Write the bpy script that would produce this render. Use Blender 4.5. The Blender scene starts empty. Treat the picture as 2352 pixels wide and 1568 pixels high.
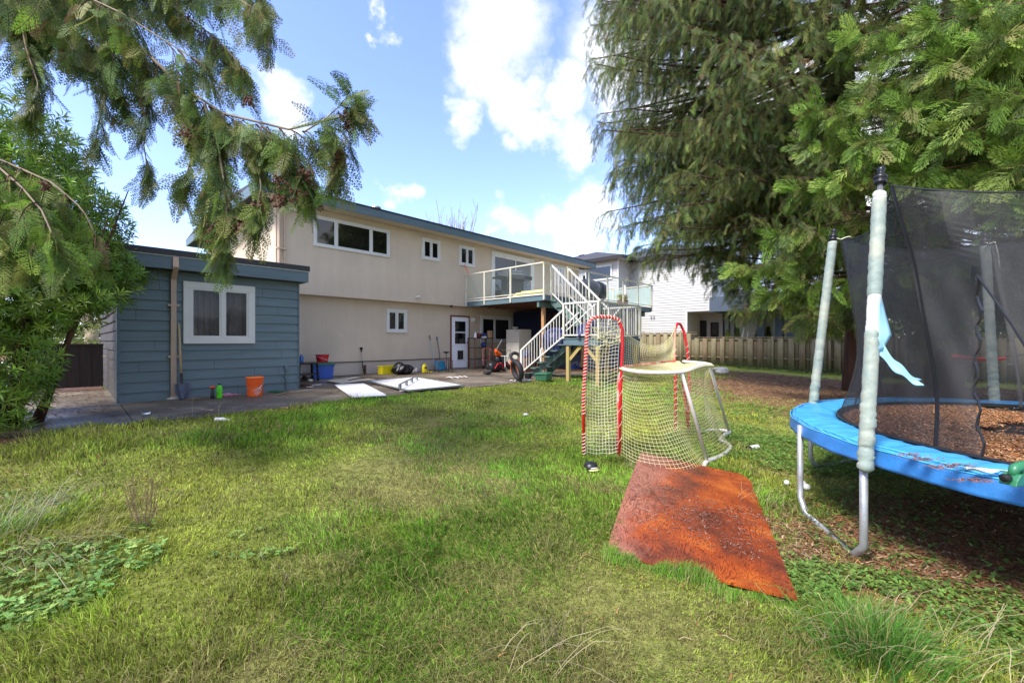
import bpy, math, random
import numpy as np
from mathutils import Vector, Matrix, Euler

random.seed(7)
rng = np.random.default_rng(11)
PI = math.pi
TH = math.radians(43.3)
S, C = math.sin(TH), math.cos(TH)          # house axis d1 = (S, C), normal n = (-C, S)
RZ = PI / 2 - TH
EYE = 1.65
F = 960.0                                   # focal length in 2352-wide pixels
HOR = 782.0

scene = bpy.context.scene
COL = scene.collection


def W(p, q, z=0.0):
    """yard point from house-frame coordinates (p along the house, q towards it)"""
    return Vector((p * S - q * C, p * C + q * S, z))


def PQ(v):
    return (v[0] * S + v[1] * C, -v[0] * C + v[1] * S)


def at(x, Y, z=0.0):
    return Vector(((x - 1176) / F * Y, Y, z))


def sm(t):
    t = np.clip(t, 0, 1)
    return t * t * (3 - 2 * t)


def gz(x, y):
    """terrain height"""
    x = np.asarray(x, float); y = np.asarray(y, float)
    p = x * S + y * C; q = -x * C + y * S
    k = 1 - .5 * sm((p - 12) / 12)
    z = .55 * sm(q / 9.0) * k
    z = z + .018 * np.sin(x * 1.7 + y * .6) * np.sin(y * 1.3 - x * .4) * sm((8.5 - q) / 2) + .008 * np.sin(x * 5.1 + 1) * np.sin(y * 4.3) * sm((8.5 - q) / 2)
    pat = (q > 7.75) & (p < 12.5)
    return np.where(pat, np.minimum(z, .49), z)


def gp(x, y, z=None):
    """yard point seen at pixel (x, y) lying on the ground (or on the plane z)"""
    h = .3 if z is None else z
    for _ in range(12):
        Y = (EYE - h) * F / (y - HOR)
        X = (x - 1176) / F * Y
        if z is not None:
            break
        h = .5 * h + .5 * float(gz(X, Y))
    return Vector((X, Y, h))


def plane_q(q, x, y):
    r = (x - 1176) / F
    t = q / (S - C * r)
    return t * (S * r + C), EYE + (HOR - y) / F * t


def plane_p(p, x, y):
    r = (x - 1176) / F
    t = p / (S * r + C)
    return t * (S - C * r), EYE + (HOR - y) / F * t


# ------------------------------------------------------------------ noise
_L = rng.random((64, 64))


def vnoise(x, y, s=1.0, o=0):
    x = np.asarray(x) * s + 17.3 * o + 100; y = np.asarray(y) * s + 9.1 * o + 100
    xi = np.floor(x).astype(int); yi = np.floor(y).astype(int)
    fx = x - xi; fy = y - yi
    fx = fx * fx * (3 - 2 * fx); fy = fy * fy * (3 - 2 * fy)
    a = _L[xi % 64, yi % 64]; b = _L[(xi + 1) % 64, yi % 64]
    c = _L[xi % 64, (yi + 1) % 64]; d = _L[(xi + 1) % 64, (yi + 1) % 64]
    return (a * (1 - fx) + b * fx) * (1 - fy) + (c * (1 - fx) + d * fx) * fy


def fbm(x, y, s=1.0, o=0, n=4):
    v = 0; a = .5; t = 0
    for i in range(n):
        v = v + a * vnoise(x, y, s * 2 ** i, o + i * 3); t += a; a *= .5
    return v / t


# ------------------------------------------------------------------ materials
def lin(c):
    return tuple(((v / 255) / 12.92 if v / 255 <= .04045 else ((v / 255 + .055) / 1.055) ** 2.4) for v in c[:3])


MATS = {}


def nodes_of(name):
    m = bpy.data.materials.new(name); m.use_nodes = True
    nt = m.node_tree; b = nt.nodes['Principled BSDF']
    MATS[name] = m
    return m, nt, b


def ramp(nt, fac, stops):
    r = nt.nodes.new('ShaderNodeValToRGB')
    el = r.color_ramp.elements
    while len(el) < len(stops):
        el.new(.5)
    for e, (p, c) in zip(el, stops):
        e.position = p; e.color = (*c, 1) if len(c) == 3 else c
    nt.links.new(fac, r.inputs[0])
    return r.outputs[0]


def noise(nt, scale, detail=4, rough=.55, vec=None, dist=0):
    n = nt.nodes.new('ShaderNodeTexNoise')
    n.inputs['Scale'].default_value = scale; n.inputs['Detail'].default_value = detail
    n.inputs['Roughness'].default_value = rough; n.inputs['Distortion'].default_value = dist
    if vec is not None:
        nt.links.new(vec, n.inputs['Vector'])
    return n.outputs['Fac']


def objco(nt, sc=(1, 1, 1), rot=(0, 0, 0)):
    t = nt.nodes.new('ShaderNodeTexCoord'); mp = nt.nodes.new('ShaderNodeMapping')
    mp.inputs['Scale'].default_value = sc; mp.inputs['Rotation'].default_value = rot
    nt.links.new(t.outputs['Object'], mp.inputs['Vector'])
    return mp.outputs['Vector']


def bump(nt, b, h, dist=.01, strength=.5):
    n = nt.nodes.new('ShaderNodeBump')
    n.inputs['Distance'].default_value = dist; n.inputs['Strength'].default_value = strength
    nt.links.new(h, n.inputs['Height']); nt.links.new(n.outputs[0], b.inputs['Normal'])


def mul(c, k):
    return tuple(min(1, v * k) for v in c)


def mat(name, col, rough=.6, metal=0., var=.12, scale=6, bmp=0., bscale=40, spec=.5, stretch=(1, 1, 1), col2=None, lo=.35, hi=.65, linear=False):
    m, nt, b = nodes_of(name)
    c = col if linear else lin(col)
    c2 = (col2 if linear else lin(col2)) if col2 else None
    vec = objco(nt, stretch)
    f = noise(nt, scale, 6, .6, vec)
    if c2:
        o = ramp(nt, f, [(lo, c), (hi, c2)])
    else:
        o = ramp(nt, f, [(.3, mul(c, 1 - var)), (.7, mul(c, 1 + var))])
    nt.links.new(o, b.inputs['Base Color'])
    b.inputs['Roughness'].default_value = rough; b.inputs['Metallic'].default_value = metal
    b.inputs['Specular IOR Level'].default_value = spec
    if bmp:
        bump(nt, b, noise(nt, bscale, 5, .6, vec), .01, bmp)
    return m


def mat_attr(name, rough=.6, trans=.0, spec=.3, varscale=30, var=.25):
    """colour from the vertex attribute Col, with a fine noise"""
    m, nt, b = nodes_of(name)
    a = nt.nodes.new('ShaderNodeVertexColor'); a.layer_name = 'Col'
    f = noise(nt, varscale, 3, .6, objco(nt))
    v = ramp(nt, f, [(.3, (1 - var,) * 3), (.7, (1 + var,) * 3)])
    mx = nt.nodes.new('ShaderNodeMix'); mx.data_type = 'RGBA'; mx.blend_type = 'MULTIPLY'
    mx.inputs[0].default_value = 1
    nt.links.new(a.outputs[0], mx.inputs[6]); nt.links.new(v, mx.inputs[7])
    nt.links.new(mx.outputs[2], b.inputs['Base Color'])
    b.inputs['Roughness'].default_value = rough; b.inputs['Specular IOR Level'].default_value = spec
    if trans:
        tr = nt.nodes.new('ShaderNodeBsdfTranslucent'); nt.links.new(mx.outputs[2], tr.inputs[0])
        ms = nt.nodes.new('ShaderNodeMixShader'); ms.inputs[0].default_value = trans
        nt.links.new(b.outputs[0], ms.inputs[1]); nt.links.new(tr.outputs[0], ms.inputs[2])
        nt.links.new(ms.outputs[0], nt.nodes['Material Output'].inputs[0])
    return m, nt, b


def mat_glass(name, tint=(.9, .95, .93), fac=.75, rough=.03):
    """thin sheet: mostly see-through, a little body colour, weak mirror at grazing angles"""
    m, nt, b = nodes_of(name)
    tr = nt.nodes.new('ShaderNodeBsdfTransparent'); tr.inputs[0].default_value = (*tint, 1)
    b.inputs['Base Color'].default_value = (.55, .63, .61, 1); b.inputs['Roughness'].default_value = rough
    m1 = nt.nodes.new('ShaderNodeMixShader'); m1.inputs[0].default_value = 1 - fac
    nt.links.new(tr.outputs[0], m1.inputs[1]); nt.links.new(b.outputs[0], m1.inputs[2])
    nt.links.new(m1.outputs[0], nt.nodes['Material Output'].inputs[0])
    return m


def mat_mesh(name, col=(.012, .012, .013), opac=.6, scale=1):
    """fine woven black netting, denser where it is stretched or folded"""
    m, nt, b = nodes_of(name)
    b.inputs['Base Color'].default_value = (*col, 1); b.inputs['Roughness'].default_value = .55
    tr = nt.nodes.new('ShaderNodeBsdfTransparent')
    ms = nt.nodes.new('ShaderNodeMixShader')
    f = noise(nt, 2.2, 3, .5, objco(nt, (2, 2, .7)))
    o = ramp(nt, f, [(.3, (opac - .10,) * 3), (.7, (opac + .12,) * 3)])
    nt.links.new(o, ms.inputs[0]); nt.links.new(tr.outputs[0], ms.inputs[1]); nt.links.new(b.outputs[0], ms.inputs[2])
    nt.links.new(ms.outputs[0], nt.nodes['Material Output'].inputs[0])
    return m


# ------------------------------------------------------------------ mesh builders
class MB:
    def __init__(self, org=(0, 0, 0)):
        self.v = []; self.f = []; self.o = Vector(org)

    def add(self, vs, fs):
        n = len(self.v)
        self.v += [tuple(Vector(v) - self.o) for v in vs]
        self.f += [tuple(i + n for i in f) for f in fs]
        return self

    def box(self, x0, y0, z0, x1, y1, z1):
        if x0 > x1: x0, x1 = x1, x0
        if y0 > y1: y0, y1 = y1, y0
        if z0 > z1: z0, z1 = z1, z0
        return self.add([(x0, y0, z0), (x1, y0, z0), (x1, y1, z0), (x0, y1, z0), (x0, y0, z1), (x1, y0, z1), (x1, y1, z1), (x0, y1, z1)],
                        [(0, 3, 2, 1), (4, 5, 6, 7), (0, 1, 5, 4), (1, 2, 6, 5), (2, 3, 7, 6), (3, 0, 4, 7)])

    def hexa(self, b, t):
        """8 corners: bottom ring b, top ring t"""
        return self.add(list(b) + list(t), [(0, 3, 2, 1), (4, 5, 6, 7), (0, 1, 5, 4), (1, 2, 6, 5), (2, 3, 7, 6), (3, 0, 4, 7)])

    def beam(self, a, b, w, h, up=(0, 0, 1)):
        a = Vector(a); b = Vector(b); d = (b - a).normalized(); up = Vector(up)
        s = d.cross(up)
        if s.length < 1e-4: s = d.cross(Vector((1, 0, 0)))
        s.normalize(); u = s.cross(d).normalized()
        s *= w / 2; u *= h / 2
        return self.hexa([a - s - u, a + s - u, b + s - u, b - s - u], [a - s + u, a + s + u, b + s + u, b - s + u])

    def tube(self, pts, r, n=8, cap=True):
        pts = [Vector(p) for p in pts]; k = len(pts)
        rs = r if hasattr(r, '__len__') else [r] * k
        base = len(self.v); vs = []; fs = []
        prev = None
        for i, p in enumerate(pts):
            d = (pts[min(i + 1, k - 1)] - pts[max(i - 1, 0)])
            d = d.normalized() if d.length > 1e-9 else Vector((0, 0, 1))
            if prev is None:
                s = d.cross(Vector((0, 0, 1)))
                if s.length < .05: s = d.cross(Vector((1, 0, 0)))
            else:
                s = prev - d * prev.dot(d)
            s.normalize(); prev = s; u = d.cross(s)
            for j in range(n):
                a = 2 * PI * j / n
                vs.append(p + (s * math.cos(a) + u * math.sin(a)) * rs[i])
        for i in range(k - 1):
            for j in range(n):
                fs.append((i * n + j, i * n + (j + 1) % n, (i + 1) * n + (j + 1) % n, (i + 1) * n + j))
        if cap and n > 3:
            fs.append(tuple(range(n))[::-1]); fs.append(tuple((k - 1) * n + j for j in range(n)))
        return self.add(vs, fs)

    def lathe(self, prof, c=(0, 0, 0), n=20, M=None, sx=1, sy=1):
        vs = []; fs = []; k = len(prof)
        for r, z in prof:
            for j in range(n):
                a = 2 * PI * j / n
                v = Vector((r * math.cos(a) * sx, r * math.sin(a) * sy, z))
                if M: v = M @ v
                vs.append(v + Vector(c))
        for i in range(k - 1):
            for j in range(n):
                fs.append((i * n + j, i * n + (j + 1) % n, (i + 1) * n + (j + 1) % n, (i + 1) * n + j))
        if prof[0][0] > 1e-3: fs.append(tuple(range(n))[::-1])
        if prof[-1][0] > 1e-3: fs.append(tuple((k - 1) * n + j for j in range(n)))
        return self.add(vs, fs)

    def ball(self, c, r, n=10, m=7, jit=0, M=None):
        rx, ry, rz = r if hasattr(r, '__len__') else (r, r, r)
        vs = []; fs = []
        for i in range(m + 1):
            t = PI * i / m
            for j in range(n):
                a = 2 * PI * j / n; k = 1 + (random.uniform(-jit, jit) if 0 < i < m else 0)
                v = Vector((rx * math.sin(t) * math.cos(a) * k, ry * math.sin(t) * math.sin(a) * k, rz * math.cos(t) * k))
                if M: v = M @ v
                vs.append(v + Vector(c))
        for i in range(m):
            for j in range(n):
                fs.append((i * n + j, (i + 1) * n + j, (i + 1) * n + (j + 1) % n, i * n + (j + 1) % n))
        return self.add(vs, fs)

    def slab(self, poly, off):
        """closed prism: 3D polygon swept by the vector off"""
        n = len(poly); off = Vector(off); a = [Vector(p) for p in poly]
        return self.add(a + [p + off for p in a], [tuple(range(n))[::-1], tuple(range(n, 2 * n))] + [(i, (i + 1) % n, n + (i + 1) % n, n + i) for i in range(n)])

    def grid(self, fn, nu, nv, thick=None):
        vs = [Vector(fn(i / nu, j / nv)) for i in range(nu + 1) for j in range(nv + 1)]
        k = nv + 1
        fs = [(i * k + j, (i + 1) * k + j, (i + 1) * k + j + 1, i * k + j + 1) for i in range(nu) for j in range(nv)]
        return self.add(vs, fs)

    def net(self, fn, nu, nv, r=.0022, sub=1):
        for i in range(nu + 1):
            self.tube([fn(i / nu, j / (nv * sub)) for j in range(nv * sub + 1)], r, 3, False)
        for j in range(nv + 1):
            self.tube([fn(i / (nu * sub), j / nv) for i in range(nu * sub + 1)], r, 3, False)
        return self

    def build(self, name, m, parent=None, smooth=False, bevel=0., loc=None, rz=None, auto=False, solid=0.):
        me = bpy.data.meshes.new(name); me.from_pydata(self.v, [], self.f); me.update()
        o = bpy.data.objects.new(name, me); COL.objects.link(o)
        me.materials.append(MATS[m] if isinstance(m, str) else m)
        if smooth:
            me.polygons.foreach_set('use_smooth', [True] * len(me.polygons))
        if parent is not None: o.parent = parent
        if loc is not None: o.location = loc
        if rz is not None: o.rotation_euler = (0, 0, rz)
        if solid:
            md = o.modifiers.new('t', 'SOLIDIFY'); md.thickness = solid
        if bevel:
            md = o.modifiers.new('b', 'BEVEL'); md.width = bevel; md.segments = 2; md.limit_method = 'ANGLE'
            md.angle_limit = math.radians(40); md.harden_normals = False
        return o


def np_obj(name, V, Fa, m, col=None, parent=None, smooth=False):
    """fast mesh from arrays: V (n,3), Fa (m,k), col (n,3) linear"""
    me = bpy.data.meshes.new(name)
    n = len(V); k = Fa.shape[1]; f = len(Fa)
    me.vertices.add(n); me.vertices.foreach_set('co', np.ascontiguousarray(V, np.float32).ravel())
    me.loops.add(f * k); me.loops.foreach_set('vertex_index', np.ascontiguousarray(Fa, np.int32).ravel())
    me.polygons.add(f); me.polygons.foreach_set('loop_start', np.arange(0, f * k, k, dtype=np.int32))
    if smooth: me.polygons.foreach_set('use_smooth', np.ones(f, bool))
    me.update(calc_edges=True)
    if col is not None:
        ca = me.color_attributes.new('Col', 'FLOAT_COLOR', 'POINT')
        c4 = np.ones((n, 4), np.float32); c4[:, :3] = col
        ca.data.foreach_set('color', c4.ravel())
    o = bpy.data.objects.new(name, me); COL.objects.link(o)
    me.materials.append(MATS[m] if isinstance(m, str) else m)
    if parent is not None: o.parent = parent
    return o


def scatter(T, TF, pos, R, sc, col, colvar=None):
    """copies of a leaf template as arrays; R (n,3,3) columns are the template axes"""
    n = len(pos); k = len(T)
    V = np.einsum('nij,kj->nki', R, T) * sc[:, None, None] + pos[:, None, :]
    Fa = TF[None] + (np.arange(n) * k)[:, None, None]
    Cc = np.repeat(col, k, 0)
    return V.reshape(-1, 3), Fa.reshape(-1, TF.shape[1]), Cc


def norm(a):
    return a / np.maximum(np.linalg.norm(a, axis=-1, keepdims=True), 1e-9)


def frames(x, up=None, roll=None):
    """rotation matrices whose first axis is x and whose third is near up"""
    x = norm(x)
    z = np.tile([0, 0, 1.], (len(x), 1)) if up is None else up
    y = np.cross(z, x); bad = np.linalg.norm(y, axis=1) < 1e-3; y[bad] = [0, 1, 0]
    y = norm(y); z = np.cross(x, y)
    if roll is not None:
        c = np.cos(roll)[:, None]; s_ = np.sin(roll)[:, None]
        y, z = y * c + z * s_, z * c - y * s_
    return np.stack([x, y, z], axis=2)


# ------------------------------------------------------------------ tagging
def tag(o, label=None, cat=None, group=None, kind=None):
    if label: o['label'] = label
    if cat: o['category'] = cat
    if group: o['group'] = group
    if kind: o['kind'] = kind
    return o


def empty(name, loc, rz=0., label=None, cat=None, group=None):
    o = bpy.data.objects.new(name, None); COL.objects.link(o)
    o.location = loc; o.rotation_euler = (0, 0, rz); o.empty_display_size = .2
    return tag(o, label, cat, group)


def copy_tree(o, parent=None):
    c = o.copy(); COL.objects.link(c)
    if parent is not None: c.parent = parent
    for ch in list(o.children): copy_tree(ch, c)
    return c


# ------------------------------------------------------------------ camera, light, sky
cam = bpy.data.cameras.new('camera'); co = bpy.data.objects.new('camera', cam); COL.objects.link(co)
co.location = (0, 0, EYE); co.rotation_euler = (PI / 2, 0, 0)
cam.sensor_width = 36; cam.lens = 36 * F / 2352; cam.shift_y = -2 / 2352.
cam.clip_end = 2000; cam.clip_start = .05
scene.camera = co
scene.view_settings.view_transform = 'Standard'; scene.view_settings.look = 'None'
scene.view_settings.exposure = 1.7; scene.view_settings.gamma = 1

sun = bpy.data.lights.new('sun', 'SUN'); so = bpy.data.objects.new('sun', sun); COL.objects.link(so)
SUN_DIR = Vector((-.62, -.56, 1.0)).normalized()
sun.energy = 2.2; sun.angle = math.radians(16); sun.color = (1, .95, .87)
so.rotation_euler = SUN_DIR.to_track_quat('Z', 'Y').to_euler(); so.location = (0, 0, 20)

world = bpy.data.worlds.new('World'); scene.world = world; world.use_nodes = True
nt = world.node_tree; bg = nt.nodes['Background']
sky = nt.nodes.new('ShaderNodeTexSky'); sky.sky_type = 'NISHITA'; sky.sun_disc = False
sky.sun_elevation = math.asin(SUN_DIR.z); sky.sun_rotation = math.atan2(SUN_DIR.x, SUN_DIR.y)
sky.air_density = 1.0; sky.dust_density = .6; sky.ozone_density = 1.2
tc = nt.nodes.new('ShaderNodeTexCoord')
vec = tc.outputs['Generated']


def nmath(op, a, b_=None, clamp=False):
    n = nt.nodes.new('ShaderNodeMath'); n.operation = op; n.use_clamp = clamp
    for i, v in enumerate((a, b_)):
        if v is None: continue
        if isinstance(v, (int, float)): n.inputs[i].default_value = v
        else: nt.links.new(v, n.inputs[i])
    return n.outputs[0]


n1 = nt.nodes.new('ShaderNodeTexNoise'); n1.inputs['Scale'].default_value = 7; n1.inputs['Detail'].default_value = 5; n1.inputs['Roughness'].default_value = .62
nt.links.new(vec, n1.inputs['Vector'])
sub = nt.nodes.new('ShaderNodeVectorMath'); sub.operation = 'SUBTRACT'; sub.inputs[1].default_value = (.5, .5, .5)
nt.links.new(n1.outputs['Color'], sub.inputs[0])
scl = nt.nodes.new('ShaderNodeVectorMath'); scl.operation = 'SCALE'; scl.inputs['Scale'].default_value = .21
nt.links.new(sub.outputs[0], scl.inputs[0])
wv = nt.nodes.new('ShaderNodeVectorMath'); wv.operation = 'ADD'
nt.links.new(vec, wv.inputs[0]); nt.links.new(scl.outputs[0], wv.inputs[1])
# clouds at fixed places of the sky dome: direction (given by azimuth slope, height slope) and radius
CL = [(1140, 50, .105), (1110, 150, .085), (1180, 225, .075), (1052, 255, .05), (1410, 120, .125), (1290, 235, .06),
      (1225, 308, .06), (1310, 320, .07), (1160, 508, .05), (1250, 497, .06), (1360, 490, .085), (1330, 540, .09),
      (862, 62, .034), (845, 92, .024), (655, 228, .06), (928, 460, .04), (1640, 260, .22), (2000, 350, .36)]
acc = None
for (x, y, r) in CL:
    d = Vector(((x - 1176) / F, 1, (HOR - y) / F)).normalized()
    dn = nt.nodes.new('ShaderNodeVectorMath'); dn.operation = 'DISTANCE'; dn.inputs[1].default_value = d
    nt.links.new(wv.outputs[0], dn.inputs[0])
    e = nmath('SUBTRACT', 1.0, nmath('DIVIDE', dn.outputs['Value'], r))
    acc = e if acc is None else nmath('MAXIMUM', acc, e)
mr = nt.nodes.new('ShaderNodeMapRange'); mr.interpolation_type = 'SMOOTHSTEP'
mr.inputs['From Min'].default_value = -.10; mr.inputs['From Max'].default_value = .72
nt.links.new(acc, mr.inputs['Value'])
# scattered clouds for the rest of the dome
n2 = nt.nodes.new('ShaderNodeTexNoise'); n2.inputs['Scale'].default_value = 2.6; n2.inputs['Detail'].default_value = 4; n2.inputs['Roughness'].default_value = .58
nt.links.new(vec, n2.inputs['Vector'])
sx = nt.nodes.new('ShaderNodeSeparateXYZ'); nt.links.new(vec, sx.inputs[0])
back = nt.nodes.new('ShaderNodeMapRange'); back.inputs['From Min'].default_value = .55; back.inputs['From Max'].default_value = .1
nt.links.new(sx.outputs['Y'], back.inputs['Value'])
thr = nt.nodes.new('ShaderNodeMapRange'); thr.interpolation_type = 'SMOOTHSTEP'; thr.inputs['From Min'].default_value = .45; thr.inputs['From Max'].default_value = .62
nt.links.new(n2.outputs['Fac'], thr.inputs['Value'])
gen = nmath('MULTIPLY', thr.outputs[0], back.outputs[0])
mask = nmath('MAXIMUM', mr.outputs[0], gen)
n3 = nt.nodes.new('ShaderNodeTexNoise'); n3.inputs['Scale'].default_value = 7; n3.inputs['Detail'].default_value = 3
nt.links.new(vec, n3.inputs['Vector'])
cr = ramp(nt, n3.outputs['Fac'], [(.32, (.68, .73, .82)), (.62, (1, 1, 1))])
cs = nt.nodes.new('ShaderNodeVectorMath'); cs.operation = 'SCALE'; cs.inputs['Scale'].default_value = 3.3
nt.links.new(cr, cs.inputs[0]); ccol = cs.outputs[0]
gamma = nt.nodes.new('ShaderNodeHueSaturation'); gamma.inputs['Saturation'].default_value = .98; gamma.inputs['Value'].default_value = .80
nt.links.new(sky.outputs[0], gamma.inputs['Color'])
tint = nt.nodes.new('ShaderNodeMix'); tint.data_type = 'RGBA'; tint.blend_type = 'MULTIPLY'; tint.inputs[0].default_value = 1
tint.inputs[7].default_value = (.93, .93, 1.22, 1)
nt.links.new(gamma.outputs[0], tint.inputs[6])
mx = nt.nodes.new('ShaderNodeMix'); mx.data_type = 'RGBA'
nt.links.new(mask, mx.inputs[0]); nt.links.new(tint.outputs[2], mx.inputs[6]); nt.links.new(ccol, mx.inputs[7])
nt.links.new(mx.outputs[2], bg.inputs['Color'])
bg.inputs['Strength'].default_value = .15
world.cycles.sampling_method = 'MANUAL'; world.cycles.sample_map_resolution = 256
# ------------------------------------------------------------------ material library
def stucco(name, c):
    m, nt, b = nodes_of(name)
    v = objco(nt)
    big = ramp(nt, noise(nt, .8, 5, .6, v), [(.3, mul(lin(c), .90)), (.7, mul(lin(c), 1.07))])
    st = ramp(nt, noise(nt, 1.0, 6, .65, objco(nt, (5, 5, .35))), [(.42, (.96, .95, .94)), (.6, (1, 1, 1))])
    mx = nt.nodes.new('ShaderNodeMix'); mx.data_type = 'RGBA'; mx.blend_type = 'MULTIPLY'; mx.inputs[0].default_value = .8
    nt.links.new(big, mx.inputs[6]); nt.links.new(st, mx.inputs[7]); nt.links.new(mx.outputs[2], b.inputs['Base Color'])
    b.inputs['Roughness'].default_value = .9; b.inputs['Specular IOR Level'].default_value = .2
    bump(nt, b, noise(nt, 90, 4, .7, v), .006, .5)


stucco('stucco', (200, 185, 164)); stucco('stucco_base', (190, 178, 164))
mat('blue_siding', (94, 112, 116), .55, var=.13, scale=1.6, bmp=.35, bscale=16, stretch=(.6, .6, 7))
mat('slate_siding', (68, 80, 94), .6, var=.14, scale=1.8, bmp=.3, bscale=16, stretch=(.6, .6, 7))
mat('blue_trim', (86, 106, 114), .5, var=.16, scale=2.5, bmp=.5, bscale=14, stretch=(.5, .5, 5))
mat('white_siding', (184, 184, 182), .6, var=.05, scale=1.2)
mat('white_trim', (206, 206, 200), .45, var=.04, scale=3)
mat('white_paint', (204, 201, 190), .4, var=.08, scale=7, bmp=.1)
mat('mossy_paint', (200, 196, 180), .45, var=.1, scale=5, col2=(172, 164, 100), lo=.52, hi=.74)
mat('door_white', (226, 228, 232), .35, var=.03)
mat('gutter_tan', (174, 148, 126), .4, var=.06, scale=4)
mat('cream_metal', (196, 172, 148), .4, var=.06, scale=4)
mat('black_strip', (32, 30, 32), .5, var=.3, scale=8)
mat('roof_dark', (62, 62, 66), .85, var=.25, scale=14, bmp=.5)
mat('soffit_dark', (58, 52, 46), .8, var=.25, scale=5)
mat('concrete_side', (170, 160, 146), .85, var=.14, scale=3, bmp=.4)
mat('green_wood', (84, 106, 98), .6, var=.14, scale=5, bmp=.4, bscale=20)
mat('raw_wood', (176, 130, 84), .7, var=.16, scale=3, bmp=.3, stretch=(6, 6, .6))
mat('treated_wood', (160, 150, 84), .75, var=.2, scale=3, bmp=.3, stretch=(6, 6, .6), col2=(172, 140, 92), lo=.4, hi=.6)
mat('old_plank', (104, 66, 48), .75, var=.25, scale=3, bmp=.4, stretch=(6, 6, .6))
mat('lumber', (206, 196, 118), .7, var=.14, scale=4, bmp=.3, col2=(214, 196, 156), lo=.45, hi=.7)
mat('gate_wood', (44, 38, 34), .8, var=.35, scale=4, bmp=.4, stretch=(5, 5, .5), col2=(74, 44, 36), lo=.5, hi=.75)
mat('moss', (146, 132, 40), .95, var=.3, scale=20, bmp=1, bscale=40)
mat('black_plastic', (24, 24, 26), .4, var=.2, scale=6)
mat('black_metal', (26, 26, 28), .35, .2, var=.25, scale=10)
mat('dark_rubber', (30, 30, 32), .7, var=.25, scale=12, bmp=.3)
mat('grey_plastic', (120, 120, 124), .45, var=.15)
mat('grey_metal', (150, 152, 154), .35, .7, var=.12, scale=9, bmp=.1)
mat('galvanised', (168, 170, 172), .38, .55, var=.14, scale=14, bmp=.12)
mat('chrome', (200, 202, 206), .2, .9, var=.05)
mat('orange_plastic', (232, 92, 18), .4, var=.08, scale=4)
mat('orange_rim', (238, 116, 40), .4, var=.05)
mat('red_plastic', (186, 14, 24), .35, var=.08)
mat('red_paint', (190, 20, 28), .35, var=.12, scale=12, bmp=.1)
mat('faded_red', (196, 70, 66), .5, var=.2, scale=10, col2=(224, 190, 176), lo=.48, hi=.62)
mat('goal_white', (206, 202, 194), .6, var=.1, scale=14, bmp=.2, col2=(190, 184, 170), lo=.5, hi=.75)
mat('cord_white', (226, 220, 196), .8, var=.1, scale=8)
mat('cord_moss', (214, 208, 160), .8, var=.12, scale=2.5, col2=(196, 190, 110), lo=.45, hi=.7)
mat('blue_plastic', (50, 92, 176), .4, var=.12, scale=4)
mat('blue_dark', (28, 60, 120), .5, var=.2, scale=4)
mat('green_lid', (54, 104, 78), .45, var=.12)
mat('green_plastic', (44, 112, 76), .4, var=.1, scale=6)
mat('lime_plastic', (96, 214, 40), .35, var=.08)
mat('yellow_plastic', (226, 206, 24), .45, var=.12, scale=6)
mat('teal_plastic', (38, 128, 160), .4, var=.12)
mat('pale_blue_pole', (140, 174, 186), .4, var=.08)
mat('bag_black', (16, 16, 18), .25, var=.3, scale=10, bmp=.9, bscale=26)
mat('fridge_white', (206, 200, 186), .4, var=.05)
mat('white_panel', (238, 236, 232), .35, var=.05, scale=3)
mat('dirty_panel', (206, 196, 174), .5, var=.12, scale=3, col2=(150, 128, 96), lo=.5, hi=.8)
mat('shaded_grey', (58, 54, 50), .8, var=.3, scale=4, bmp=.4)  # grey-brown shed side wall, darkened in colour to carry the laurel's shade
mat('maroon', (86, 30, 36), .7, var=.2)
mat('shooting_board', (232, 230, 228), .35, var=.05, scale=4, col2=(196, 180, 170), lo=.62, hi=.8)
mat('grey_rim', (118, 122, 122), .5, var=.15)
mat('pink_rope', (206, 140, 168), .85, var=.2, scale=30)
mat('green_rope', (34, 84, 62), .8, var=.3, scale=20)
mat('wood_handle', (176, 150, 112), .6, var=.15, scale=8)
mat('steel_dark', (70, 74, 86), .4, .5, var=.2, scale=9)
mat('twig', (122, 96, 76), .85, var=.25, scale=14)
mat('paper', (222, 160, 134), .8, var=.2, scale=8)
mat('white_rag', (222, 216, 214), .8, var=.12, scale=10, bmp=.6)
mat('cardboard', (176, 140, 100), .8, var=.12)
mat('blue_cloth', (30, 34, 78), .5, var=.3, scale=11, bmp=1.0, bscale=16, col2=(92, 98, 150), lo=.52, hi=.66)
mat('navy_tarp', (14, 32, 62), .5, var=.25, scale=3, bmp=.5, bscale=6)
mat('skin_grey', (44, 46, 50), .5, var=.3, scale=5)
mat('barrel_cover', (64, 66, 70), .45, var=.25, scale=4, bmp=.7, bscale=7)
mat('brown_dirt', (88, 60, 44), .95, var=.4, scale=10, bmp=1, bscale=20)
mat('bark', (96, 66, 50), .95, var=.35, scale=3, bmp=1, bscale=6, stretch=(4, 4, .5), col2=(60, 44, 36), lo=.35, hi=.7)
mat('bark_pale', (140, 124, 104), .9, var=.25, scale=6, bmp=.7, bscale=10)
mat('cone_brown', (92, 56, 44), .85, var=.35, scale=30)
mat('curtain', (176, 168, 162), .9, var=.15, scale=6)
mat('room_dark', (16, 16, 18), .9, var=.2)
mat('brick', (150, 96, 78), .9, var=.2, scale=12)
mat('red_cloth', (196, 30, 44), .7, var=.15, scale=5)
mat('terracotta', (120, 80, 60), .8)
mat('bulb', (240, 240, 236), .3, var=.02)
mat('water_jug', (70, 110, 170), .25, var=.2)
mat_glass('clear_glass', (.96, .98, .97), .97)
mat_glass('frost_glass', (.8, .88, .88), .55, .35)
mat_glass('poly_sheet', (.8, .84, .86), .4, .3)
mat_mesh('net_mesh', (.016, .016, .017), opac=.50)
mat_mesh('net_mesh_dense', (.035, .035, .037), .80)


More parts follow.
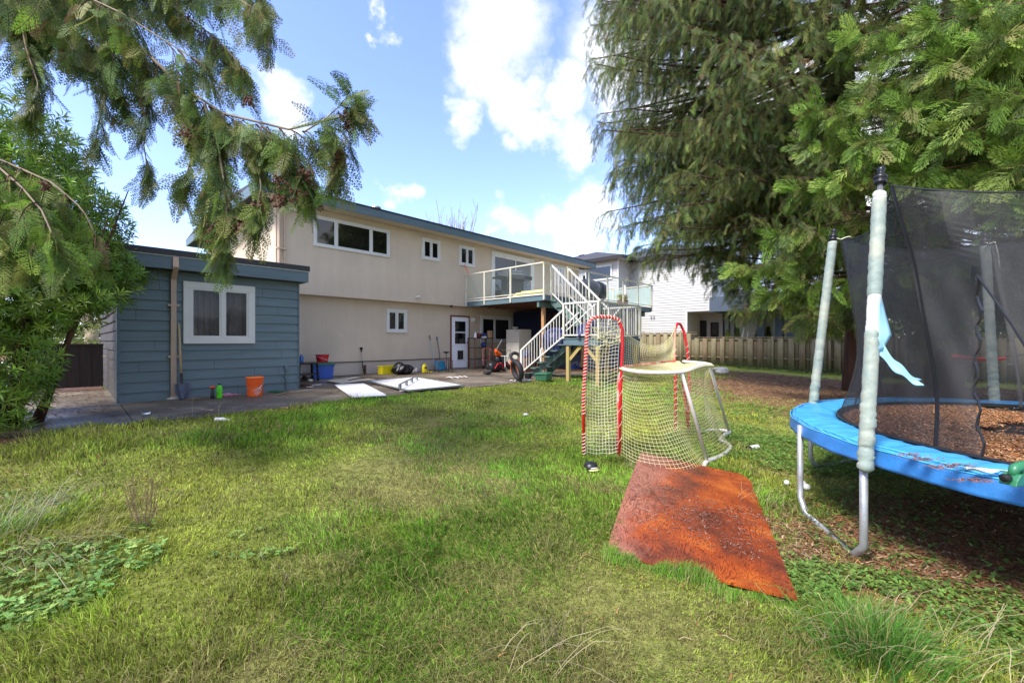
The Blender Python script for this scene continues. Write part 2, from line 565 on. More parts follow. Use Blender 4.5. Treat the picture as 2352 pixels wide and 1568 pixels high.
def pane_mat(name, col, rough=.04, spec=.8):
    m, nt, b = nodes_of(name)
    b.inputs['Base Color'].default_value = (*lin(col), 1); b.inputs['Roughness'].default_value = rough
    b.inputs['Specular IOR Level'].default_value = spec
    bump(nt, b, noise(nt, 1.6, 2, .5, objco(nt)), .004, .12)


pane_mat('pane', (14, 15, 17)); pane_mat('pane_screen', (40, 38, 38), .4, .3)
m_, nt_, b_ = nodes_of('pane_clear')
b_.inputs['Base Color'].default_value = (.012, .012, .013, 1); b_.inputs['Roughness'].default_value = .05
tr_ = nt_.nodes.new('ShaderNodeBsdfTransparent'); ms_ = nt_.nodes.new('ShaderNodeMixShader'); ms_.inputs[0].default_value = .32
nt_.links.new(tr_.outputs[0], ms_.inputs[1]); nt_.links.new(b_.outputs[0], ms_.inputs[2]); nt_.links.new(ms_.outputs[0], nt_.nodes['Material Output'].inputs[0])

# wet, dirty concrete
m_, nt_, b_ = nodes_of('concrete')
v_ = objco(nt_)
o_ = ramp(nt_, noise(nt_, 1.1, 8, .62, v_, .5), [(.33, lin((66, 56, 46))), (.45, lin((94, 84, 70))), (.56, lin((112, 102, 88))), (.7, lin((142, 132, 114)))])
s_ = ramp(nt_, noise(nt_, 26, 5, .7, v_), [(.36, (.62, .55, .48)), (.52, (1, 1, 1))])
x_ = nt_.nodes.new('ShaderNodeMix'); x_.data_type = 'RGBA'; x_.blend_type = 'MULTIPLY'; x_.inputs[0].default_value = .8
nt_.links.new(o_, x_.inputs[6]); nt_.links.new(s_, x_.inputs[7]); nt_.links.new(x_.outputs[2], b_.inputs['Base Color'])
r_ = ramp(nt_, noise(nt_, .9, 4, .5, v_), [(.38, (.38,) * 3), (.6, (.9,) * 3)])
nt_.links.new(r_, b_.inputs['Roughness'])
bump(nt_, b_, noise(nt_, 40, 6, .7, v_), .01, .4)

# weathered cedar boards, tint differs from board to board through the Col attribute
m_, nt_, b_ = mat_attr('fence_wood', .8, 0, .2, 5, .12)
bump(nt_, b_, noise(nt_, 10, 5, .6, objco(nt_, (8, 8, .5))), .006, .5)

# stained plywood with swirling grain
m_, nt_, b_ = nodes_of('plywood')
v_ = objco(nt_)
wv_ = nt_.nodes.new('ShaderNodeTexNoise'); wv_.inputs['Scale'].default_value = 1.0; wv_.inputs['Detail'].default_value = 3.2; wv_.inputs['Distortion'].default_value = .9
nt_.links.new(objco(nt_, (7.5, 2.0, 1)), wv_.inputs['Vector'])
mm_ = nt_.nodes.new('ShaderNodeMath'); mm_.operation = 'MULTIPLY'; mm_.inputs[1].default_value = 26
nt_.links.new(wv_.outputs['Fac'], mm_.inputs[0])
fr_ = nt_.nodes.new('ShaderNodeMath'); fr_.operation = 'PINGPONG'; fr_.inputs[1].default_value = .5
nt_.links.new(mm_.outputs[0], fr_.inputs[0])
g_ = ramp(nt_, fr_.outputs[0], [(.0, (.26, .18, .15)), (.14, (.58, .48, .44)), (.30, (1.0, 1.0, 1.0)), (1, (1.0, 1.0, 1.0))])
base_ = ramp(nt_, noise(nt_, 1.7, 6, .6, v_), [(.36, lin((84, 42, 28))), (.45, lin((122, 58, 34))), (.53, lin((150, 68, 28))), (.66, lin((186, 100, 38)))])
# bleached towards the western edge
sp_ = nt_.nodes.new('ShaderNodeSeparateXYZ'); nt_.links.new(v_, sp_.inputs[0])
ad_ = nt_.nodes.new('ShaderNodeMath'); ad_.operation = 'ADD'
nn_ = nt_.nodes.new('ShaderNodeMath'); nn_.operation = 'MULTIPLY'; nn_.inputs[1].default_value = 1.0
nt_.links.new(noise(nt_, 2.4, 5, .6, v_), nn_.inputs[0])
nt_.links.new(sp_.outputs[0], ad_.inputs[0]); nt_.links.new(nn_.outputs[0], ad_.inputs[1])
bl_ = ramp(nt_, ad_.outputs[0], [(.0, (1, 1, 1)), (.54, (.8,) * 3), (.74, (0, 0, 0))])
xa_ = nt_.nodes.new('ShaderNodeMix'); xa_.data_type = 'RGBA'
nt_.links.new(bl_, xa_.inputs[0]); nt_.links.new(base_, xa_.inputs[6]); xa_.inputs[7].default_value = (*lin((158, 104, 84)), 1)
xb_ = nt_.nodes.new('ShaderNodeMix'); xb_.data_type = 'RGBA'; xb_.blend_type = 'MULTIPLY'; xb_.inputs[0].default_value = .85
nt_.links.new(xa_.outputs[2], xb_.inputs[6]); nt_.links.new(g_, xb_.inputs[7]); nt_.links.new(xb_.outputs[2], b_.inputs['Base Color'])
b_.inputs['Roughness'].default_value = .38
bump(nt_, b_, noise(nt_, 30, 4, .6, v_), .004, .4)

# vinyl pads
mat('pad_blue', (66, 148, 196), .34, var=.12, scale=3, bmp=1.0, bscale=9)
mat('skirt_blue', (50, 116, 182), .36, var=.14, scale=3, bmp=1.0, bscale=7)
mat('pad_piping', (80, 176, 232), .4, var=.05)
mat('foam_sleeve', (124, 138, 130), .65, var=.12, scale=4, bmp=1.0, bscale=16, col2=(154, 158, 142), lo=.4, hi=.62)
mat('foam_white', (196, 196, 192), .6, var=.05, bmp=.2)
mat('torn_blue', (138, 182, 198), .5, var=.14, scale=6)

mat_attr('leaf_attr', .55, .42, .3, 25, .3)
mat_attr('laurel_attr', .3, .35, .5, 25, .2)
mat_attr('grass_attr', .6, .42, .2, 4, .2)
mat_attr('ground_attr', .95, 0, .1, 14, .5)
bump(MATS['ground_attr'].node_tree, MATS['ground_attr'].node_tree.nodes['Principled BSDF'], noise(MATS['ground_attr'].node_tree, 30, 6, .7, objco(MATS['ground_attr'].node_tree)), .02, .8)
mat_attr('litter_attr', .8, 0, .15, 20, .3)

# ------------------------------------------------------------------ ground
G_FRESH = np.array([.155, .33, .032]); G_DULL = np.array([.33, .36, .06]); G_STRAW = np.array([.36, .335, .12]); G_DIRT = np.array([.19, .105, .06]); G_DARK = np.array([.045, .05, .02])


def zones(x, y):
    """how much bare needle-covered earth (0..1), straw (0..1)"""
    p = x * S + y * C; q = -x * C + y * S
    n = fbm(x, y, .9, 1); n2 = fbm(x, y, .35, 5)
    # under and around the trampoline
    d1 = np.hypot((x - 3.7) / 2.1, (y - 3.35) / 1.25)
    dirt = sm((1.15 - d1 + (n - .5) * 1.3) * 2)
    # strip along the far fence and below the cedars
    dirt = np.maximum(dirt, sm((p - 9.8 + (n - .5) * 5) / 4) * sm((22.5 - p) / 1.5) * .9 * sm((6.5 - q + (n2 - .5) * 4) / 2))
    # beneath the deck and landing
    dirt = np.maximum(dirt, sm((p - 8.9) / .8) * sm((q - 7.4 + (n - .5) * .8) / .8))
    # below the shrub on the left
    dirt = np.maximum(dirt, sm((-.3 - p + (n - .5) * 1.6) / .8) * sm((q - 6.4 + (n - .5)) / .6))
    straw = sm((fbm(x, y, .55, 9) - .43) * 5) * .8
    straw = np.maximum(straw, sm((1.2 - np.hypot((x + 1.05) / 1.0, (y - 4.3) / .8)) * 2) * .9)
    straw = straw * sm((9 - y) / 4) * sm((y + 2.2 + (x) * .9) / 2.5)
    return np.clip(dirt, 0, 1), straw


def ground():
    def patch(x0, x1, y0, y1, st):
        nx = int((x1 - x0) / st) + 1; ny = int((y1 - y0) / st) + 1
        X, Y = np.meshgrid(np.linspace(x0, x1, nx), np.linspace(y0, y1, ny), indexing='ij')
        return X, Y, nx, ny
    X, Y, nx, ny = patch(-40, 60, -30, 70, .25)
    # graded spacing: dense near the camera
    ux = np.sign(np.linspace(-1, 1, 380)) * np.abs(np.linspace(-1, 1, 380)) ** 1.9 * 110
    uy = np.sign(np.linspace(-.55, 1, 380)) * np.abs(np.linspace(-.55, 1, 380)) ** 1.9 * 120
    X, Y = np.meshgrid(ux + 1, uy + 3, indexing='ij'); nx, ny = X.shape
    Z = gz(X, Y) - .004
    far = sm((np.hypot(X, Y) - 40) / 30); Z = Z * (1 - far) + .3 * far
    V = np.stack([X, Y, Z], -1).reshape(-1, 3)
    i, j = np.meshgrid(np.arange(nx - 1), np.arange(ny - 1), indexing='ij')
    a = (i * ny + j).ravel()
    Fa = np.stack([a, a + ny, a + ny + 1, a + 1], 1)
    d, s = zones(V[:, 0], V[:, 1])
    base = G_DARK * .9 + .35 * G_DULL
    col = base[None] * (1 - s[:, None] * .5) + s[:, None] * .5 * G_STRAW[None] * .6
    lush = sm((np.hypot(V[:, 0], V[:, 1]) - 14) / 6)[:, None]
    col = col * (1 - lush) + G_DULL[None] * .8 * lush
    col = col * (1 - d[:, None]) + (G_DIRT * 1.15)[None] * d[:, None]
    o = np_obj('lawn_ground', V, Fa, 'ground_attr', col, smooth=True)
    tag(o, kind='structure')


ground()

# patio slabs, laid with joints, one structure
pt = MB()
joints = [-9, -5.3, -2.4, .62, 3.3, 6.4, 9.3, 12.4]
for i in range(len(joints) - 1):
    a, b2 = joints[i] + .006, joints[i + 1] - .006
    for q0, q1 in ((7.62, 10.0), (10.012, 13.05)):
        pt.slab([W(a, q0, .53 + (0 if q0 > 8 else -.004)), W(b2, q0, .53), W(b2, q1, .55), W(a, q1, .55)], (0, 0, -.2))
pt.slab([W(-2.4, 13.065, .548), W(.55, 13.065, .548), W(.55, 30, .5), W(-2.4, 30, .5)], (0, 0, -.2)) if False else None
sp_ = MB(); sp_.slab([W(-2.4, 13.065, .548), W(.55, 13.065, .548), W(.55, 30, .5), W(-2.4, 30, .5)], (0, 0, -.2)); tag(sp_.build('path', 'brown_dirt'), kind='structure')  # mulch brown, chosen dark so the colour also carries the passage shade
tag(pt.build('patio', 'concrete', bevel=.006), kind='structure')
rd = MB(); rd.slab([W(-30, 31, .50), W(2, 31, .50), W(2, 39, .50), W(-30, 39, .50)], (0, 0, -.1))
tag(rd.build('driveway', 'concrete_side'), kind='structure')

# ------------------------------------------------------------------ house
HP0, HP1, HQ = 3.94, 18.7, 12.72
ZP = .55
house = empty('stucco_house', W(HP0, HQ, ZP), RZ, 'beige two storey stucco house with blue fascia and a raised back deck', 'house')
HO = (HP0, HQ, ZP)


def hb():
    return MB(HO)


def window(parent, p0, p1, z0, z1, q, mull=(), org=HO, frame='white_trim', pane='pane', w=.075, name='window', deep=.05, sashes=True, panes=None):
    """white framed window on a wall facing -q; each pane its own sub-part"""
    f = MB(org); o = q - deep
    f.box(p0, o, z0, p1, q + .02, z0 + w); f.box(p0, o, z1 - w, p1, q + .02, z1)
    f.box(p0, o + .001, z0 + w, p0 + w, q + .02, z1 - w); f.box(p1 - w, o + .001, z0 + w, p1, q + .02, z1 - w)
    xs = [p0 + w] + list(mull) + [p1 - w]
    for m in mull: f.box(m - .03, o + .004, z0 + w, m + .03, q + .02, z1 - w)
    wi = f.build(name, frame, parent, bevel=.006)
    for k in range(len(xs) - 1):
        a = xs[k] + (.03 if k else 0); b2 = xs[k + 1] - (.03 if k < len(xs) - 2 else 0)
        g = MB(org); g.box(a, q - .012, z0 + w, b2, q - .006, z1 - w)
        if sashes:
            s = MB(org); t = .028
            s.box(a, q - .03, z0 + w, b2, q - .002, z0 + w + t); s.box(a, q - .03, z1 - w - t, b2, q - .002, z1 - w)
            s.box(a, q - .029, z0 + w + t, a + t, q - .002, z1 - w - t); s.box(b2 - t, q - .029, z0 + w + t, b2, q - .002, z1 - w - t)
            s.build('sash', frame, wi)
        g.build('pane', (panes[k] if panes else pane), wi)
    return wi


Q2 = HQ; Q1 = 13.07
ZS = ZP + 2.45                               # underside of the upper storey
ZT = EYE + 4.15                              # top of the fascia
def box_wall(name, x0, y0, z0, x1, y1, z1, m, par, holes=()):
    b2 = MB(HO); b2.box(x0, y0, z0, x1, y1, z1); return b2.build(name, m, par)


box_wall('upper_wall', HP0, Q2, ZS, HP1, 21, ZT - .24, 'stucco', house)
box_wall('lower_wall', HP0 + .2, Q1, ZP + .42, HP1 - .2, 20.8, ZS - .002, 'stucco', house)
box_wall('foundation_wall', HP0 + .21, Q1 + .025, ZP - .2, HP1 - .21, 20.7, ZP + .418, 'stucco_base', house)
dl = hb()
dl.box(HP0 + .2, Q1 - .012, ZP + .40, 11.3, Q1 + .01, ZP + .425)
dl.build('drip_edge', 'soffit_dark', house)
# roof: slab with shallow pitch, fascia, metal edge
rf = hb()
ea, eb, ec, ed = HP0 - .62, 19.45, 12.12, 21.6
rf.add([(ea, ec, ZT), (eb, ec, ZT), (eb, ed, ZT), (ea, ed, ZT), (ea, 16.9, ZT + .34), (eb, 16.9, ZT + .34)], [(0, 1, 5, 4), (4, 5, 2, 3), (0, 4, 3), (1, 2, 5), (0, 3, 2, 1)])
roof = rf.build('roof', 'roof_dark', house)
fa = hb()
fa.box(ea, ec, ZT - .27, eb, ec + .035, ZT - .004); fa.box(ea, ed - .035, ZT - .27, eb, ed, ZT - .004)
fa.box(ea, ec + .036, ZT - .27, ea + .035, ed - .036, ZT - .004); fa.box(eb - .035, ec + .036, ZT - .27, eb, ed - .036, ZT - .004)
fa.build('fascia', 'blue_trim', house, bevel=.004)
ge = hb(); ge.box(ea - .02, ec - .025, ZT - .03, eb + .02, ec - .002, ZT + .012); ge.build('roof_edge_flashing', 'black_strip', house)
sf = hb(); sf.box(ea + .04, ec + .04, ZT - .235, eb - .04, Q2 - .002, ZT - .21); sf.build('soffit', 'stucco', house)
vp = hb()
p_, z_ = plane_q(13.2, 864, 486)
vp.lathe([(.07, 0), (.07, .22), (.15, .235), (.15, .27), (.12, .28), (.12, .31), (.17, .32), (.15, .37), (.02, .40)], (p_, 13.2, ZT + .05), 16)
vp.build('roof_vent', 'grey_metal', roof, smooth=False)
for xx, h_ in ((995, .32), (1244, .26)):
    v2 = hb(); p_, z_ = plane_q(13.2, xx, 500); v2.tube([(p_, 13.2, ZT), (p_, 13.2, ZT + h_)], .045, 10); v2.build('vent_pipe', 'black_metal', roof)
# upper windows
def W4(q, x0, y0, x1, y1):
    a = plane_q(q, x0, y0); b2 = plane_q(q, x1, y1); return a[0], b2[0], b2[1], a[1]


p0, p1, z0, z1 = W4(Q2, 719.5, 493, 894.2, 592.3)
m1 = plane_q(Q2, 771.6, 500)[0]; m2 = plane_q(Q2, 851.5, 500)[0]
window(house, p0, p1, z0, z1, Q2, (m1, m2), name='bedroom_window')
p0, p1, z0, z1 = W4(Q2, 968, 545, 1010.5, 602)
window(house, p0, p1, z0, z1, Q2, ((p0 + p1) / 2,), name='square_window', w=.1)
p0, p1, z0, z1 = W4(Q2, 1053.8, 561.8, 1090, 615)
window(house, p0, p1, z0, z1, Q2, ((p0 + p1) / 2,), name='square_window', w=.1)
p0, p1, z0, z1 = W4(Q2, 1279, 616, 1290, 657)
window(house, p0 - .1, p1 + .25, z0, z1 + .1, Q2, (), name='narrow_window', w=.09)
# lower window
p0, p1, z0, z1 = W4(Q1, 886.6, 708.6, 934, 764.4)
window(house, p0, p1, z0, z1, Q1, ((p0 + p1) / 2,), name='basement_window', w=.1)
# sliding door to the deck
ZD = EYE + 1.55
pa = plane_q(Q2, 1128, 575.4); pb = plane_q(Q2, 1225, 595.8)
pm = plane_q(Q2, 1183, 600)[0]
f = hb(); zt = pa[1]; w = .13
f.box(pa[0], Q2 - .06, ZD, pa[0] + w, Q2 + .02, zt - w); f.box(pb[0] - w, Q2 - .06, ZD, pb[0], Q2 + .02, zt - w); f.box(pa[0], Q2 - .062, zt - w, pb[0], Q2 + .02, zt)
f.box(pa[0] + w, Q2 - .05, zt - w - .1, pb[0] - w, Q2 + .02, zt - w)
f.box(pa[0] + w, Q2 - .055, ZD, pb[0] - w, Q2 + .02, ZD + .06)
sd = f.build('deck_sliding_door', 'white_trim', house, bevel=.006)
g = hb(); g.box(pa[0] + w, Q2 - .02, ZD + .06, pm - .03, Q2 - .012, zt - w - .1); g.build('pane', 'pane', sd)
g = hb(); g.box(pm + .03, Q2 - .028, ZD + .06, pb[0] - w - .1, Q2 - .02, zt - w - .1); g.build('pane', 'pane', sd)
g = hb(); g.box(pm - .03, Q2 - .045, ZD + .06, pm + .03, Q2 - .01, zt - w - .1)
g.build('sash', 'white_trim', sd); g = hb(); g.box(pa[0] + w, Q2 - .045, ZD + .06, pa[0] + w + .06, Q2 - .005, zt - w - .1); g.build('sash', 'white_trim', sd); g = hb(); g.box(pb[0] - w - .1, Q2 - .045, ZD + .06, pb[0] - w, Q2 - .005, zt - w - .1); g.build('sash', 'white_trim', sd)
g = hb()
for i in range(9):
    xx = pm + .1 + i * .06
g.grid(lambda u, v: (pm + .06 + u * (pb[0] - w - .2 - pm), Q2 + .10 + .03 * math.sin(u * 40), ZD + .1 + v * (zt - ZD - .4)), 60, 1)
g.build('curtain', 'white_rag', sd)
# back door with cat flap
da = plane_q(Q1, 1036.5, 731.3); db = plane_q(Q1, 1073, 735)
zt = ZP + 2.06; x0, x1 = da[0], da[0] + .86
f = hb(); f.box(x0 - .06, Q1 - .035, ZP - .0, x0, Q1 + .02, zt + .05); f.box(x1, Q1 - .035, ZP, x1 + .06, Q1 + .02, zt + .05); f.box(x0 + .001, Q1 - .034, zt, x1 - .001, Q1 + .02, zt + .05)
f.build('door_frame', 'old_plank', house)
f = hb()
def zz(k): return ZP + .02 + k * 2.0
gx0, gx1 = x0 + .14, x1 - .14
f.box(x0, Q1 - .05, zz(0), x1, Q1 + .02, zz(.16)); f.box(x0, Q1 - .05, zz(.34), x1, Q1 + .02, zz(.47)); f.box(x0, Q1 - .05, zz(.93), x1, Q1 + .02, zz(1))
f.box(x0, Q1 - .05, zz(.47), gx0, Q1 + .02, zz(.93)); f.box(gx1, Q1 - .05, zz(.47), x1, Q1 + .02, zz(.93)); f.box(gx0, Q1 - .048, zz(.695), gx1, Q1 + .02, zz(.715))
f.box(x0, Q1 - .05, zz(.16), x0 + .27, Q1 + .02, zz(.34)); f.box(x1 - .27, Q1 - .05, zz(.16), x1, Q1 + .02, zz(.34))
dr = f.build('back_door', 'door_white', house, bevel=.004)
for a, b2 in ((.47, .695), (.715, .93)):
    g = hb(); g.box(gx0, Q1 - .02, zz(a), gx1, Q1 - .01, zz(b2)); g.build('pane', 'pane', dr)
f = hb(); f.box(gx0 - .02, Q1 - .062, zz(.465), gx1 + .02, Q1 - .051, zz(.475)); f.box(gx0 - .02, Q1 - .062, zz(.925), gx1 + .02, Q1 - .051, zz(.935)); f.box(gx0 - .025, Q1 - .062, zz(.475), gx0 - .005, Q1 - .051, zz(.925)); f.box(gx1 + .005, Q1 - .062, zz(.475), gx1 + .025, Q1 - .051, zz(.925)); f.build('pane_trim', 'door_white', dr)
g = hb(); g.box(x0 + .272, Q1 - .03, zz(.161), x1 - .272, Q1 - .022, zz(.339)); fl = g.build('cat_flap', 'pane_screen', dr)
g = hb(); g.box(x0 + .24, Q1 - .065, zz(.14), x1 - .24, Q1 - .0505, zz(.16)); g.box(x0 + .24, Q1 - .065, zz(.34), x1 - .24, Q1 - .0505, zz(.355)); g.box(x0 + .24, Q1 - .065, zz(.16), x0 + .27, Q1 - .0505, zz(.34)); g.box(x1 - .27, Q1 - .065, zz(.16), x1 - .24, Q1 - .0505, zz(.34)); g.build('flap_frame', 'white_trim', dr)
g = hb(); g.lathe([(.03, 0), (.03, .02), (.015, .03), (.035, .06), (.03, .08)], (x1 - .07, Q1 - .05, zz(.5)), 12, Matrix.Rotation(PI / 2, 3, 'X')); g.tube([(x1 - .035, Q1 - .06, zz(.46)), (x1 - .02, Q1 - .10, zz(.44)), (x1 - .02, Q1 - .10, zz(.38))], .012, 6); g.build('door_knob', 'black_metal', dr)
# patio window beneath the deck
pa = plane_q(Q1, 1102.4, 723.5); pb = plane_q(Q1, 1173, 735)
window(house, pa[0], pb[0], ZP + 1.02, pa[1], Q1, ((pa[0] + pb[0]) / 2 - .1,), name='patio_window', w=.13, panes=('pane', 'pane_screen'))
# porch light, security camera, flood light, downpipes
g = hb(); lp = plane_q(Q1, 1085.5, 735)
g.lathe([(.10, 0), (.10, .03), (.085, .04), (.09, .10), (.05, .15), (.0, .16)], (lp[0], Q1 - .001, lp[1]), 16, Matrix.Rotation(PI / 2, 3, 'X')); g.build('porch_light', 'white_trim', house, smooth=True)
cp = plane_q(Q2, 955, 684)
g = hb(); g.lathe([(.035, 0), (.035, .02), (.015, .03), (.015, .08)], (cp[0], Q2 - .001, cp[1]), 10, Matrix.Rotation(PI / 2, 3, 'X')); g.tube([(cp[0] - .04, Q2 - .07, cp[1] + .02), (cp[0] + .09, Q2 - .14, cp[1] + .05)], .04, 10); g.build('security_camera', 'white_trim', house)
lp = plane_q(Q2, 669, 480)
g = hb(); g.lathe([(.05, 0), (.05, .03), (.02, .04)], (lp[0], Q2 - .001, lp[1] + .03), 12, Matrix.Rotation(PI / 2, 3, 'X')); fl = g.build('flood_light', 'white_trim', house)
for s in (-1, 1):
    g = hb(); g.lathe([(.02, 0), (.035, .03), (.06, .09), (.055, .11), (.0, .125)], (lp[0] + s * .06, Q2 - .04, lp[1]), 14, Matrix.Rotation(s * .35, 3, 'Z') @ Matrix.Rotation(PI / 2 + .3, 3, 'X')); g.build('bulb', 'bulb', fl, smooth=True)
for k, dx in enumerate((.07, .21)):
    g = hb(); xx = HP0 + dx
    g.tube([(xx + .25 * (1 if k == 0 else 0), Q2 - .45, ZT - .3), (xx + .1, Q2 - .25, ZT - .42), (xx, Q2 - .06, ZT - .62), (xx, Q2 - .06, 3.2)] if k == 0 else [(xx, Q2 - .045, ZT - .24), (xx, Q2 - .045, 3.2)], .042 if k == 0 else .022, 8)
    g.build('downpipe', 'cream_metal', house)
g = hb(); g.box(HP0 + .01, Q2 - .11, 4.2, HP0 + .25, Q2 - .002, 4.23); g.build('pipe_strap', 'cream_metal', house)
g = hb(); hp = plane_q(Q2, 1040, 700)
g.box(hp[0] - .1, Q2 - .02, ZS + .015, hp[0] - .02, Q2 + .06, ZS - .07)
g.build('soffit_vent', 'soffit_dark', house)

# storage room below the deck, slate siding
def lap(mb, x0, x1, z0, z1, q, n, face='q', tilt=.018, t=.012):
    """lapped boards on a wall: face 'q' faces -q, face 'p' faces -p (then x is q)"""
    h = (z1 - z0) / n
    for i in range(n):
        a = z0 + i * h; b2 = a + h * 1.0 - .0015
        pts = [(q - tilt - t, a), (q - t * .4, b2), (q, b2), (q, a)]
        if face == 'q': mb.slab([(x0, y, z) for y, z in pts], (x1 - x0, 0, 0))
        else: mb.slab([(y, x0, z) for y, z in pts][::-1], (0, x1 - x0, 0))


st = hb(); lap(st, 13.95, 18.58, .32, 2.95, 9.22, 17); lap(st, 9.22, 13.04, .32, 2.95, 13.95, 17, 'p')
st.box(13.96, 9.225, .2, 18.57, 13.03, 2.94)
st.build('storage_room_siding', 'slate_siding', house)
for cx_ in (13.915, 18.56): cb = hb(); cb.box(cx_, 9.18, .3, cx_ + .05, 9.23, 2.95); cb.build('storage_corner_trim', 'slate_siding', house)

# ------------------------------------------------------------------ deck with landing and stairs
KP, KQ = 10.78, 8.71; KE = 18.76
DO = (KP, KQ, ZP)
deck = empty('raised_deck', W(*DO), RZ, 'raised wooden deck with glass railing, switchback stairs and white balusters', 'deck')


def kb(): return MB(DO)


g = kb(); g.box(KP - .03, KQ - .03, ZD - .035, KE + .03, Q2 - .002, ZD); g.build('deck_floor', 'white_paint', deck)
g = kb()
g.box(KP, KQ + .04, ZD - .22, KP + .04, Q2 - .003, ZD - .037); g.box(KP, KQ, ZD - .22, KE, KQ + .038, ZD - .037); g.box(KE - .04, KQ + .04, ZD - .22, KE, Q2 - .003, ZD - .037)
g.build('deck_fascia', 'blue_trim', deck, bevel=.004)
g = kb()
for i in range(18): g.box(KP + .3 + i * .44, KQ + .05, ZD - .20, KP + .34 + i * .44, Q1 - .4, ZD - .04)
g.build('joists', 'old_plank', deck)
g = kb(); g.box(KP + .05, KQ + .25, ZD - .42, KE - .1, KQ + .34, ZD - .23); g.build('beam', 'green_wood', deck)
for pp in (KP + .3, KP + 2.7):
    g = kb(); g.box(pp, KQ + .25, .45, pp + .11, KQ + .36, ZD - .42); g.build('support_post', 'raw_wood', deck, bevel=.006)
# railing: posts, top and bottom rails, glass panes
RT = ZD + 1.05
def rpost(p, q, z0, z1, m='mossy_paint', w=.055):
    g = kb(); g.box(p - w / 2, q - w / 2, z0, p + w / 2, q + w / 2, z1); g.build('railing_post', m, deck, bevel=.004)


side_q = [12.62, 11.55, 10.2, KQ]
for q_ in side_q: rpost(KP - .03, q_ - (.03 if q_ == KQ else 0), ZD - .20, RT - .045)
def kx(x): return [p for p in [None]][0]
fr_x = [1351.5, 1393.7, 1430, 1464, 1493]
fr_p = [plane_q(KQ, x, 700)[0] for x in fr_x]
fr_p[-1] = KE
ga, gb_ = plane_q(KQ, 1264.8, 700)[0], plane_q(KQ, 1303.5, 700)[0]
for p_ in [ga, gb_] + fr_p: rpost(p_, KQ - .03, ZD - .20, RT - .045)
for q_ in (10.7, 12.6): rpost(KE + .03, q_, ZD - .20, RT - .045)
g = kb()
g.beam((KP - .03, 12.66, RT - .02), (KP - .03, KQ - .06, RT - .02), .06, .045); g.beam((KP - .06, KQ - .03, RT - .021), (ga + .04, KQ - .03, RT - .021), .06, .045)
g.beam((gb_ - .04, KQ - .03, RT - .02), (KE + .06, KQ - .03, RT - .02), .06, .045); g.beam((KE + .03, KQ - .06, RT - .021), (KE + .03, 12.66, RT - .021), .06, .045)
g.beam((KP - .03, 12.6, ZD + .07), (KP - .03, KQ, ZD + .07), .035, .03); g.beam((KP, KQ - .03, ZD + .071), (ga, KQ - .03, ZD + .071), .035, .03)
g.beam((gb_, KQ - .03, ZD + .07), (KE, KQ - .03, ZD + .07), .035, .03); g.beam((KE + .03, KQ, ZD + .071), (KE + .03, 12.6, ZD + .071), .035, .03)
g.build('guard_rail', 'mossy_paint', deck, bevel=.006)
for i in range(3):
    g = kb(); g.box(KP - .034, side_q[i + 1] + .03, ZD + .09, KP - .026, side_q[i] - .03, RT - .05); g.build('glass_panel', 'clear_glass', deck)
g = kb(); g.box(KP + .03, KQ - .034, ZD + .09, ga - .03, KQ - .026, RT - .05); g.build('glass_panel', 'clear_glass', deck)
fp = [gb_] + fr_p
for i in range(len(fp) - 1):
    g = kb(); g.box(fp[i] + .03, KQ - .034, ZD + .09, fp[i + 1] - .03, KQ - .026, RT - .05); g.build('glass_panel', 'clear_glass', deck)
for a, b2 in ((KQ + .03, 10.67), (10.73, 12.57)):
    g = kb(); g.box(KE + .026, a, ZD + .09, KE + .034, b2, RT - .08); g.build('glass_panel', 'frost_glass', deck)
# gate with balusters at the stair head
g = kb(); n_ = 9
for z_ in (ZD + .08, RT - .02): g.beam((ga + .05, KQ + .02, z_), (gb_ - .05, KQ + .02, z_), .03, .04)
for i in range(n_ + 1):
    pp = ga + .06 + (gb_ - ga - .12) * i / n_; g.box(pp - .01, KQ + .01, ZD + .1, pp + .01, KQ + .03, RT - .03)
g.build('stair_gate', 'white_paint', deck)
# landing
LZ = EYE + .075
L0, L1 = KP - 1.04, KP + 1.36                 # along the house
Qa, Qb = 7.17, 7.17 - 1.18                    # far and near edge
g = kb(); g.box(L0, Qb, LZ - .03, L1, Qa, LZ); g.build('landing_floor', 'green_wood', deck)
g = kb(); g.box(L0 + .02, Qb + .02, LZ - .21, L0 + .06, Qa, LZ - .032); g.box(L0 + .061, Qb + .02, LZ - .21, L1, Qb + .06, LZ - .032); g.box(L0 + .061, Qa - .04, LZ - .21, L1, Qa, LZ - .032); g.build('landing_fascia', 'blue_trim', deck, bevel=.004)
for (p_, q_) in ((L0 + .1, Qa - .12), (L0 + .1, Qb + .08), (L1 - .15, Qb + .08), (L1 - .15, Qa - .12)):
    v = W(p_, q_); gzv = float(gz(v[0], v[1]))
    g = kb(); g.box(p_ - .05, q_ - .05, gzv - .1, p_ + .05, q_ + .05, LZ - .215); g.build('landing_post', 'treated_wood', deck, bevel=.006)
g = kb()
for (a, b2) in (((L0 + .1, Qa - .17, LZ - .62), (L0 + .1, Qa - .55, LZ - .23)), ((L0 + .1, Qb + .13, LZ - .62), (L0 + .1, Qb + .5, LZ - .23)), ((L0 + .15, Qa - .1, LZ - .62), (L0 + .6, Qa - .1, LZ - .23)), ((L0 + .15, Qb + .1, LZ - .62), (L0 + .6, Qb + .1, LZ - .23))):
    g.beam(a, b2, .04, .085)
g.build('knee_brace', 'treated_wood', deck)
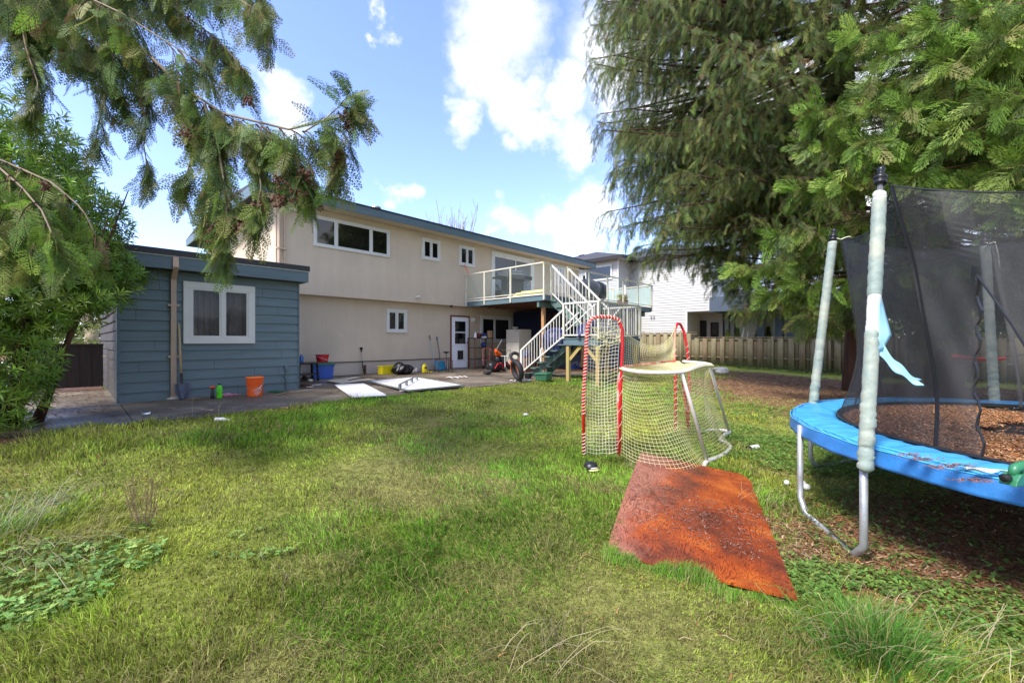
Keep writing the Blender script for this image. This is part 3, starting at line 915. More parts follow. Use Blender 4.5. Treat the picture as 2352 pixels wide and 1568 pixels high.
# landing railing with balusters
LR = LZ + 1.0
def balusters(a, b2, n, zb, zt, m='white_paint', slope=None, rails=True, rz=None):
    """a run of square balusters between two plan points with sloping rails"""
    g = kb(); a = Vector(a); b2 = Vector(b2)
    if rails:
        g.beam((a[0], a[1], zb[0]), (b2[0], b2[1], zb[1]), .03, .04)
        g.beam((a[0], a[1], zt[0] - .02), (b2[0], b2[1], zt[1] - .02), .055, .05)
    for i in range(1, n):
        t = i / n; x = a[0] + (b2[0] - a[0]) * t; y = a[1] + (b2[1] - a[1]) * t
        g.box(x - .009, y - .009, zb[0] + (zb[1] - zb[0]) * t, x + .009, y + .009, zt[0] + (zt[1] - zt[0]) * t - .03)
    return g.build('baluster_run', m, deck)


for (p_, q_) in ((L0, Qa - .03), (L0, Qb), (L1, Qb)): rpost(p_, q_, LZ - .02, LR - .03, w=.06)
balusters((L0, Qa - .03), (L0, Qb), 10, (LZ + .08, LZ + .08), (LR, LR), 'white_paint')
balusters((L0, Qb), (L1, Qb), 22, (LZ + .08, LZ + .08), (LR, LR), 'mossy_paint')
balusters((L1, Qb), (L1, Qa + .1), 9, (LZ + .08, LZ + .08), (LR, LR), 'mossy_paint')
g = kb(); g.beam((L0 + .02, Qb + .05, LZ + .95), (L0 + .02, Qa - .1, LZ + .2), .03, .035, (1, 0, 0)); g.beam((L0 + .5, Qb + .03, LZ + .4), (L0 + 1.2, Qb + .03, LZ + .85), .03, .035, (0, 1, 0)); g.build('landing_brace', 'white_paint', deck)
# upper flight (deck to landing)
up0, up1 = ga, gb_
g = kb()
for p_ in (up0 + .02, up1 - .06):
    g.slab([(p_, KQ, ZD - .04), (p_, KQ, ZD - .34), (p_, Qa - .02, LZ - .03), (p_, Qa - .02, LZ + .22)], (.04, 0, 0))
g.build('stringer', 'green_wood', deck)
nt_u = 7
for i in range(1, nt_u):
    q_ = KQ - (KQ - Qa) * i / nt_u; z_ = ZD - (ZD - LZ) * i / nt_u
    g = kb(); g.box(up0 - .03, q_ - .03, z_ - .035, up1 + .03, q_ + .22, z_); g.build('tread', 'green_wood', deck, bevel=.004)
for p_ in (up0 + .0, up1 + .0):
    balusters((p_, KQ - .05), (p_, Qa - .1), 11, (ZD + .05, LZ + .10), (RT - .05, LR - .02))
    rpost(p_, Qa - .12, LZ, LR, 'white_paint')
# lower flight (landing to ground), turns back towards the house
lw0, lw1 = L0 + .02, L0 + .93
QF = Qa + 1.58; ZG = .46
g = kb()
for p_ in (lw0 + .2, lw1 - .04):
    n_ = 6; pts = []
    for i in range(n_ + 1):
        z_ = LZ - .04 - (LZ - ZG) * i / (n_ + 1); q_ = Qa + (QF - Qa) * i / n_
        pts.append((p_, q_, z_)); pts.append((p_, q_, z_ - (LZ - ZG) / (n_ + 1)))
    pts2 = pts[:-1] + [(p_, QF + .02, ZG - .05), (p_, QF - .16, ZG - .05), (p_, Qa, LZ - .34)]
    g.slab(pts2, (.04, 0, 0))
g.build('stringer', 'green_wood', deck)
for i in range(1, 7):
    z_ = LZ - (LZ - ZG) * i / 7; q_ = Qa + (QF - Qa) * (i - 1) / 6
    g = kb(); g.box(lw0, q_ - .01, z_ - .035, lw1, q_ + .27, z_); g.build('tread', 'green_wood', deck, bevel=.004)
balusters((L0 - .02, Qa), (L0 - .02, QF), 15, (LZ + .02, ZG + .20), (LZ + .80, ZG + .86 + .06), 'white_paint')
rpost(L0 - .02, QF, ZG - .05, ZG + .9, 'white_paint', .07)
balusters((lw1 + .02, Qa + .1), (lw1 + .02, QF), 2, (LZ + .02, ZG + .20), (LZ + .80, ZG + .92), 'white_paint')
rpost(lw1 + .02, QF, ZG - .05, ZG + .9, 'white_paint', .07)

# ------------------------------------------------------------------ shed
SP0, SP1, SQ, SQ1 = .60, 3.61, 10.17, 16.5
SO = (SP0, SQ, ZP)
shed = empty('blue_shed', W(*SO), RZ, 'blue clapboard shed with a flat roof and a white two pane window', 'shed')
def sb(): return MB(SO)


ZH = ZP + 2.42
wp0, wz1 = plane_q(SQ, 419.5, 645.6); wp1, wz0 = plane_q(SQ, 583.8, 788.6)
g = sb(); n = 13; h = (ZH - ZP + .03) / n
def lapbox(g, x0, x1, z0, z1, q, tilt=.02, t=.012):
    g.slab([(x0, q - tilt - t, z0), (x0, q - t * .4, z1), (x0, q + .02, z1), (x0, q + .02, z0)], (x1 - x0, 0, 0))
for i in range(n):
    a = ZP - .03 + i * h; b2 = a + h - .002
    if b2 < wz0 + .03 or a > wz1 - .03: lapbox(g, SP0 + .02, SP1, a, b2, SQ)
    else:
        lapbox(g, SP0 + .02, wp0 + .03, a, b2, SQ); lapbox(g, wp1 - .03, SP1, a, b2, SQ)
        if a < wz0 < b2 and wz0 - a > .03: lapbox(g, wp0 + .03, wp1 - .03, a, wz0, SQ)
        if a < wz1 < b2 and b2 - wz1 > .03: lapbox(g, wp0 + .03, wp1 - .03, wz1, b2, SQ)
g.build('front_wall', 'blue_siding', shed)
rj = random.Random(5); g = sb()
for i in range(n):
    a = ZP - .03 + i * h
    for k in range(2):
        x_ = rj.uniform(SP0 + .2, SP1 - .2)
        if wp0 - .05 < x_ < wp1 + .05 and wz0 - .2 < a < wz1 + .05: continue
        g.slab([(x_, SQ - .0335, a + .004), (x_, SQ - .0075, a + h - .01), (x_, SQ - .004, a + h - .01), (x_, SQ - .030, a + .004)], (.005, 0, 0))
g.build('board_joints', 'black_strip', shed)
g = sb(); lap(g, SQ + .06, SQ1, ZP - .03, ZH, SP0 + .03, n, 'p'); g.build('side_wall', 'shaded_grey', shed)
g = sb(); g.box(SP1 - .06, SQ + .03, ZP - .05, SP1, SQ1, ZH); g.box(SP0 + .04, SQ1 - .05, ZP - .05, SP1 - .061, SQ1, ZH); g.box(SP0 + .04, SQ + .9, ZP - .05, SP1 - .061, SQ + .93, ZH); g.build('inner_wall', 'blue_siding', shed)
g = sb(); g.box(SP0 - .02, SQ - .045, ZP - .03, SP0 + .02, SQ + .06, ZH); g.build('corner_board', 'blue_trim', shed); g = sb(); g.box(SP1, SQ - .04, ZP - .03, SP1 + .025, SQ + .06, ZH); g.build('corner_board', 'blue_trim', shed)
g = sb(); e0, e1 = SP0 - .30, SP1 + .13
g.box(e0, SQ - .30, ZH + .0, e1, SQ - .26, ZH + .235); g.box(e1 - .04, SQ - .259, ZH, e1, SQ1 + .2, ZH + .235); g.box(e0, SQ - .259, ZH, e0 + .04, SQ1 + .2, ZH + .235)
g.build('fascia', 'blue_trim', shed, bevel=.004)
g = sb(); g.box(e0 + .04, SQ - .258, ZH + .001, e1 - .04, SQ - .0, ZH + .02); g.build('soffit', 'soffit_dark', shed)
g = sb(); g.box(e0 - .01, SQ - .325, ZH + .245, e1 + .02, SQ - .27, ZH + .36); g.box(e0 - .01, SQ - .2695, ZH + .245, e0 + .03, SQ1, ZH + .36); g.build('roof_edge', 'black_strip', shed)
g = sb(); g.box(e0, SQ - .315, ZH + .232, e1 + .015, SQ - .262, ZH + .2449); g.build('white_flashing', 'white_trim', shed)
g = sb(); g.add([(e0, SQ - .26, ZH + .25), (e1, SQ - .26, ZH + .25), (e1, SQ1 + .2, ZH + .25), (e0, SQ1 + .2, ZH + .25), (e0, SQ + 1.8, ZH + .62), (e1, SQ + 1.8, ZH + .40)], [(0, 1, 5, 4), (4, 5, 2, 3), (0, 4, 3), (1, 2, 5)]); rf2 = g.build('roof', 'roof_dark', shed)
g = sb()
for i in range(420):
    u = random.random() ** 1.6; v = random.random()
    pp = e0 + .02 + u * 1.3; t = v * 1.9; r_ = random.uniform(.02, .055)
    g.ball((pp, SQ - .25 + t, ZH + .27 + t * .17 * (1 - u * .4)), (r_ * 1.6, r_ * 1.6, r_ * .7), 5, 3, .3)
g.build('roof_moss', 'moss', rf2)
pv, zv = plane_q(SQ + .9, 388, 588)
g = sb(); g.box(pv - .22, SQ + .85, ZH + .3, pv + .22, SQ + 1.2, zv + .0); g.box(pv - .26, SQ + .82, zv, pv + .26, SQ + 1.24, zv + .05); g.build('roof_vent', 'black_metal', rf2)
pc0 = plane_q(SQ + 1.2, 545, 600)[0]
g = sb(); g.slab([(pc0, SQ + .9, ZH + .42), (pc0 + 1.3, SQ + .9, ZH + .30), (pc0 + 1.3, SQ + 3.4, ZH + .60), (pc0, SQ + 3.4, ZH + .86)], (0, 0, .012)); g.build('skylight_sheet', 'poly_sheet', shed)
wi = window(shed, wp0, wp1, wz0, wz1, SQ - .03, ((wp0 + wp1) / 2 + .03,), SO, name='shed_window', w=.13, deep=.045, pane='pane_clear')
g = sb(); g.grid(lambda u, v: (wp0 + .1 + u * (wp1 - wp0 - .2), SQ + .12 + .028 * math.sin(u * 62) + .012 * math.sin(u * 25 + v * 3), wz0 + .05 + v * (wz1 - wz0 - .1)), 160, 6); g.build('curtain', 'curtain', wi, smooth=True)
g = sb(); dx = plane_q(SQ, 397, 700)[0]
g.beam((dx, SQ - .30, ZH + .22), (dx, SQ - .335, ZH + .03), .085, .055, (0, 1, 0)); g.beam((dx, SQ - .335, ZH + .04), (dx, SQ - .085, ZH - .15), .083, .055, (0, 1, 0))
g.beam((dx, SQ - .075, ZH - .12), (dx, SQ - .075, ZP + .02), .085, .06, (0, 1, 0))
dp = g.build('downspout', 'gutter_tan', shed, bevel=.004)
for k in (ZP + .78, ZP + 1.75):
    g = sb(); g.box(dx - .085, SQ - .112, k, dx + .085, SQ - .045, k + .035); g.build('strap', 'gutter_tan', dp)
g = sb(); g.lathe([(.10, 0), (.10, .018), (.055, .03), (.055, .035)], (dx, SQ - .08, ZP + .0), 18); g.build('drain_collar', 'white_trim', dp)
g = sb(); cx = plane_q(SQ, 655.5, 880)[0]; g.tube([(cx, SQ - .055, ZP + .02), (cx, SQ - .055, ZP + .48)], .018, 8); g.box(cx - .035, SQ - .08, ZP + .47, cx + .035, SQ - .02, ZP + .54); g.box(cx - .05, SQ - .07, ZP + .28, cx + .05, SQ - .03, ZP + .3); g.build('conduit', 'blue_siding', shed)
# ------------------------------------------------------------------ grass
def blades(pts, h, w, col, lean=.55, dirv=None):
    """grass blades of three triangles each"""
    n = len(pts)
    a = rng.random(n) * 2 * PI
    sd = np.stack([np.cos(a), np.sin(a), np.zeros(n)], 1)
    b = rng.random(n) * 2 * PI
    ld = np.stack([np.cos(b), np.sin(b), np.zeros(n)], 1) * (rng.random(n)[:, None] ** .7) * lean
    if dirv is not None: ld = ld + dirv
    up = np.array([0, 0, 1.])
    m = pts + h[:, None] * (.55 * up + .35 * ld); t = pts + h[:, None] * (up * (1 - .45 * np.minimum(np.linalg.norm(ld, axis=1), 1.6)[:, None]) + 1.1 * ld)
    ww = w[:, None] * sd
    V = np.stack([pts - ww, pts + ww, m - ww * .8, m + ww * .8, t], 1).reshape(-1, 3)
    k = (np.arange(n) * 5)[:, None]
    Fa = (np.array([[0, 1, 3], [0, 3, 2], [2, 3, 4]])[None] + k[:, :, None]).reshape(-1, 3)
    return V, Fa, np.repeat(col, 5, 0)


def inpoly(x, y, pl):
    r = np.zeros(len(x), bool); n = len(pl)
    for i in range(n):
        x0, y0 = pl[i][:2]; x1, y1 = pl[(i + 1) % n][:2]
        r ^= ((y0 > y) != (y1 > y)) & (x < (x1 - x0) * (y - y0) / (y1 - y0 + 1e-12) + x0)
    return r


PANELS = [[gp(a_, b_, .58) for a_, b_ in pl_] for pl_ in ([(809.6, 912), (889, 907), (880, 900), (835, 879.6), (766, 882)], [(937.5, 899), (1068, 886), (952.7, 865), (843, 875)])]


def lawn(n, rmin, rmax, name=None):
    # polar sampling in front of and around the camera, denser near
    th = rng.uniform(-1.15, 1.15, n)
    u = rng.random(n); r = rmin * (rmax / rmin) ** (u ** .86)
    x = r * np.sin(th); y = r * np.cos(th) - .6
    p = x * S + y * C; q = -x * C + y * S
    edge = 7.66 + (fbm(x, y, 2.5, 3) - .5) * .30
    d, s = zones(x, y)
    excl = inpoly(x, y, [(.75, 3.14), (1.76, 2.62), (2.76, 4.9), (1.72, 5.44)])
    for pl_ in PANELS: excl |= inpoly(x, y, pl_)
    keep = ~excl & ((q < edge) | (p > 12.6)) & (rng.random(n) > np.clip(d * 1.25 - .12, 0, 1)) & (p < 25.2)
    x, y, r, d, s, p, q = (v[keep] for v in (x, y, r, d, s, p, q)); n = len(x)
    # tufts: pull blades towards clump centres
    z = gz(x, y) - .006
    lush = sm((fbm(x, y, .7, 21) - .40) * 4)
    tall = sm((fbm(x, y, 1.3, 33) - .52) * 6)
    h = (.022 + .032 * lush + .040 * tall) * rng.uniform(.5, 1.5, n) * (1 - .35 * s)
    left = sm((-x - 1.2) / 2.5); h *= 1 + .7 * left; h *= .55 + .9 * fbm(x, y, 5.5, 63, 2)
    w = (.00085 + .00046 * r) * rng.uniform(.7, 1.3, n)
    mix = rng.random(n)
    isstraw = mix < (.08 + .34 * sm((fbm(x, y, 2.6, 57, 4) - .50) * 6) + .40 * s + .05 * sm((3.2 - y) / 2) + .12 * d - .06 * left)
    brown = (mix > .93 - .06 * sm((3 - y) / 2)) | (d > .5) & (mix > .8)
    g = G_FRESH[None] * (1 - (1 - lush[:, None]) * .6) + G_DULL[None] * ((1 - lush[:, None]) * .6)
    g = g * rng.uniform(.45, 1.7, n)[:, None]
    g[:, 0] *= 1 + .5 * (fbm(x, y, .8, 44) - .3)
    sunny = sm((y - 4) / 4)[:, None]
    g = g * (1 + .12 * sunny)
    damp = .72 + .5 * sm((fbm(x, y, 2.4, 15, 5) - .28) * 2.6); g = g * damp[:, None]
    col = np.where(isstraw[:, None], G_STRAW[None] * rng.uniform(.45, 1.2, n)[:, None], g)
    col = np.where(brown[:, None], np.array([.11, .065, .03])[None] * rng.uniform(.6, 1.5, n)[:, None], col)
    flat = rng.normal(0, .25, (n, 3)) * np.array([1, 1, 0]) * isstraw[:, None] * 2.2
    comb = np.stack([fbm(x, y, .9, 50) - .5, fbm(x, y, .9, 60) - .5, np.zeros(n)], 1) * 2.4
    return blades(np.stack([x, y, z], 1), h * (1 + .25 * isstraw), w, col, .75, flat + comb)


def merge(parts):
    Vs = []; Fs = []; Cs = []; k = 0
    for V, Fa, Cc in parts:
        Vs.append(V); Fs.append(Fa + k); Cs.append(Cc); k += len(V)
    return np.concatenate(Vs), np.concatenate(Fs), np.concatenate(Cs)


V, Fa, Cc = lawn(820000, .9, 21)
o = np_obj('lawn_grass', V, Fa, 'grass_attr', Cc)
tag(o, 'short matted green lawn grass mixed with straw, growing over the whole yard', 'grass', kind='stuff')

# taller fringe of grass folding over the near edge of the plywood
n = 5200; u_ = np.clip(rng.random(n) + .0, 0, 1); a_ = np.array([.704, 3.16]); b_ = np.array([1.777, 2.60]); nrm_ = np.array([-.46, -.89])
xy = a_[None] + (b_ - a_)[None] * u_[:, None] + nrm_[None] * (np.abs(rng.normal(0, .06, n)) - .01 + .03 * np.sin(u_ * 21))[:, None]
P = np.column_stack([xy, gz(xy[:, 0], xy[:, 1])])
hh = (.010 + .085 * sm((fbm(xy[:, 0], xy[:, 1], 5, 4, 3) - .3) * 2)) * rng.uniform(.4, 1.3, n) * (1 - .5 * (u_ > .75))
gc_ = np.where((rng.random(n) < .25)[:, None], G_STRAW[None], G_FRESH[None] * 1.0) * rng.uniform(.5, 1.4, n)[:, None]
V, Fa, Cc = blades(P, hh, np.full(n, .0016), gc_, .6, np.tile([.25, .45, 0], (n, 1)))
tag(np_obj('edge_grass', V, Fa, 'grass_attr', Cc), 'fringe of longer grass folding over the near edge of the plywood', 'grass', kind='stuff')

# long dead stems lying and standing in the lawn
def long_stems(cx, cy, n, L, spread, ax, tilt=.8, col=(.30, .25, .15), wd=.0016, rad=.12):
    a = rng.uniform(0, 2 * PI, n) if ax is None else rng.normal(ax, spread, n)
    px = cx + rng.normal(0, rad, n); py = cy + rng.normal(0, rad, n)
    P = np.stack([px, py, gz(px, py)], 1)
    hor = np.stack([np.cos(a), np.sin(a), np.zeros(n)], 1) * rng.uniform(.3, 1.2, n)[:, None] * tilt
    ln = L * rng.uniform(.5, 1.15, n); k = 6
    T = np.linspace(0, 1, k)
    pts = P[:, None] + hor[:, None] * ln[:, None, None] * T[None, :, None] + np.array([0, 0, 1.])[None, None] * ln[:, None, None] * (T - .62 * tilt * T ** 2)[None, :, None]
    pts = pts + (rng.normal(0, .008, (n, k, 3)) * T[None, :, None])
    sd = norm(np.cross(hor, np.array([0, 0, 1.])) + 1e-6) * wd
    V = np.stack([pts - sd[:, None], pts + sd[:, None]], 2).reshape(n, 2 * k, 3)
    f1 = np.array([[2 * i, 2 * i + 1, 2 * i + 3] for i in range(k - 1)] + [[2 * i, 2 * i + 3, 2 * i + 2] for i in range(k - 1)])
    Fa = f1[None] + (np.arange(n) * 2 * k)[:, None, None]
    Cc = np.repeat(np.array(col)[None] * rng.uniform(.6, 1.3, n)[:, None], 2 * k, 0)
    return V.reshape(-1, 3), Fa.reshape(-1, 3), Cc


def stems_at(x, y, *a, **k):
    v = gp(x, y); return long_stems(v[0], v[1], *a, **k)


parts = [stems_at(2150, 1520, 60, .40, .5, .2, tilt=1.0, rad=.2, col=(.42, .36, .2)), stems_at(1850, 1480, 22, .40, .5, -.6, tilt=1.0, rad=.1, col=(.36, .31, .18)),
         stems_at(30, 1230, 60, .6, .5, 1.0, tilt=.9, rad=.14, col=(.36, .33, .24)), stems_at(60, 1300, 40, .6, .4, -.1, tilt=1.1, rad=.12, col=(.36, .32, .2)),
         stems_at(1280, 1500, 26, .28, 1, None, tilt=.4, col=(.24, .19, .12), rad=.06), stems_at(1200, 1545, 10, .5, .4, .1, tilt=1.1, rad=.1, col=(.42, .36, .22)),
         stems_at(990, 985, 40, .55, .6, .1, tilt=.9, rad=.25, col=(.36, .28, .17)), stems_at(1120, 965, 16, .45, .6, .3, tilt=.8, rad=.25, col=(.3, .24, .15)),
         stems_at(1110, 1140, 14, .30, 1, None, tilt=.5, rad=.1), stems_at(660, 1340, 10, .3, 1, None, tilt=.7, rad=.04), stems_at(420, 985, 5, .5, 1, None, tilt=.5, rad=.3),
         stems_at(1300, 1150, 12, .3, 1, None, tilt=.7, rad=.2), stems_at(600, 1500, 30, .25, 1, None, tilt=.5, col=(.2, .14, .09), rad=.2), stems_at(1760, 1160, 40, .3, .8, .4, tilt=1.2, col=(.4, .33, .2), rad=.14)]
V, Fa, Cc = merge(parts)
tag(np_obj('dry_grass_stems', V, Fa, 'grass_attr', Cc), 'long straw coloured dead grass stems lying in the lawn', 'dead grass', kind='stuff')

# lush tuft near the lower right corner
v = gp(2010, 1490); n = 1500
P = np.stack([v[0] + rng.normal(0, .14, n), v[1] + rng.normal(0, .12, n)], 1)
P = np.column_stack([P, gz(P[:, 0], P[:, 1])])
dv = (P - np.array([v[0], v[1], 0])) * np.array([1, 1, 0]) * 3.5
V, Fa, Cc = blades(P, rng.uniform(.08, .24, n), np.full(n, .0028), np.where((rng.random(n) < .2)[:, None], G_STRAW[None], np.array([.10, .24, .035])[None]) * rng.uniform(.6, 1.5, n)[:, None], .5, dv)
tag(np_obj('grass_tuft', V, Fa, 'grass_attr', Cc), 'lush dark green grass tuft near the camera in the lower right corner', 'grass tuft')

# ------------------------------------------------------------------ creeping leafy ground cover
def lobed_leaf():
    """three-lobed crinkled leaf, about one unit across"""
    V = [(0, 0, 0)]; Fs = []
    for c in (-1.15, 0, 1.15):
        b = len(V)
        for da, r, z in ((-.50, .55, .05), (-.26, .92, .0), (0, .72, .10), (.26, .92, .0), (.50, .55, .05)):
            V.append((r * math.cos(c + da), r * math.sin(c + da), z))
        for i in range(4): Fs.append((0, b + i, b + i + 1))
    return np.array(V) * .6, np.array(Fs)


LT, LF = lobed_leaf()


def cover(cx, cy, rx, ry, n, size, col, dens=None, hgt=.05, ang=0):
    a = rng.random(n) * 2 * PI; r = np.sqrt(rng.random(n))
    ux = r * np.cos(a) * rx; uy = r * np.sin(a) * ry
    x = cx + ux * math.cos(ang) - uy * math.sin(ang); y = cy + ux * math.sin(ang) + uy * math.cos(ang)
    k = fbm(x, y, 1.6, 71) > (.36 if dens is None else dens)
    k &= ~inpoly(x, y, [(.70, 3.14), (1.78, 2.58), (2.80, 4.9), (1.69, 5.48)])
    x, y = x[k], y[k]; n = len(x)
    z = gz(x, y) + rng.uniform(.01, hgt, n)
    R = frames(np.stack([np.cos(a[:n]), np.sin(a[:n]), rng.normal(0, .22, n)], 1), None, rng.normal(0, .35, n))
    cc = np.array(col)[None] * rng.uniform(.55, 1.6, n)[:, None]
    cc[:, 0] *= rng.uniform(.8, 1.3, n)
    V, Fa, Cc = scatter(LT, LF, np.stack([x, y, z], 1), R, size * rng.uniform(.5, 1.25, n), cc)
    return V, Fa, Cc


GC = (.14, .25, .05)
v1 = gp(130, 1330); v2 = gp(1800, 1040); v3 = gp(2080, 1400); v4 = gp(1700, 985); v5 = gp(1980, 1340); v6 = gp(2200, 1180); v7 = gp(250, 1430)
parts = [cover(v1[0], v1[1], .75, .42, 1150, .056, (.20, .34, .09), .42, .07), cover(v7[0] - .1, v7[1] + .05, .35, .2, 260, .06, (.20, .34, .08), .40, .07),
         cover(v2[0], v2[1], 1.6, 1.0, 7600, .048, GC, .36, .06, -.3), cover(5.2, 8.2, 2.2, 1.8, 3600, .06, GC, .46, .06), cover(v3[0], v3[1], 1.1, .42, 3400, .034, GC, .3, .05, -.5), cover(v4[0], v4[1], 1.3, 1.2, 2600, .045, GC, .42, .05),
         cover(v5[0] - .2, v5[1], .55, .2, 900, .034, GC, .3, .05), cover(5.0, 3.2, 2.6, 1.7, 7500, .045, (.11, .19, .04), .42, .07), cover(3.2, 2.1, 1.4, .5, 2600, .036, GC, .40, .05, -.5),
         cover(v1[0] + .9, v1[1] + .45, .35, .2, 160, .05, (.2, .34, .08), .3, .05), cover(-4.0, 3.1, .6, .5, 300, .05, (.1, .18, .05), .3, .05)]
V, Fa, Cc = merge(parts)
tag(np_obj('creeping_leaves', V, Fa, 'leaf_attr', Cc), 'low creeping buttercup leaves spreading over the ground around the trampoline and lower left lawn', 'ground cover', kind='stuff')

# fence-foot weeds and brambles
parts = []
for q_ in np.arange(10.5, -5.5, -.32):
    c_ = W(24.9 - random.random() * 1.0, q_)
    parts.append(cover(c_[0], c_[1], .55, .4, 95, .10, (.07, .12, .035), .25, random.choice((.15, .22, .3, .75 if random.random() < .3 else .3))))
V, Fa, Cc = merge(parts)
tag(np_obj('fence_weeds', V, Fa, 'leaf_attr', Cc), 'tangled brambles and weeds growing along the foot of the wooden fence', 'weeds', kind='stuff')

# ------------------------------------------------------------------ fallen needles and litter
def sticks(pts, L, w, cols, tilt=.12, lift=.004):
    n = len(pts); a = rng.random(n) * 2 * PI
    d = np.stack([np.cos(a), np.sin(a), rng.normal(0, tilt, n)], 1) * (L * rng.uniform(.4, 1.3, n))[:, None] / 2
    s_ = norm(np.cross(d, [0, 0, 1.])) * (w * rng.uniform(.6, 1.5, n))[:, None] / 2
    up = np.array([0, 0, lift])
    bend = np.cross(d, [0, 0, 1.]) * rng.normal(0, .25, n)[:, None]
    V = np.stack([pts - d - s_, pts - d + s_, pts + bend + s_ + up, pts + bend - s_ + up, pts + d + s_ * .4, pts + d - s_ * .4], 1).reshape(-1, 3)
    Fa = (np.array([[0, 1, 2, 3], [3, 2, 4, 5]])[None] + (np.arange(n) * 6)[:, None, None]).reshape(-1, 4)
    return V, Fa, np.repeat(cols, 6, 0)


n = 130000
u = rng.random(n)
x = np.where(u < .62, 4.2 + rng.normal(0, 1.9, n), rng.uniform(2, 17, n)); y = np.where(u < .62, 3.4 + rng.normal(0, 1.3, n), rng.uniform(5, 20, n))
w0 = rng.random(n) < .12; x = np.where(w0, rng.uniform(-8, -3, n), x); y = np.where(w0, rng.uniform(3.5, 8, n), y)
d, s = zones(x, y); k = (rng.random(n) < d * .95 + .03) & (y > .6); x, y = x[k], y[k]; n = len(x); r = np.hypot(x, y)
base = np.array([[.20, .085, .04], [.28, .13, .06], [.12, .06, .035], [.32, .22, .13]])[rng.integers(0, 4, n)] * rng.uniform(.5, 1.4, n)[:, None]
V, Fa, Cc = sticks(np.stack([x, y, gz(x, y) + .006 + rng.random(n) * .02], 1), .05 + .006 * r, .0035 + .0011 * r, base)
tag(np_obj('needle_litter', V, Fa, 'litter_attr', Cc), 'reddish brown fallen cedar needles and twigs covering the bare earth', 'fallen needles', kind='stuff')
n = 14000
p_ = rng.uniform(-3, 12.4, n); q_ = rng.uniform(7.66, 12.9, n)
m_ = np.arange(n) > 9500; p_ = np.where(m_, rng.uniform(-2.4, .55, n), p_); q_ = np.where(m_, rng.uniform(9, 18, n), q_)
k = (fbm(p_, q_, .9, 81) > .52) | (q_ < 7.95) | (p_ < .5); p_, q_ = p_[k], q_[k]; n = len(p_)
k = ~((p_ > .5) & (p_ < 3.7) & (q_ > 10)); p_, q_ = p_[k], q_[k]; n = len(p_)
P = np.stack([p_ * S - q_ * C, p_ * C + q_ * S, .553 + .0 * p_], 1)
V, Fa, Cc = sticks(P, np.full(n, .045), np.full(n, .012), np.array([[.10, .05, .03], [.16, .09, .05], [.06, .04, .03]])[rng.integers(0, 3, n)] * rng.uniform(.6, 1.4, n)[:, None])
tag(np_obj('patio_leaf_litter', V, Fa, 'litter_attr', Cc), 'wet brown leaf crumbs scattered over the concrete patio', 'leaf litter', kind='stuff')

# ------------------------------------------------------------------ cedar sprays
def quadleaf(V, Fs, a, b, w, z=0.):
    """narrow pointed leaf from a to b"""
    a = np.array(a, float); b = np.array(b, float); d = b - a; s_ = np.array([-d[1], d[0], 0]); s_ = s_ / (np.linalg.norm(s_) + 1e-9) * w
    m = a + d * .45 + np.array([0, 0, z]); i = len(V)
    V += [tuple(a), tuple(m - s_), tuple(b), tuple(m + s_)]; Fs.append((i, i + 1, i + 2, i + 3))


def spray_fine():
    V = []; Fs = []; r = random.Random(3)
    quadleaf(V, Fs, (0, 0, 0), (1, 0, -.1), .012)
    nb = 9
    for i in range(nb):
        t = .07 + .9 * i / nb; L = .40 * (1 - t) ** .8 + .05; L *= .75 + .25 * min(1, t * 6)
        for s_ in (-1, 1):
            an = s_ * r.uniform(.75, .95) * (1 - .25 * t); bx, by = t + (.02 if s_ > 0 else 0), 0
            ex, ey = bx + L * math.cos(an), by + L * math.sin(an)
            quadleaf(V, Fs, (bx, by, -.1 * t * t), (ex, ey, -.1 * t * t - .05), .014)
            m = max(1, int(L / .085))
            for j in range(m):
                u = (j + .6) / (m + .4); cx, cy = bx + (ex - bx) * u, by + (ey - by) * u; l2 = .10 * (1 - u * .5)
                for s2 in (-1, 1):
                    a2 = an + s2 * .6
                    quadleaf(V, Fs, (cx, cy, -.1 * t * t), (cx + l2 * math.cos(a2), cy + l2 * math.sin(a2), -.1 * t * t - .03), .013)
    return np.array(V), np.array(Fs)


def spray_mid(nb=8, seed=5):
    V = []; Fs = []; r = random.Random(seed)
    quadleaf(V, Fs, (0, 0, 0), (1, 0, -.12), .016)
    for i in range(nb):
        t = .06 + .9 * i / nb; L = .42 * (1 - t) ** .6 + .06
        for s_ in (-1, 1):
            an = s_ * r.uniform(.6, .95); bx = t + r.uniform(0, .04)
            ex, ey = bx + L * math.cos(an), L * math.sin(an)
            quadleaf(V, Fs, (bx, 0, -.1 * t), (ex, ey, -.1 * t - r.uniform(0, .12)), .026)
            for u in (.35, .65):
                cx, cy = bx + (ex - bx) * u, ey * u; a2 = an - s_ * .8; l2 = .13
                quadleaf(V, Fs, (cx, cy, -.1 * t), (cx + l2 * math.cos(a2), cy + l2 * math.sin(a2), -.1 * t - .05), .020)
    return np.array(V), np.array(Fs)


def spray_strand():
    V = []; Fs = []; r = random.Random(9)
    quadleaf(V, Fs, (0, 0, 0), (1, 0, -.06), .014)
    for i in range(8):
        t = .05 + .85 * i / 8; L = .27 * (1 - t) ** .5 + .05
        for s_ in (-1, 1):
            an = s_ * r.uniform(.45, .75); bx = t + r.uniform(0, .06); quadleaf(V, Fs, (bx, 0, -.06 * t), (bx + L * math.cos(an), L * math.sin(an), -.06 * t - r.uniform(-.03, .10)), .019)
    return np.array(V), np.array(Fs)


SF = spray_fine(); SM = spray_mid(); SC = spray_mid(5, 8); SL = spray_strand()


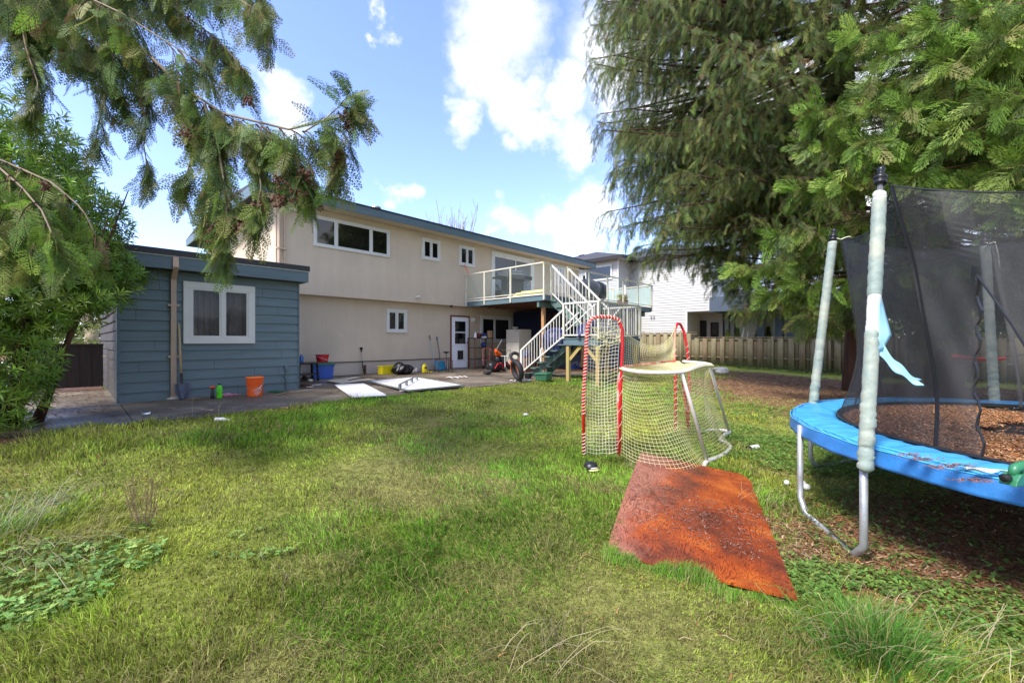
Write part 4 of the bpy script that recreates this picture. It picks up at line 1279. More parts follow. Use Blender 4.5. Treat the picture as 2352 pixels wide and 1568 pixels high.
class Sprays:
    def __init__(self): self.p = []; self.d = []; self.s = []; self.c = []; self.n = []

    def add(self, p, d, s, c, nrm=None):
        self.p.append(tuple(p)); self.d.append(tuple(d)); self.s.append(s); self.c.append(c)
        self.n.append(tuple(nrm) if nrm is not None else (random.gauss(0, 1), random.gauss(0, 1), random.gauss(0, .45)))

    def build(self, name, T, parent, m='leaf_attr'):
        P = np.array(self.p); n = len(P)
        R = frames(np.array(self.d), norm(np.array(self.n)), None)
        V, Fa, Cc = scatter(T[0], T[1], P, R, np.array(self.s), np.array(self.c))
        print(name, 'sprays', n, 'faces', len(Fa))
        return np_obj(name, V, Fa, m, Cc, parent)


def polyline(pts, k):
    """resample by length"""
    pts = [Vector(p) for p in pts]; seg = [(pts[i + 1] - pts[i]).length for i in range(len(pts) - 1)]; tot = sum(seg); out = []
    for j in range(k):
        d = tot * j / (k - 1); i = 0
        while i < len(seg) - 1 and d > seg[i]: d -= seg[i]; i += 1
        out.append(pts[i].lerp(pts[i + 1], min(1, d / max(seg[i], 1e-6))))
    return out, tot


def rnd(a, b): return random.uniform(a, b)


def green(kind=0):
    k = rnd(.45, 1.5)
    base = random.choice(kind)
    return tuple(v * k for v in base)


DARKG = [(.095, .145, .04), (.12, .165, .042), (.16, .17, .05), (.07, .12, .042)]
MIDG = [(.14, .21, .042), (.18, .23, .05), (.11, .18, .048), (.22, .22, .065)]
BRIGHT = [(.17, .29, .04), (.14, .24, .04), (.21, .29, .05)]
BROWN = [(.16, .10, .05)]


def hang(sp, tw, limb, step, tl, sl, cols, side=1., down=.8, brown=.03, t0=.0, nsp=5, gap=1., shrink=.45):
    """drooping side twigs with flat sprays along a limb"""
    tot = sum((Vector(limb[i + 1]) - Vector(limb[i])).length for i in range(len(limb) - 1))
    pts, _ = polyline(limb, max(3, int(tot / step)))
    ed = (pts[-1] - pts[-2]).normalized()
    for k in range(6): sp.add(pts[-1] - ed * .1 * k * sl, (ed * 1.2 + Vector((rnd(-.6, .6), rnd(-.6, .6), rnd(-.8, .2)))).normalized(), sl * rnd(.6, 1.1), green(cols))
    for i, p in enumerate(pts):
        t = i / (len(pts) - 1)
        if t < t0 or random.random() > gap: continue
        ax = (pts[min(i + 1, len(pts) - 1)] - pts[max(0, i - 1)]).normalized()
        for s_ in (-1, 1):
            sd = ax.cross(Vector((0, 0, 1))) * s_
            L = tl * rnd(.5, 1.2) * (1 - shrink * t)
            d0 = (sd * rnd(.3, 1.0) * side + ax * rnd(.2, .9) + Vector((rnd(-.3, .3), rnd(-.3, .3), rnd(-.2, .3)))).normalized()
            q = [p]; k = 5; d = d0.copy()
            for j in range(k):
                d = (d + Vector((0, 0, -down * .36))).normalized(); q.append(q[-1] + d * L / k)
            tw.tube(q, [.006 * (1 - j / (k + 1.)) + .0012 for j in range(k + 1)], 3, False)
            c0 = cols
            for j in range(nsp):
                u = (j + rnd(.2, 1)) / nsp; a = q[min(k - 1, int(u * k))].lerp(q[min(k, int(u * k) + 1)], (u * k) % 1)
                dd = (q[min(k, int(u * k) + 1)] - q[min(k - 1, int(u * k))]).normalized()
                dr = (dd * rnd(.3, 1) + Vector((rnd(-.7, .7), rnd(-.7, .7), -rnd(.2, 1.1) * down))).normalized()
                sp.add(a, dr, sl * rnd(.6, 1.25), green(BROWN) if random.random() < brown else green(c0))


# ---------------- big cedars on the right
def cedar(name, base, H, r0, limbs, label, group=None, T=SM, lean=(0, 0)):
    t = empty(name, base, 0, label, 'cedar tree', group); B = Vector(base)
    g = MB(base); pts = [B + Vector((lean[0] * (k / 9) + .05 * math.sin(k), lean[1] * k / 9, H * k / 9 - .15)) for k in range(10)]
    rs = [r0 * (1.25 if k == 0 else 1) * (1 - k / 9.6) + .02 for k in range(10)]
    g.tube(pts, rs, 14); g.build('trunk', 'bark', t, smooth=True)
    br = MB(base); sp = Sprays(); tw = MB(base)
    for (h, az, L, a, b2, kw) in limbs:
        o0 = B + Vector((lean[0] * h / H, lean[1] * h / H, h)); dx, dy = math.cos(az), math.sin(az)
        wob = rnd(-.5, .5)
        q = []
        for j in range(9):
            u = j / 8; q.append(o0 + Vector((dx * L * u - dy * wob * u * u, dy * L * u + dx * wob * u * u, -a * L * u + b2 * L * u * u)))
        rr = .028 + .009 * L
        br.tube(q, [rr * (1 - .85 * j / 8) for j in range(9)], 6, False)
        kk = dict(step=.30, tl=1.0, sl=.46, cols=MIDG, t0=.22, nsp=5, gap=.9, down=.9); kk.update(kw)
        hang(sp, tw, q, **kk)
    br.build('limbs', 'bark', t, smooth=True)
    tw.build('twigs', 'bark', t)
    P0 = [tuple(Vector(p) - B) for p in sp.p]; sp.p = P0
    sp.build('crown', T, t)
    return t


def limbset(n, h0, h1, az0, az1, L0, L1, a=.45, b2=.28, **kw):
    return [(h0 + (h1 - h0) * (i + rnd(.1, .9)) / n, rnd(az0, az1), rnd(L0, L1), a * rnd(.7, 1.3), b2 * rnd(.7, 1.3), kw) for i in range(n)]


# main cedar: long limbs sweep out over the neighbour's side
lm = limbset(112, 8.2, 18, PI * .76, PI * 1.18, 6.2, 7.9, step=.25, tl=1.5, sl=.33, cols=DARKG + MIDG, nsp=10, gap=.96, t0=.34, shrink=.2, down=1.25)
lm += limbset(40, 5.8, 9.0, PI * .8, PI * 1.25, 4.6, 6.6, step=.26, tl=1.2, sl=.33, cols=DARKG + MIDG, nsp=8, shrink=.2)
lm += limbset(34, 3.6, 7.5, PI * .80, PI * 1.22, 2.8, 4.6, step=.26, cols=DARKG + MIDG, sl=.38, nsp=8)
lm += limbset(10, 6.2, 8.0, PI * .86, PI * 1.12, 5.6, 6.6, a=.5, step=.26, cols=DARKG + MIDG, sl=.34, nsp=9)
lm += limbset(28, 4.0, 14, PI * 1.2, PI * 1.6, 3.2, 5.4, step=.30, cols=DARKG + MIDG)
lm += limbset(24, 3.2, 15, -PI * .4, PI * .55, 3, 5.5, step=.5, cols=DARKG)
cedar('cedar_tree', (11.2, 13.4, float(gz(11.2, 13.4))), 19, .40, lm, 'huge dark cedar with reddish trunk and drooping limbs left of the trampoline poles', lean=(-.9, -.1), T=SL)
lm = limbset(34, 3.0, 15, PI * .95, PI * 1.55, 4.2, 6.2, step=.28, tl=1.0, sl=.46, cols=MIDG + DARKG, t0=.25)
lm += limbset(14, 2.6, 10, 0, 2 * PI, 3, 4.6, step=.4, cols=DARKG)
cedar('cedar_tree', (12.9, 12.5, float(gz(12.9, 12.5))), 18, .36, lm, 'tall cedar whose trunk stands behind the black trampoline netting', lean=(.3, 0))
lm = limbset(30, 3.2, 14, PI * .85, PI * 1.5, 4.2, 6.4, step=.28, tl=1.0, sl=.46, cols=MIDG + DARKG, t0=.25)
lm += limbset(12, 2.8, 10, 0, 2 * PI, 3, 4.6, step=.4, cols=DARKG)
cedar('cedar_tree', (14.2, 10.6, float(gz(14.2, 10.6))), 18, .42, lm, 'tall cedar at the right edge of the photo behind the trampoline')
# nearer cedar off to the right whose bright fresh branches reach over the trampoline
lm = []
for (tx, ty, tz, h) in [(1.9, 0, 0, 0)]: pass
BR = Vector((12.4, 7.2, 0))
tips = [(1860, 330, 8.6), (1880, 260, 8.2), (1930, 420, 8.2), (1990, 330, 7.8), (2060, 120, 7.6), (2090, 250, 7.4), (2110, 400, 7.6), (2180, 140, 7.0), (2210, 300, 6.9), (2230, 440, 7.0), (2290, 90, 6.6), (2310, 220, 6.4),
        (2330, 380, 6.6), (2010, 200, 8.4), (1840, 430, 9.0), (2150, 50, 7.2), (2340, 480, 6.6), (1790, 540, 9.4), (1880, 540, 9.2), (2260, 20, 6.8), (1960, 90, 8.6), (1700, 620, 10.5), (1770, 680, 10.4), (1840, 650, 9.6)]
t = empty('cedar_tree', (12.4, 7.2, 0), 0, 'nearer cedar with bright fresh green sprays hanging over the trampoline', 'cedar tree')
g = MB(BR); g.tube([BR + Vector((.04 * math.sin(k), .03 * k, 1.6 * k - .15)) for k in range(10)], [.34 - .031 * k for k in range(10)], 12); g.build('trunk', 'bark', t, smooth=True)
br = MB(BR); tw = MB(BR); sp = Sprays()
for (x, y, Y) in tips:
    e = at(x, Y, EYE + (HOR - y) / F * Y); d = e - BR; L = math.hypot(d[0], d[1]); h = e[2] + .30 * L
    q = []
    for j in range(9):
        u = j / 8; q.append(BR + Vector((d[0] * u, d[1] * u, h + (e[2] - h) * (1.7 * u - .7 * u * u) + .04 * math.sin(u * 9))))
    br.tube(q, [.05 * (1 - .85 * j / 8) for j in range(9)], 6, False)
    hang(sp, tw, q, step=.24, tl=.75, sl=.42, cols=BRIGHT + BRIGHT + MIDG, t0=.40, nsp=5, down=.55, brown=.0, side=1.1)
    for k in range(5): sp.add(e, (d.normalized() + Vector((rnd(-.6, .6), rnd(-.6, .6), rnd(-.7, .1)))).normalized(), .5, green(BRIGHT))
br.build('limbs', 'bark', t, smooth=True); tw.build('twigs', 'bark', t)
sp.p = [tuple(Vector(p) - BR) for p in sp.p]; sp.build('crown', SM, t)

# ---------------- cedar on the left hanging over the yard
LB = Vector((-6.6, 3.2, float(gz(-6.6, 3.2))))
t = empty('overhanging_cedar', LB, 0, 'cedar whose drooping cone-laden branch hangs into the upper left of the photo', 'cedar tree')
g = MB(LB); g.tube([LB + Vector((.05 * math.sin(k), 0, 1.3 * k - .15)) for k in range(10)], [.36 - .03 * k for k in range(10)], 12); g.build('trunk', 'bark', t, smooth=True)
def pt_(x, y, Y): return at(x, Y, EYE + (HOR - y) / F * Y)


trunkp = LB + Vector((0, 0, 6.2))
LIMBS = [([trunkp, pt_(-60, -160, 5.2), pt_(190, -40, 4.6), pt_(230, 30, 4.4), pt_(330, 115, 4.2), pt_(400, 185, 4.0), pt_(470, 240, 3.9), pt_(540, 275, 3.8), pt_(620, 292, 3.8), pt_(700, 302, 3.8), pt_(770, 302, 3.8), pt_(815, 262, 3.8)], .030, dict(tl=.50, down=1.1), 'm'),
         ([trunkp, pt_(-20, -200, 5), pt_(180, -90, 4.5), pt_(330, -60, 4.2), pt_(450, -40, 4.0), pt_(560, -10, 3.9), pt_(600, 30, 3.9)], .022, dict(tl=.55, down=1.2), 'm'),
         ([trunkp + Vector((0, 0, -.7)), pt_(-20, -60, 4.8), pt_(90, 0, 4.4), pt_(150, 60, 4.2), pt_(230, 110, 4.1), pt_(300, 150, 4.1)], .020, dict(tl=.5, down=1.2), 'm'),
         ([trunkp, pt_(100, -120, 4.7), pt_(280, -30, 4.5), pt_(420, 30, 4.3), pt_(500, 90, 4.2), pt_(560, 160, 4.1)], .018, dict(tl=.5, down=1.2), 'm'),
         ([pt_(470, 240, 3.9), pt_(500, 330, 3.8), pt_(515, 420, 3.75), pt_(520, 500, 3.7), pt_(518, 570, 3.7)], .012, dict(tl=.30, down=1.0), 'm'),
         ([pt_(540, 275, 3.8), pt_(590, 350, 3.8), pt_(600, 430, 3.75), pt_(590, 500, 3.7)], .010, dict(tl=.28, down=1.0), 'm'),
         ([trunkp, pt_(-80, -120, 4.6), pt_(40, -60, 4.1), pt_(170, -20, 3.9), pt_(300, 40, 3.8), pt_(400, 110, 3.8), pt_(470, 150, 3.9)], .016, dict(tl=.6, down=1.3), 'm'),
         ([trunkp, pt_(-40, -240, 4.9), pt_(150, -160, 4.6), pt_(360, -120, 4.5), pt_(520, -70, 4.4), pt_(590, -20, 4.4), pt_(610, 60, 4.4)], .016, dict(tl=.7, down=1.3), 'm'),
         ([trunkp, pt_(-120, -60, 5), pt_(-20, 0, 4.7), pt_(110, 60, 4.5), pt_(200, 130, 4.4), pt_(280, 220, 4.4)], .016, dict(tl=.6, down=1.3), 'm'),
         ([pt_(480, 245, 3.9), pt_(560, 320, 3.9), pt_(640, 350, 3.9), pt_(690, 400, 3.9)], .010, dict(tl=.42, down=1.2), 'm'),
         ([pt_(440, 220, 4.0), pt_(470, 320, 3.9), pt_(480, 420, 3.85), pt_(470, 500, 3.8)], .010, dict(tl=.34, down=1.1), 'm'),
         ([pt_(600, 290, 3.8), pt_(660, 330, 3.8), pt_(700, 390, 3.8), pt_(705, 440, 3.8)], .009, dict(tl=.26, down=1.0), 'm'),
         ([pt_(400, 185, 4.0), pt_(430, 280, 4), pt_(440, 360, 4), pt_(420, 430, 4)], .010, dict(tl=.3, down=1.0), 'm'),
         ([pt_(330, 115, 4.2), pt_(340, 220, 4.2), pt_(330, 330, 4.2), pt_(340, 400, 4.2)], .009, dict(tl=.3, down=1.0), 's'),
         ([pt_(230, 110, 4.1), pt_(240, 220, 4.1), pt_(220, 320, 4.2)], .008, dict(tl=.3, down=1.0), 's'),
         ([pt_(40, 0, 4.3), pt_(60, 110, 4.2), pt_(90, 200, 4.1), pt_(70, 260, 4.1)], .010, dict(tl=.3, down=1.0), 'm'),
         ([pt_(700, 302, 3.8), pt_(745, 275, 3.75), pt_(790, 235, 3.7), pt_(812, 222, 3.7)], .006, dict(tl=.18, down=.5), 'm'),
         ([pt_(740, 303, 3.8), pt_(780, 330, 3.8), pt_(790, 370, 3.8), pt_(760, 430, 3.8)], .006, dict(tl=.2, down=.9), 'm'),
         ([trunkp + Vector((0, 0, -2.0)), pt_(-260, 260, 4.2), pt_(-90, 330, 3.8), pt_(20, 400, 3.6), pt_(90, 470, 3.5), pt_(130, 560, 3.45)], .018, dict(tl=.42, down=1.2), 'b'),
         ([pt_(-90, 330, 3.8), pt_(30, 380, 3.9), pt_(120, 420, 3.9), pt_(190, 480, 3.9), pt_(220, 540, 3.9)], .012, dict(tl=.38, down=1.1), 'b'),
         ([pt_(-120, 380, 3.8), pt_(-20, 430, 3.6), pt_(50, 500, 3.5), pt_(90, 590, 3.45)], .012, dict(tl=.40, down=1.2), 'b'),
         ([pt_(-160, 420, 3.8), pt_(-50, 480, 3.5), pt_(10, 560, 3.4)], .012, dict(tl=.38, down=1.2), 'b')]
br = MB(LB); tw = MB(LB); sp = Sprays()
for pts, r_, kw, kind in LIMBS:
    q, tot = polyline(pts, 14)
    br.tube(q, [r_ * (1 - .8 * j / 13) + .002 for j in range(14)], 7, False)
    cols = {'m': MIDG + MIDG + DARKG + BRIGHT[:1], 's': DARKG, 'b': BRIGHT + BRIGHT + MIDG}[kind]
    hang(sp, tw, pts, step=.105 if kind != 's' else .13, sl=.27 if kind != 's' else .22, cols=cols, side=.8, t0=.12 if r_ > .012 else 0, nsp=5, brown=.02, gap=.86, **kw)
sp2 = Sprays()
for (h, az, L, a, b2, kw) in limbset(12, 8.6, 12, 0, 2 * PI, 2.2, 3.2, step=.4, tl=.9, sl=.5, cols=MIDG + DARKG, nsp=4):
    o0 = LB + Vector((0, 0, h)); q = [o0 + Vector((math.cos(az) * L * u, math.sin(az) * L * u, -.3 * L * u)) for u in (0, .25, .5, .75, 1)]
    br.tube(q, [.05, .04, .03, .02, .008], 6, False); hang(sp2, tw, q, **kw)
br.build('limbs', 'bark_pale', t, smooth=True); tw.build('twigs', 'bark', t)
sp2.p = [tuple(Vector(p) - LB) for p in sp2.p]; sp2.build('upper_crown', SC, t)
sp.p = [tuple(Vector(p) - LB) for p in sp.p]; sp.build('crown', SF, t)
for (x, y, s_) in [(703, 405, 1), (660, 445, 1.5), (690, 455, 1.2), (640, 462, 1), (548, 520, 1.2), (500, 530, 1.1), (590, 478, .9), (790, 262, .8), (800, 290, .7), (770, 360, .8), (760, 385, .6), (570, 235, .7), (430, 305, .9), (600, 485, .8), (105, 430, .6), (478, 560, .9), (640, 410, .7)]:
    c_ = pt_(x, y, 3.72); g = MB(LB)
    for k in range(int(34 * s_)):
        o_ = Vector((rnd(-1, 1), rnd(-1, 1), rnd(-1, 1))) * .055 * s_; g.ball(c_ + o_, (.009, .009, .015), 5, 4, .2, Euler((rnd(-1, 1), rnd(-1, 1), 0)).to_matrix())
    g.build('seed_cone_cluster', 'cone_brown', t)

# ---------------- laurel at the left
def whorl():
    V = []; Fs = []; r = random.Random(2)
    for i in range(9):
        a = i * 2.4; el = .25 + .9 * (i / 9) ; L = r.uniform(.75, 1.1); d = np.array([math.cos(a) * math.cos(el), math.sin(a) * math.cos(el), math.sin(el)])
        s_ = np.cross(d, [0, 0, 1.]); s_ = s_ / np.linalg.norm(s_); u = np.cross(s_, d); b0 = np.array([0, 0, .5 * i / 9])
        i0 = len(V); w_ = .085
        V += [b0, b0 + d * L * .5 - s_ * w_ + u * .06, b0 + d * L * .5 - u * .02, b0 + d * L * .5 + s_ * w_ + u * .06, b0 + d * L - u * .16]
        Fs += [(i0, i0 + 1, i0 + 2), (i0, i0 + 2, i0 + 3), (i0 + 1, i0 + 4, i0 + 2), (i0 + 2, i0 + 4, i0 + 3)]
    return np.array(V), np.array(Fs)


WH = whorl()
LC = Vector((-6.75, 5.55, .45))
t = empty('laurel_shrub', LC, 0, 'big glossy laurel shrub with long narrow leaves left of the blue shed', 'shrub')
g = MB(LC); tipsl = []
pos = []; dirs = []; col = []; sc_ = []
def blob(c, r, n, shell=.55, cut=None):
    for k in range(n):
        v = Vector((random.gauss(0, 1), random.gauss(0, 1), random.gauss(0, 1))).normalized(); rr = shell + (1 - shell) * random.random() ** .5
        p = Vector(c) + Vector((v[0] * r[0] * rr, v[1] * r[1] * rr, v[2] * r[2] * rr)) * (1 + .18 * math.sin(5 * v[0] + 3) * math.sin(4 * v[2] + 1))
        if p[2] < .5: continue
        if cut and not cut(p): continue
        pos.append(tuple(p - LC)); d = (v * .8 + Vector((rnd(-.5, .5), rnd(-.5, .5), rnd(0, .9)))).normalized(); dirs.append(tuple(d))
        sc_.append(rnd(.09, .16)); kk = rnd(.5, 1.5)
        b0 = random.choice([(.20, .36, .04), (.15, .27, .04), (.27, .38, .06)]); col.append((b0[0] * kk, b0[1] * kk, b0[2] * kk))


blob((-6.9, 5.6, 3.25), (1.2, 1.2, 1.1), 2100)
blob((-6.2, 5.9, 2.6), (.62, .7, .5), 620)
blob((-7.1, 5.7, 4.2), (.9, 1.0, .75), 660)
blob((-6.6, 4.9, 1.3), (.85, .8, .85), 860)
blob((-6.35, 5.3, 2.2), (1.0, .8, .45), 600)
blob((-7.6, 5.6, 2.4), (1.2, 1.2, 2.0), 900)
blob((-7.75, 7.3, 2.85), (1.15, 1.0, .7), 700)
for k in range(16):
    a = rnd(0, 6.28); e = Vector((-6.5 + rnd(-1.1, 1.2), 5.6 + rnd(-.7, .8), rnd(2.4, 4.2))); b0 = LC + Vector((rnd(-.25, .25), rnd(-.2, .2), -.1))
    g.tube([b0, b0.lerp(e, .4) + Vector((rnd(-.15, .15), rnd(-.15, .15), .2)), b0.lerp(e, .75), e], [.035, .026, .018, .006], 6)
g.build('trunk', 'bark', t, smooth=True)
dd = np.array(dirs); up_ = rng.normal(0, 1, dd.shape)
R0 = frames(dd, norm(up_)); R = np.stack([R0[:, :, 1], R0[:, :, 2], R0[:, :, 0]], 2)
V, Fa, Cc = scatter(WH[0], WH[1], np.array(pos), R, np.array(sc_), np.array(col)); np_obj('crown', V, Fa, 'laurel_attr', Cc, t)

# ---------------- trees in the background
def broadleaf(name, base, H, R_, n, cols, label, cat='tree', group=None, leaf=.22, dens=.7, trunk=.16, crownz=.55, shape=(1, 1, .8)):
    B = Vector(base); t = empty(name, B, 0, label, cat, group)
    g = MB(B); g.tube([B + Vector((rnd(-.1, .1) * k, rnd(-.1, .1) * k, H * .7 * k / 5)) for k in range(6)], [trunk * (1 - .14 * k) for k in range(6)], 8)
    P = []; Cc = []
    cl = []
    for k in range(26):
        v = Vector((random.gauss(0, 1), random.gauss(0, 1), random.gauss(0, 1))).normalized() * random.random() ** .4
        c_ = B + Vector((v[0] * R_ * shape[0], v[1] * R_ * shape[1], H * crownz + v[2] * R_ * shape[2])); cl.append(c_)
        g.tube([B + Vector((0, 0, H * .35)), (B + Vector((0, 0, H * .45))).lerp(c_, .6), c_], [trunk * .4, trunk * .2, .01], 5, False)
    g.build('trunk', 'bark_pale', t, smooth=True)
    for k in range(n):
        c_ = random.choice(cl); v = Vector((random.gauss(0, 1), random.gauss(0, 1), random.gauss(0, .8))) * R_ * .17
        P.append(tuple(c_ + v - B)); Cc.append(green(cols))
    n = len(P); R = frames(rng.normal(0, 1, (n, 3)), norm(rng.normal(0, 1, (n, 3))))
    V, Fa, C2 = scatter(LT, LF, np.array(P), R, leaf * rng.uniform(.6, 1.4, n), np.array(Cc)); np_obj('crown', V, Fa, 'leaf_attr', C2, t)
    return t


YG = [(.18, .24, .05), (.22, .25, .06), (.12, .19, .04)]
broadleaf('background_tree', at(1955, 34, .3), 8, 3.4, 4200, YG, 'yellow green tree beyond the fence, right of the cedar', 'tree', 'trees beyond the fence')
broadleaf('background_tree', at(2210, 33, .3), 7.4, 3.4, 3600, YG, 'yellow green tree seen through the trampoline netting', 'tree', 'trees beyond the fence')
broadleaf('background_tree', at(2420, 30, .3), 9, 3.8, 3600, DARKG + YG, 'dark green tree beyond the fence at the right edge', 'tree', 'trees beyond the fence')
broadleaf('background_tree', at(1840, 44, .3), 7, 3.2, 2400, YG + MIDG, 'small green tree far behind the covered terrace', 'tree', 'trees beyond the fence')
for i, (x, lab) in enumerate([(1672, 'leftmost'), (1694, 'second'), (1740, 'third'), (1765, 'rightmost')]):
    b0 = at(x, 26.5, 1.0)
    B = Vector(b0); t = empty('small_conifer', B, 0, lab + ' of four yellow green cone shaped conifers peeking over the fence', 'conifer', 'small conifers behind the fence')
    g = MB(B); g.tube([B, B + Vector((0, 0, .7))], .03, 6); g.build('trunk', 'bark', t)
    n = 420; hh = rng.random(n); rr = (1 - hh) * .24 * np.sqrt(rng.random(n)) + .02; a = rng.random(n) * 6.28
    P = np.stack([rr * np.cos(a), rr * np.sin(a), .15 + hh * (1.05 + .2 * (i % 2))], 1); R = frames(np.stack([np.cos(a) * .4, np.sin(a) * .4, np.ones(n)], 1), norm(rng.normal(0, 1, (n, 3))))
    V, Fa, C2 = scatter(SC[0], SC[1], P, R, rng.uniform(.12, .2, n), np.array([green(YG) for k in range(n)])); np_obj('crown', V, Fa, 'leaf_attr', C2, t)

# bare tree behind the roof
for (x, Y, H, lab, nb) in ((1040, 31, 11.3, 'bare leafless tree tips rising behind the middle of the roof', 20), (1130, 33, 9.6, 'sparse bare twigs just above the right half of the roof', 12)):
    B = at(x, Y, .3); t = empty('bare_tree', B, 0, lab, 'tree'); g = MB(B)
    g.tube([B, B + Vector((.1, 0, H * .35)), B + Vector((0, .1, H * .6))], [.2, .15, .1], 8)
    for k in range(nb):
        a = rnd(0, 6.28); s0 = B + Vector((0, 0, H * rnd(.35, .6))); e = B + Vector((math.cos(a) * rnd(.4, 2.1), math.sin(a) * 1.2, H * rnd(.86, 1.03)))
        m_ = s0.lerp(e, .5) + Vector((math.cos(a) * .3, 0, .1)); g.tube([s0, m_, e], [.06, .035, .012], 5, False)
        for j in range(5):
            f_ = m_.lerp(e, rnd(.1, .9)); g.tube([f_, f_ + Vector((rnd(-.4, .4), rnd(-.3, .3), rnd(.5, 1.0)))], [.016, .008], 4, False)
    g.build('branches', 'bark_pale', t)
    g = MB(B); g.tube([B + Vector((0, 0, -.1)), B + Vector((0, 0, 1.0))], .21, 10); g.build('trunk', 'bark_pale', t)

# dead weed in the lawn
wv = gp(330, 1215); t = empty('dead_weed', wv, 0, 'waist high dead weed of thin brown stems standing in the left lawn', 'weed')
g = MB(wv)
for k in range(20):
    a = rnd(-1, 1); e = wv + Vector((a * .17, rnd(-.1, .1), rnd(.26, .42))); s0 = wv + Vector((a * .03, rnd(-.03, .03), -.02)); m_ = s0.lerp(e, .5) + Vector((a * .02, 0, -.02))
    g.tube([s0, m_, e], [.0028, .002, .0009], 4, False)
    for j in range(7):
        f_ = m_.lerp(e, rnd(-.2, .95)); g.tube([f_, f_ + Vector((rnd(-.035, .035), rnd(-.03, .03), rnd(.03, .09)))], [.0013, .0006], 3, False)
g.build('stems', 'twig', t)
n = 60; P = np.stack([rng.normal(0, .05, n), rng.normal(0, .04, n), rng.uniform(.01, .06, n)], 1)
V, Fa, C2 = scatter(LT, LF, P, frames(rng.normal(0, 1, (n, 3)), None), rng.uniform(.03, .05, n), np.array([green(BRIGHT) for k in range(n)])); np_obj('base_leaves', V, Fa, 'leaf_attr', C2, t)
wv = gp(1770, 1010)
# ------------------------------------------------------------------ trampoline
TC = Vector((5.15, 3.27, 0)); TR = 2.46; TZ = .85
tramp = empty('trampoline', TC, 0, 'large round trampoline with blue pads, pale green pole sleeves and torn black safety net', 'trampoline')
def tm(): return MB(TC)
def tp(a, r, z): return Vector((TC[0] + r * math.cos(a), TC[1] + r * math.sin(a), z))


D2 = math.radians
g = tm(); n = 120
g.grid(lambda u, v: tp(2 * PI * u, 2.08 * (1 - v) + .01, TZ - .03 - .02 * (v)), 96, 8); g.build('jumping_mat', 'black_plastic', tramp, smooth=True)
def padp(u, v):
    a = 2 * PI * u; r = 2.07 + v * (TR - 2.07); w = .010 * math.sin(a * 37) * v + .010 * math.sin(a * 91 + v * 3) + .008 * math.sin(a * 23 + v * 9) + .005 * math.sin(a * 151 + v * 6)
    return tp(a, r + .0 * w, TZ + .028 * math.sin(PI * min(1, v * 1.05)) + w * .6)
g = tm(); g.grid(padp, 480, 8); g.build('spring_pad', 'pad_blue', tramp, smooth=True, solid=-.012)
def skp(u, v):
    a = 2 * PI * u
    return tp(a, TR + .006 + .004 * math.sin(a * 29 + v * 2) * v + .004 * math.sin(a * 61 + v * 4) * v + .012 * math.sin(v * 3 + a * 13) * v * (1 - v) + .01 * v, TZ + .0 - .13 * v - .003 * math.sin(a * 17))
g = tm(); g.grid(skp, 480, 6); g.build('pad_skirt', 'skirt_blue', tramp, smooth=True, solid=.004)
g = tm()
for rr, zz_ in ((TR - .02, TZ + .017), (TR + .012, TZ - .004)):
    g.tube([tp(2 * PI * k / 160, rr, zz_) + Vector((0, 0, .004 * math.sin(k))) for k in range(161)], .005, 5, False)
g.build('pad_piping', 'pad_piping', tramp, smooth=True)
g = tm(); g.tube([tp(2 * PI * k / 96, TR - .03, TZ - .05) for k in range(97)], .024, 8, False); g.build('frame_ring', 'galvanised', tramp, smooth=True)
poles = [(184.7, (3.0, 3.4), 1.35), (122, (4.17, 5.42), 1.38), (62, (6.36, 5.62), 1.37), (2, (7.3, 3.3), 1.36), (-58, (6.3, 1.35), 1.36), (-112, (4.1, 1.05), 1.12)]
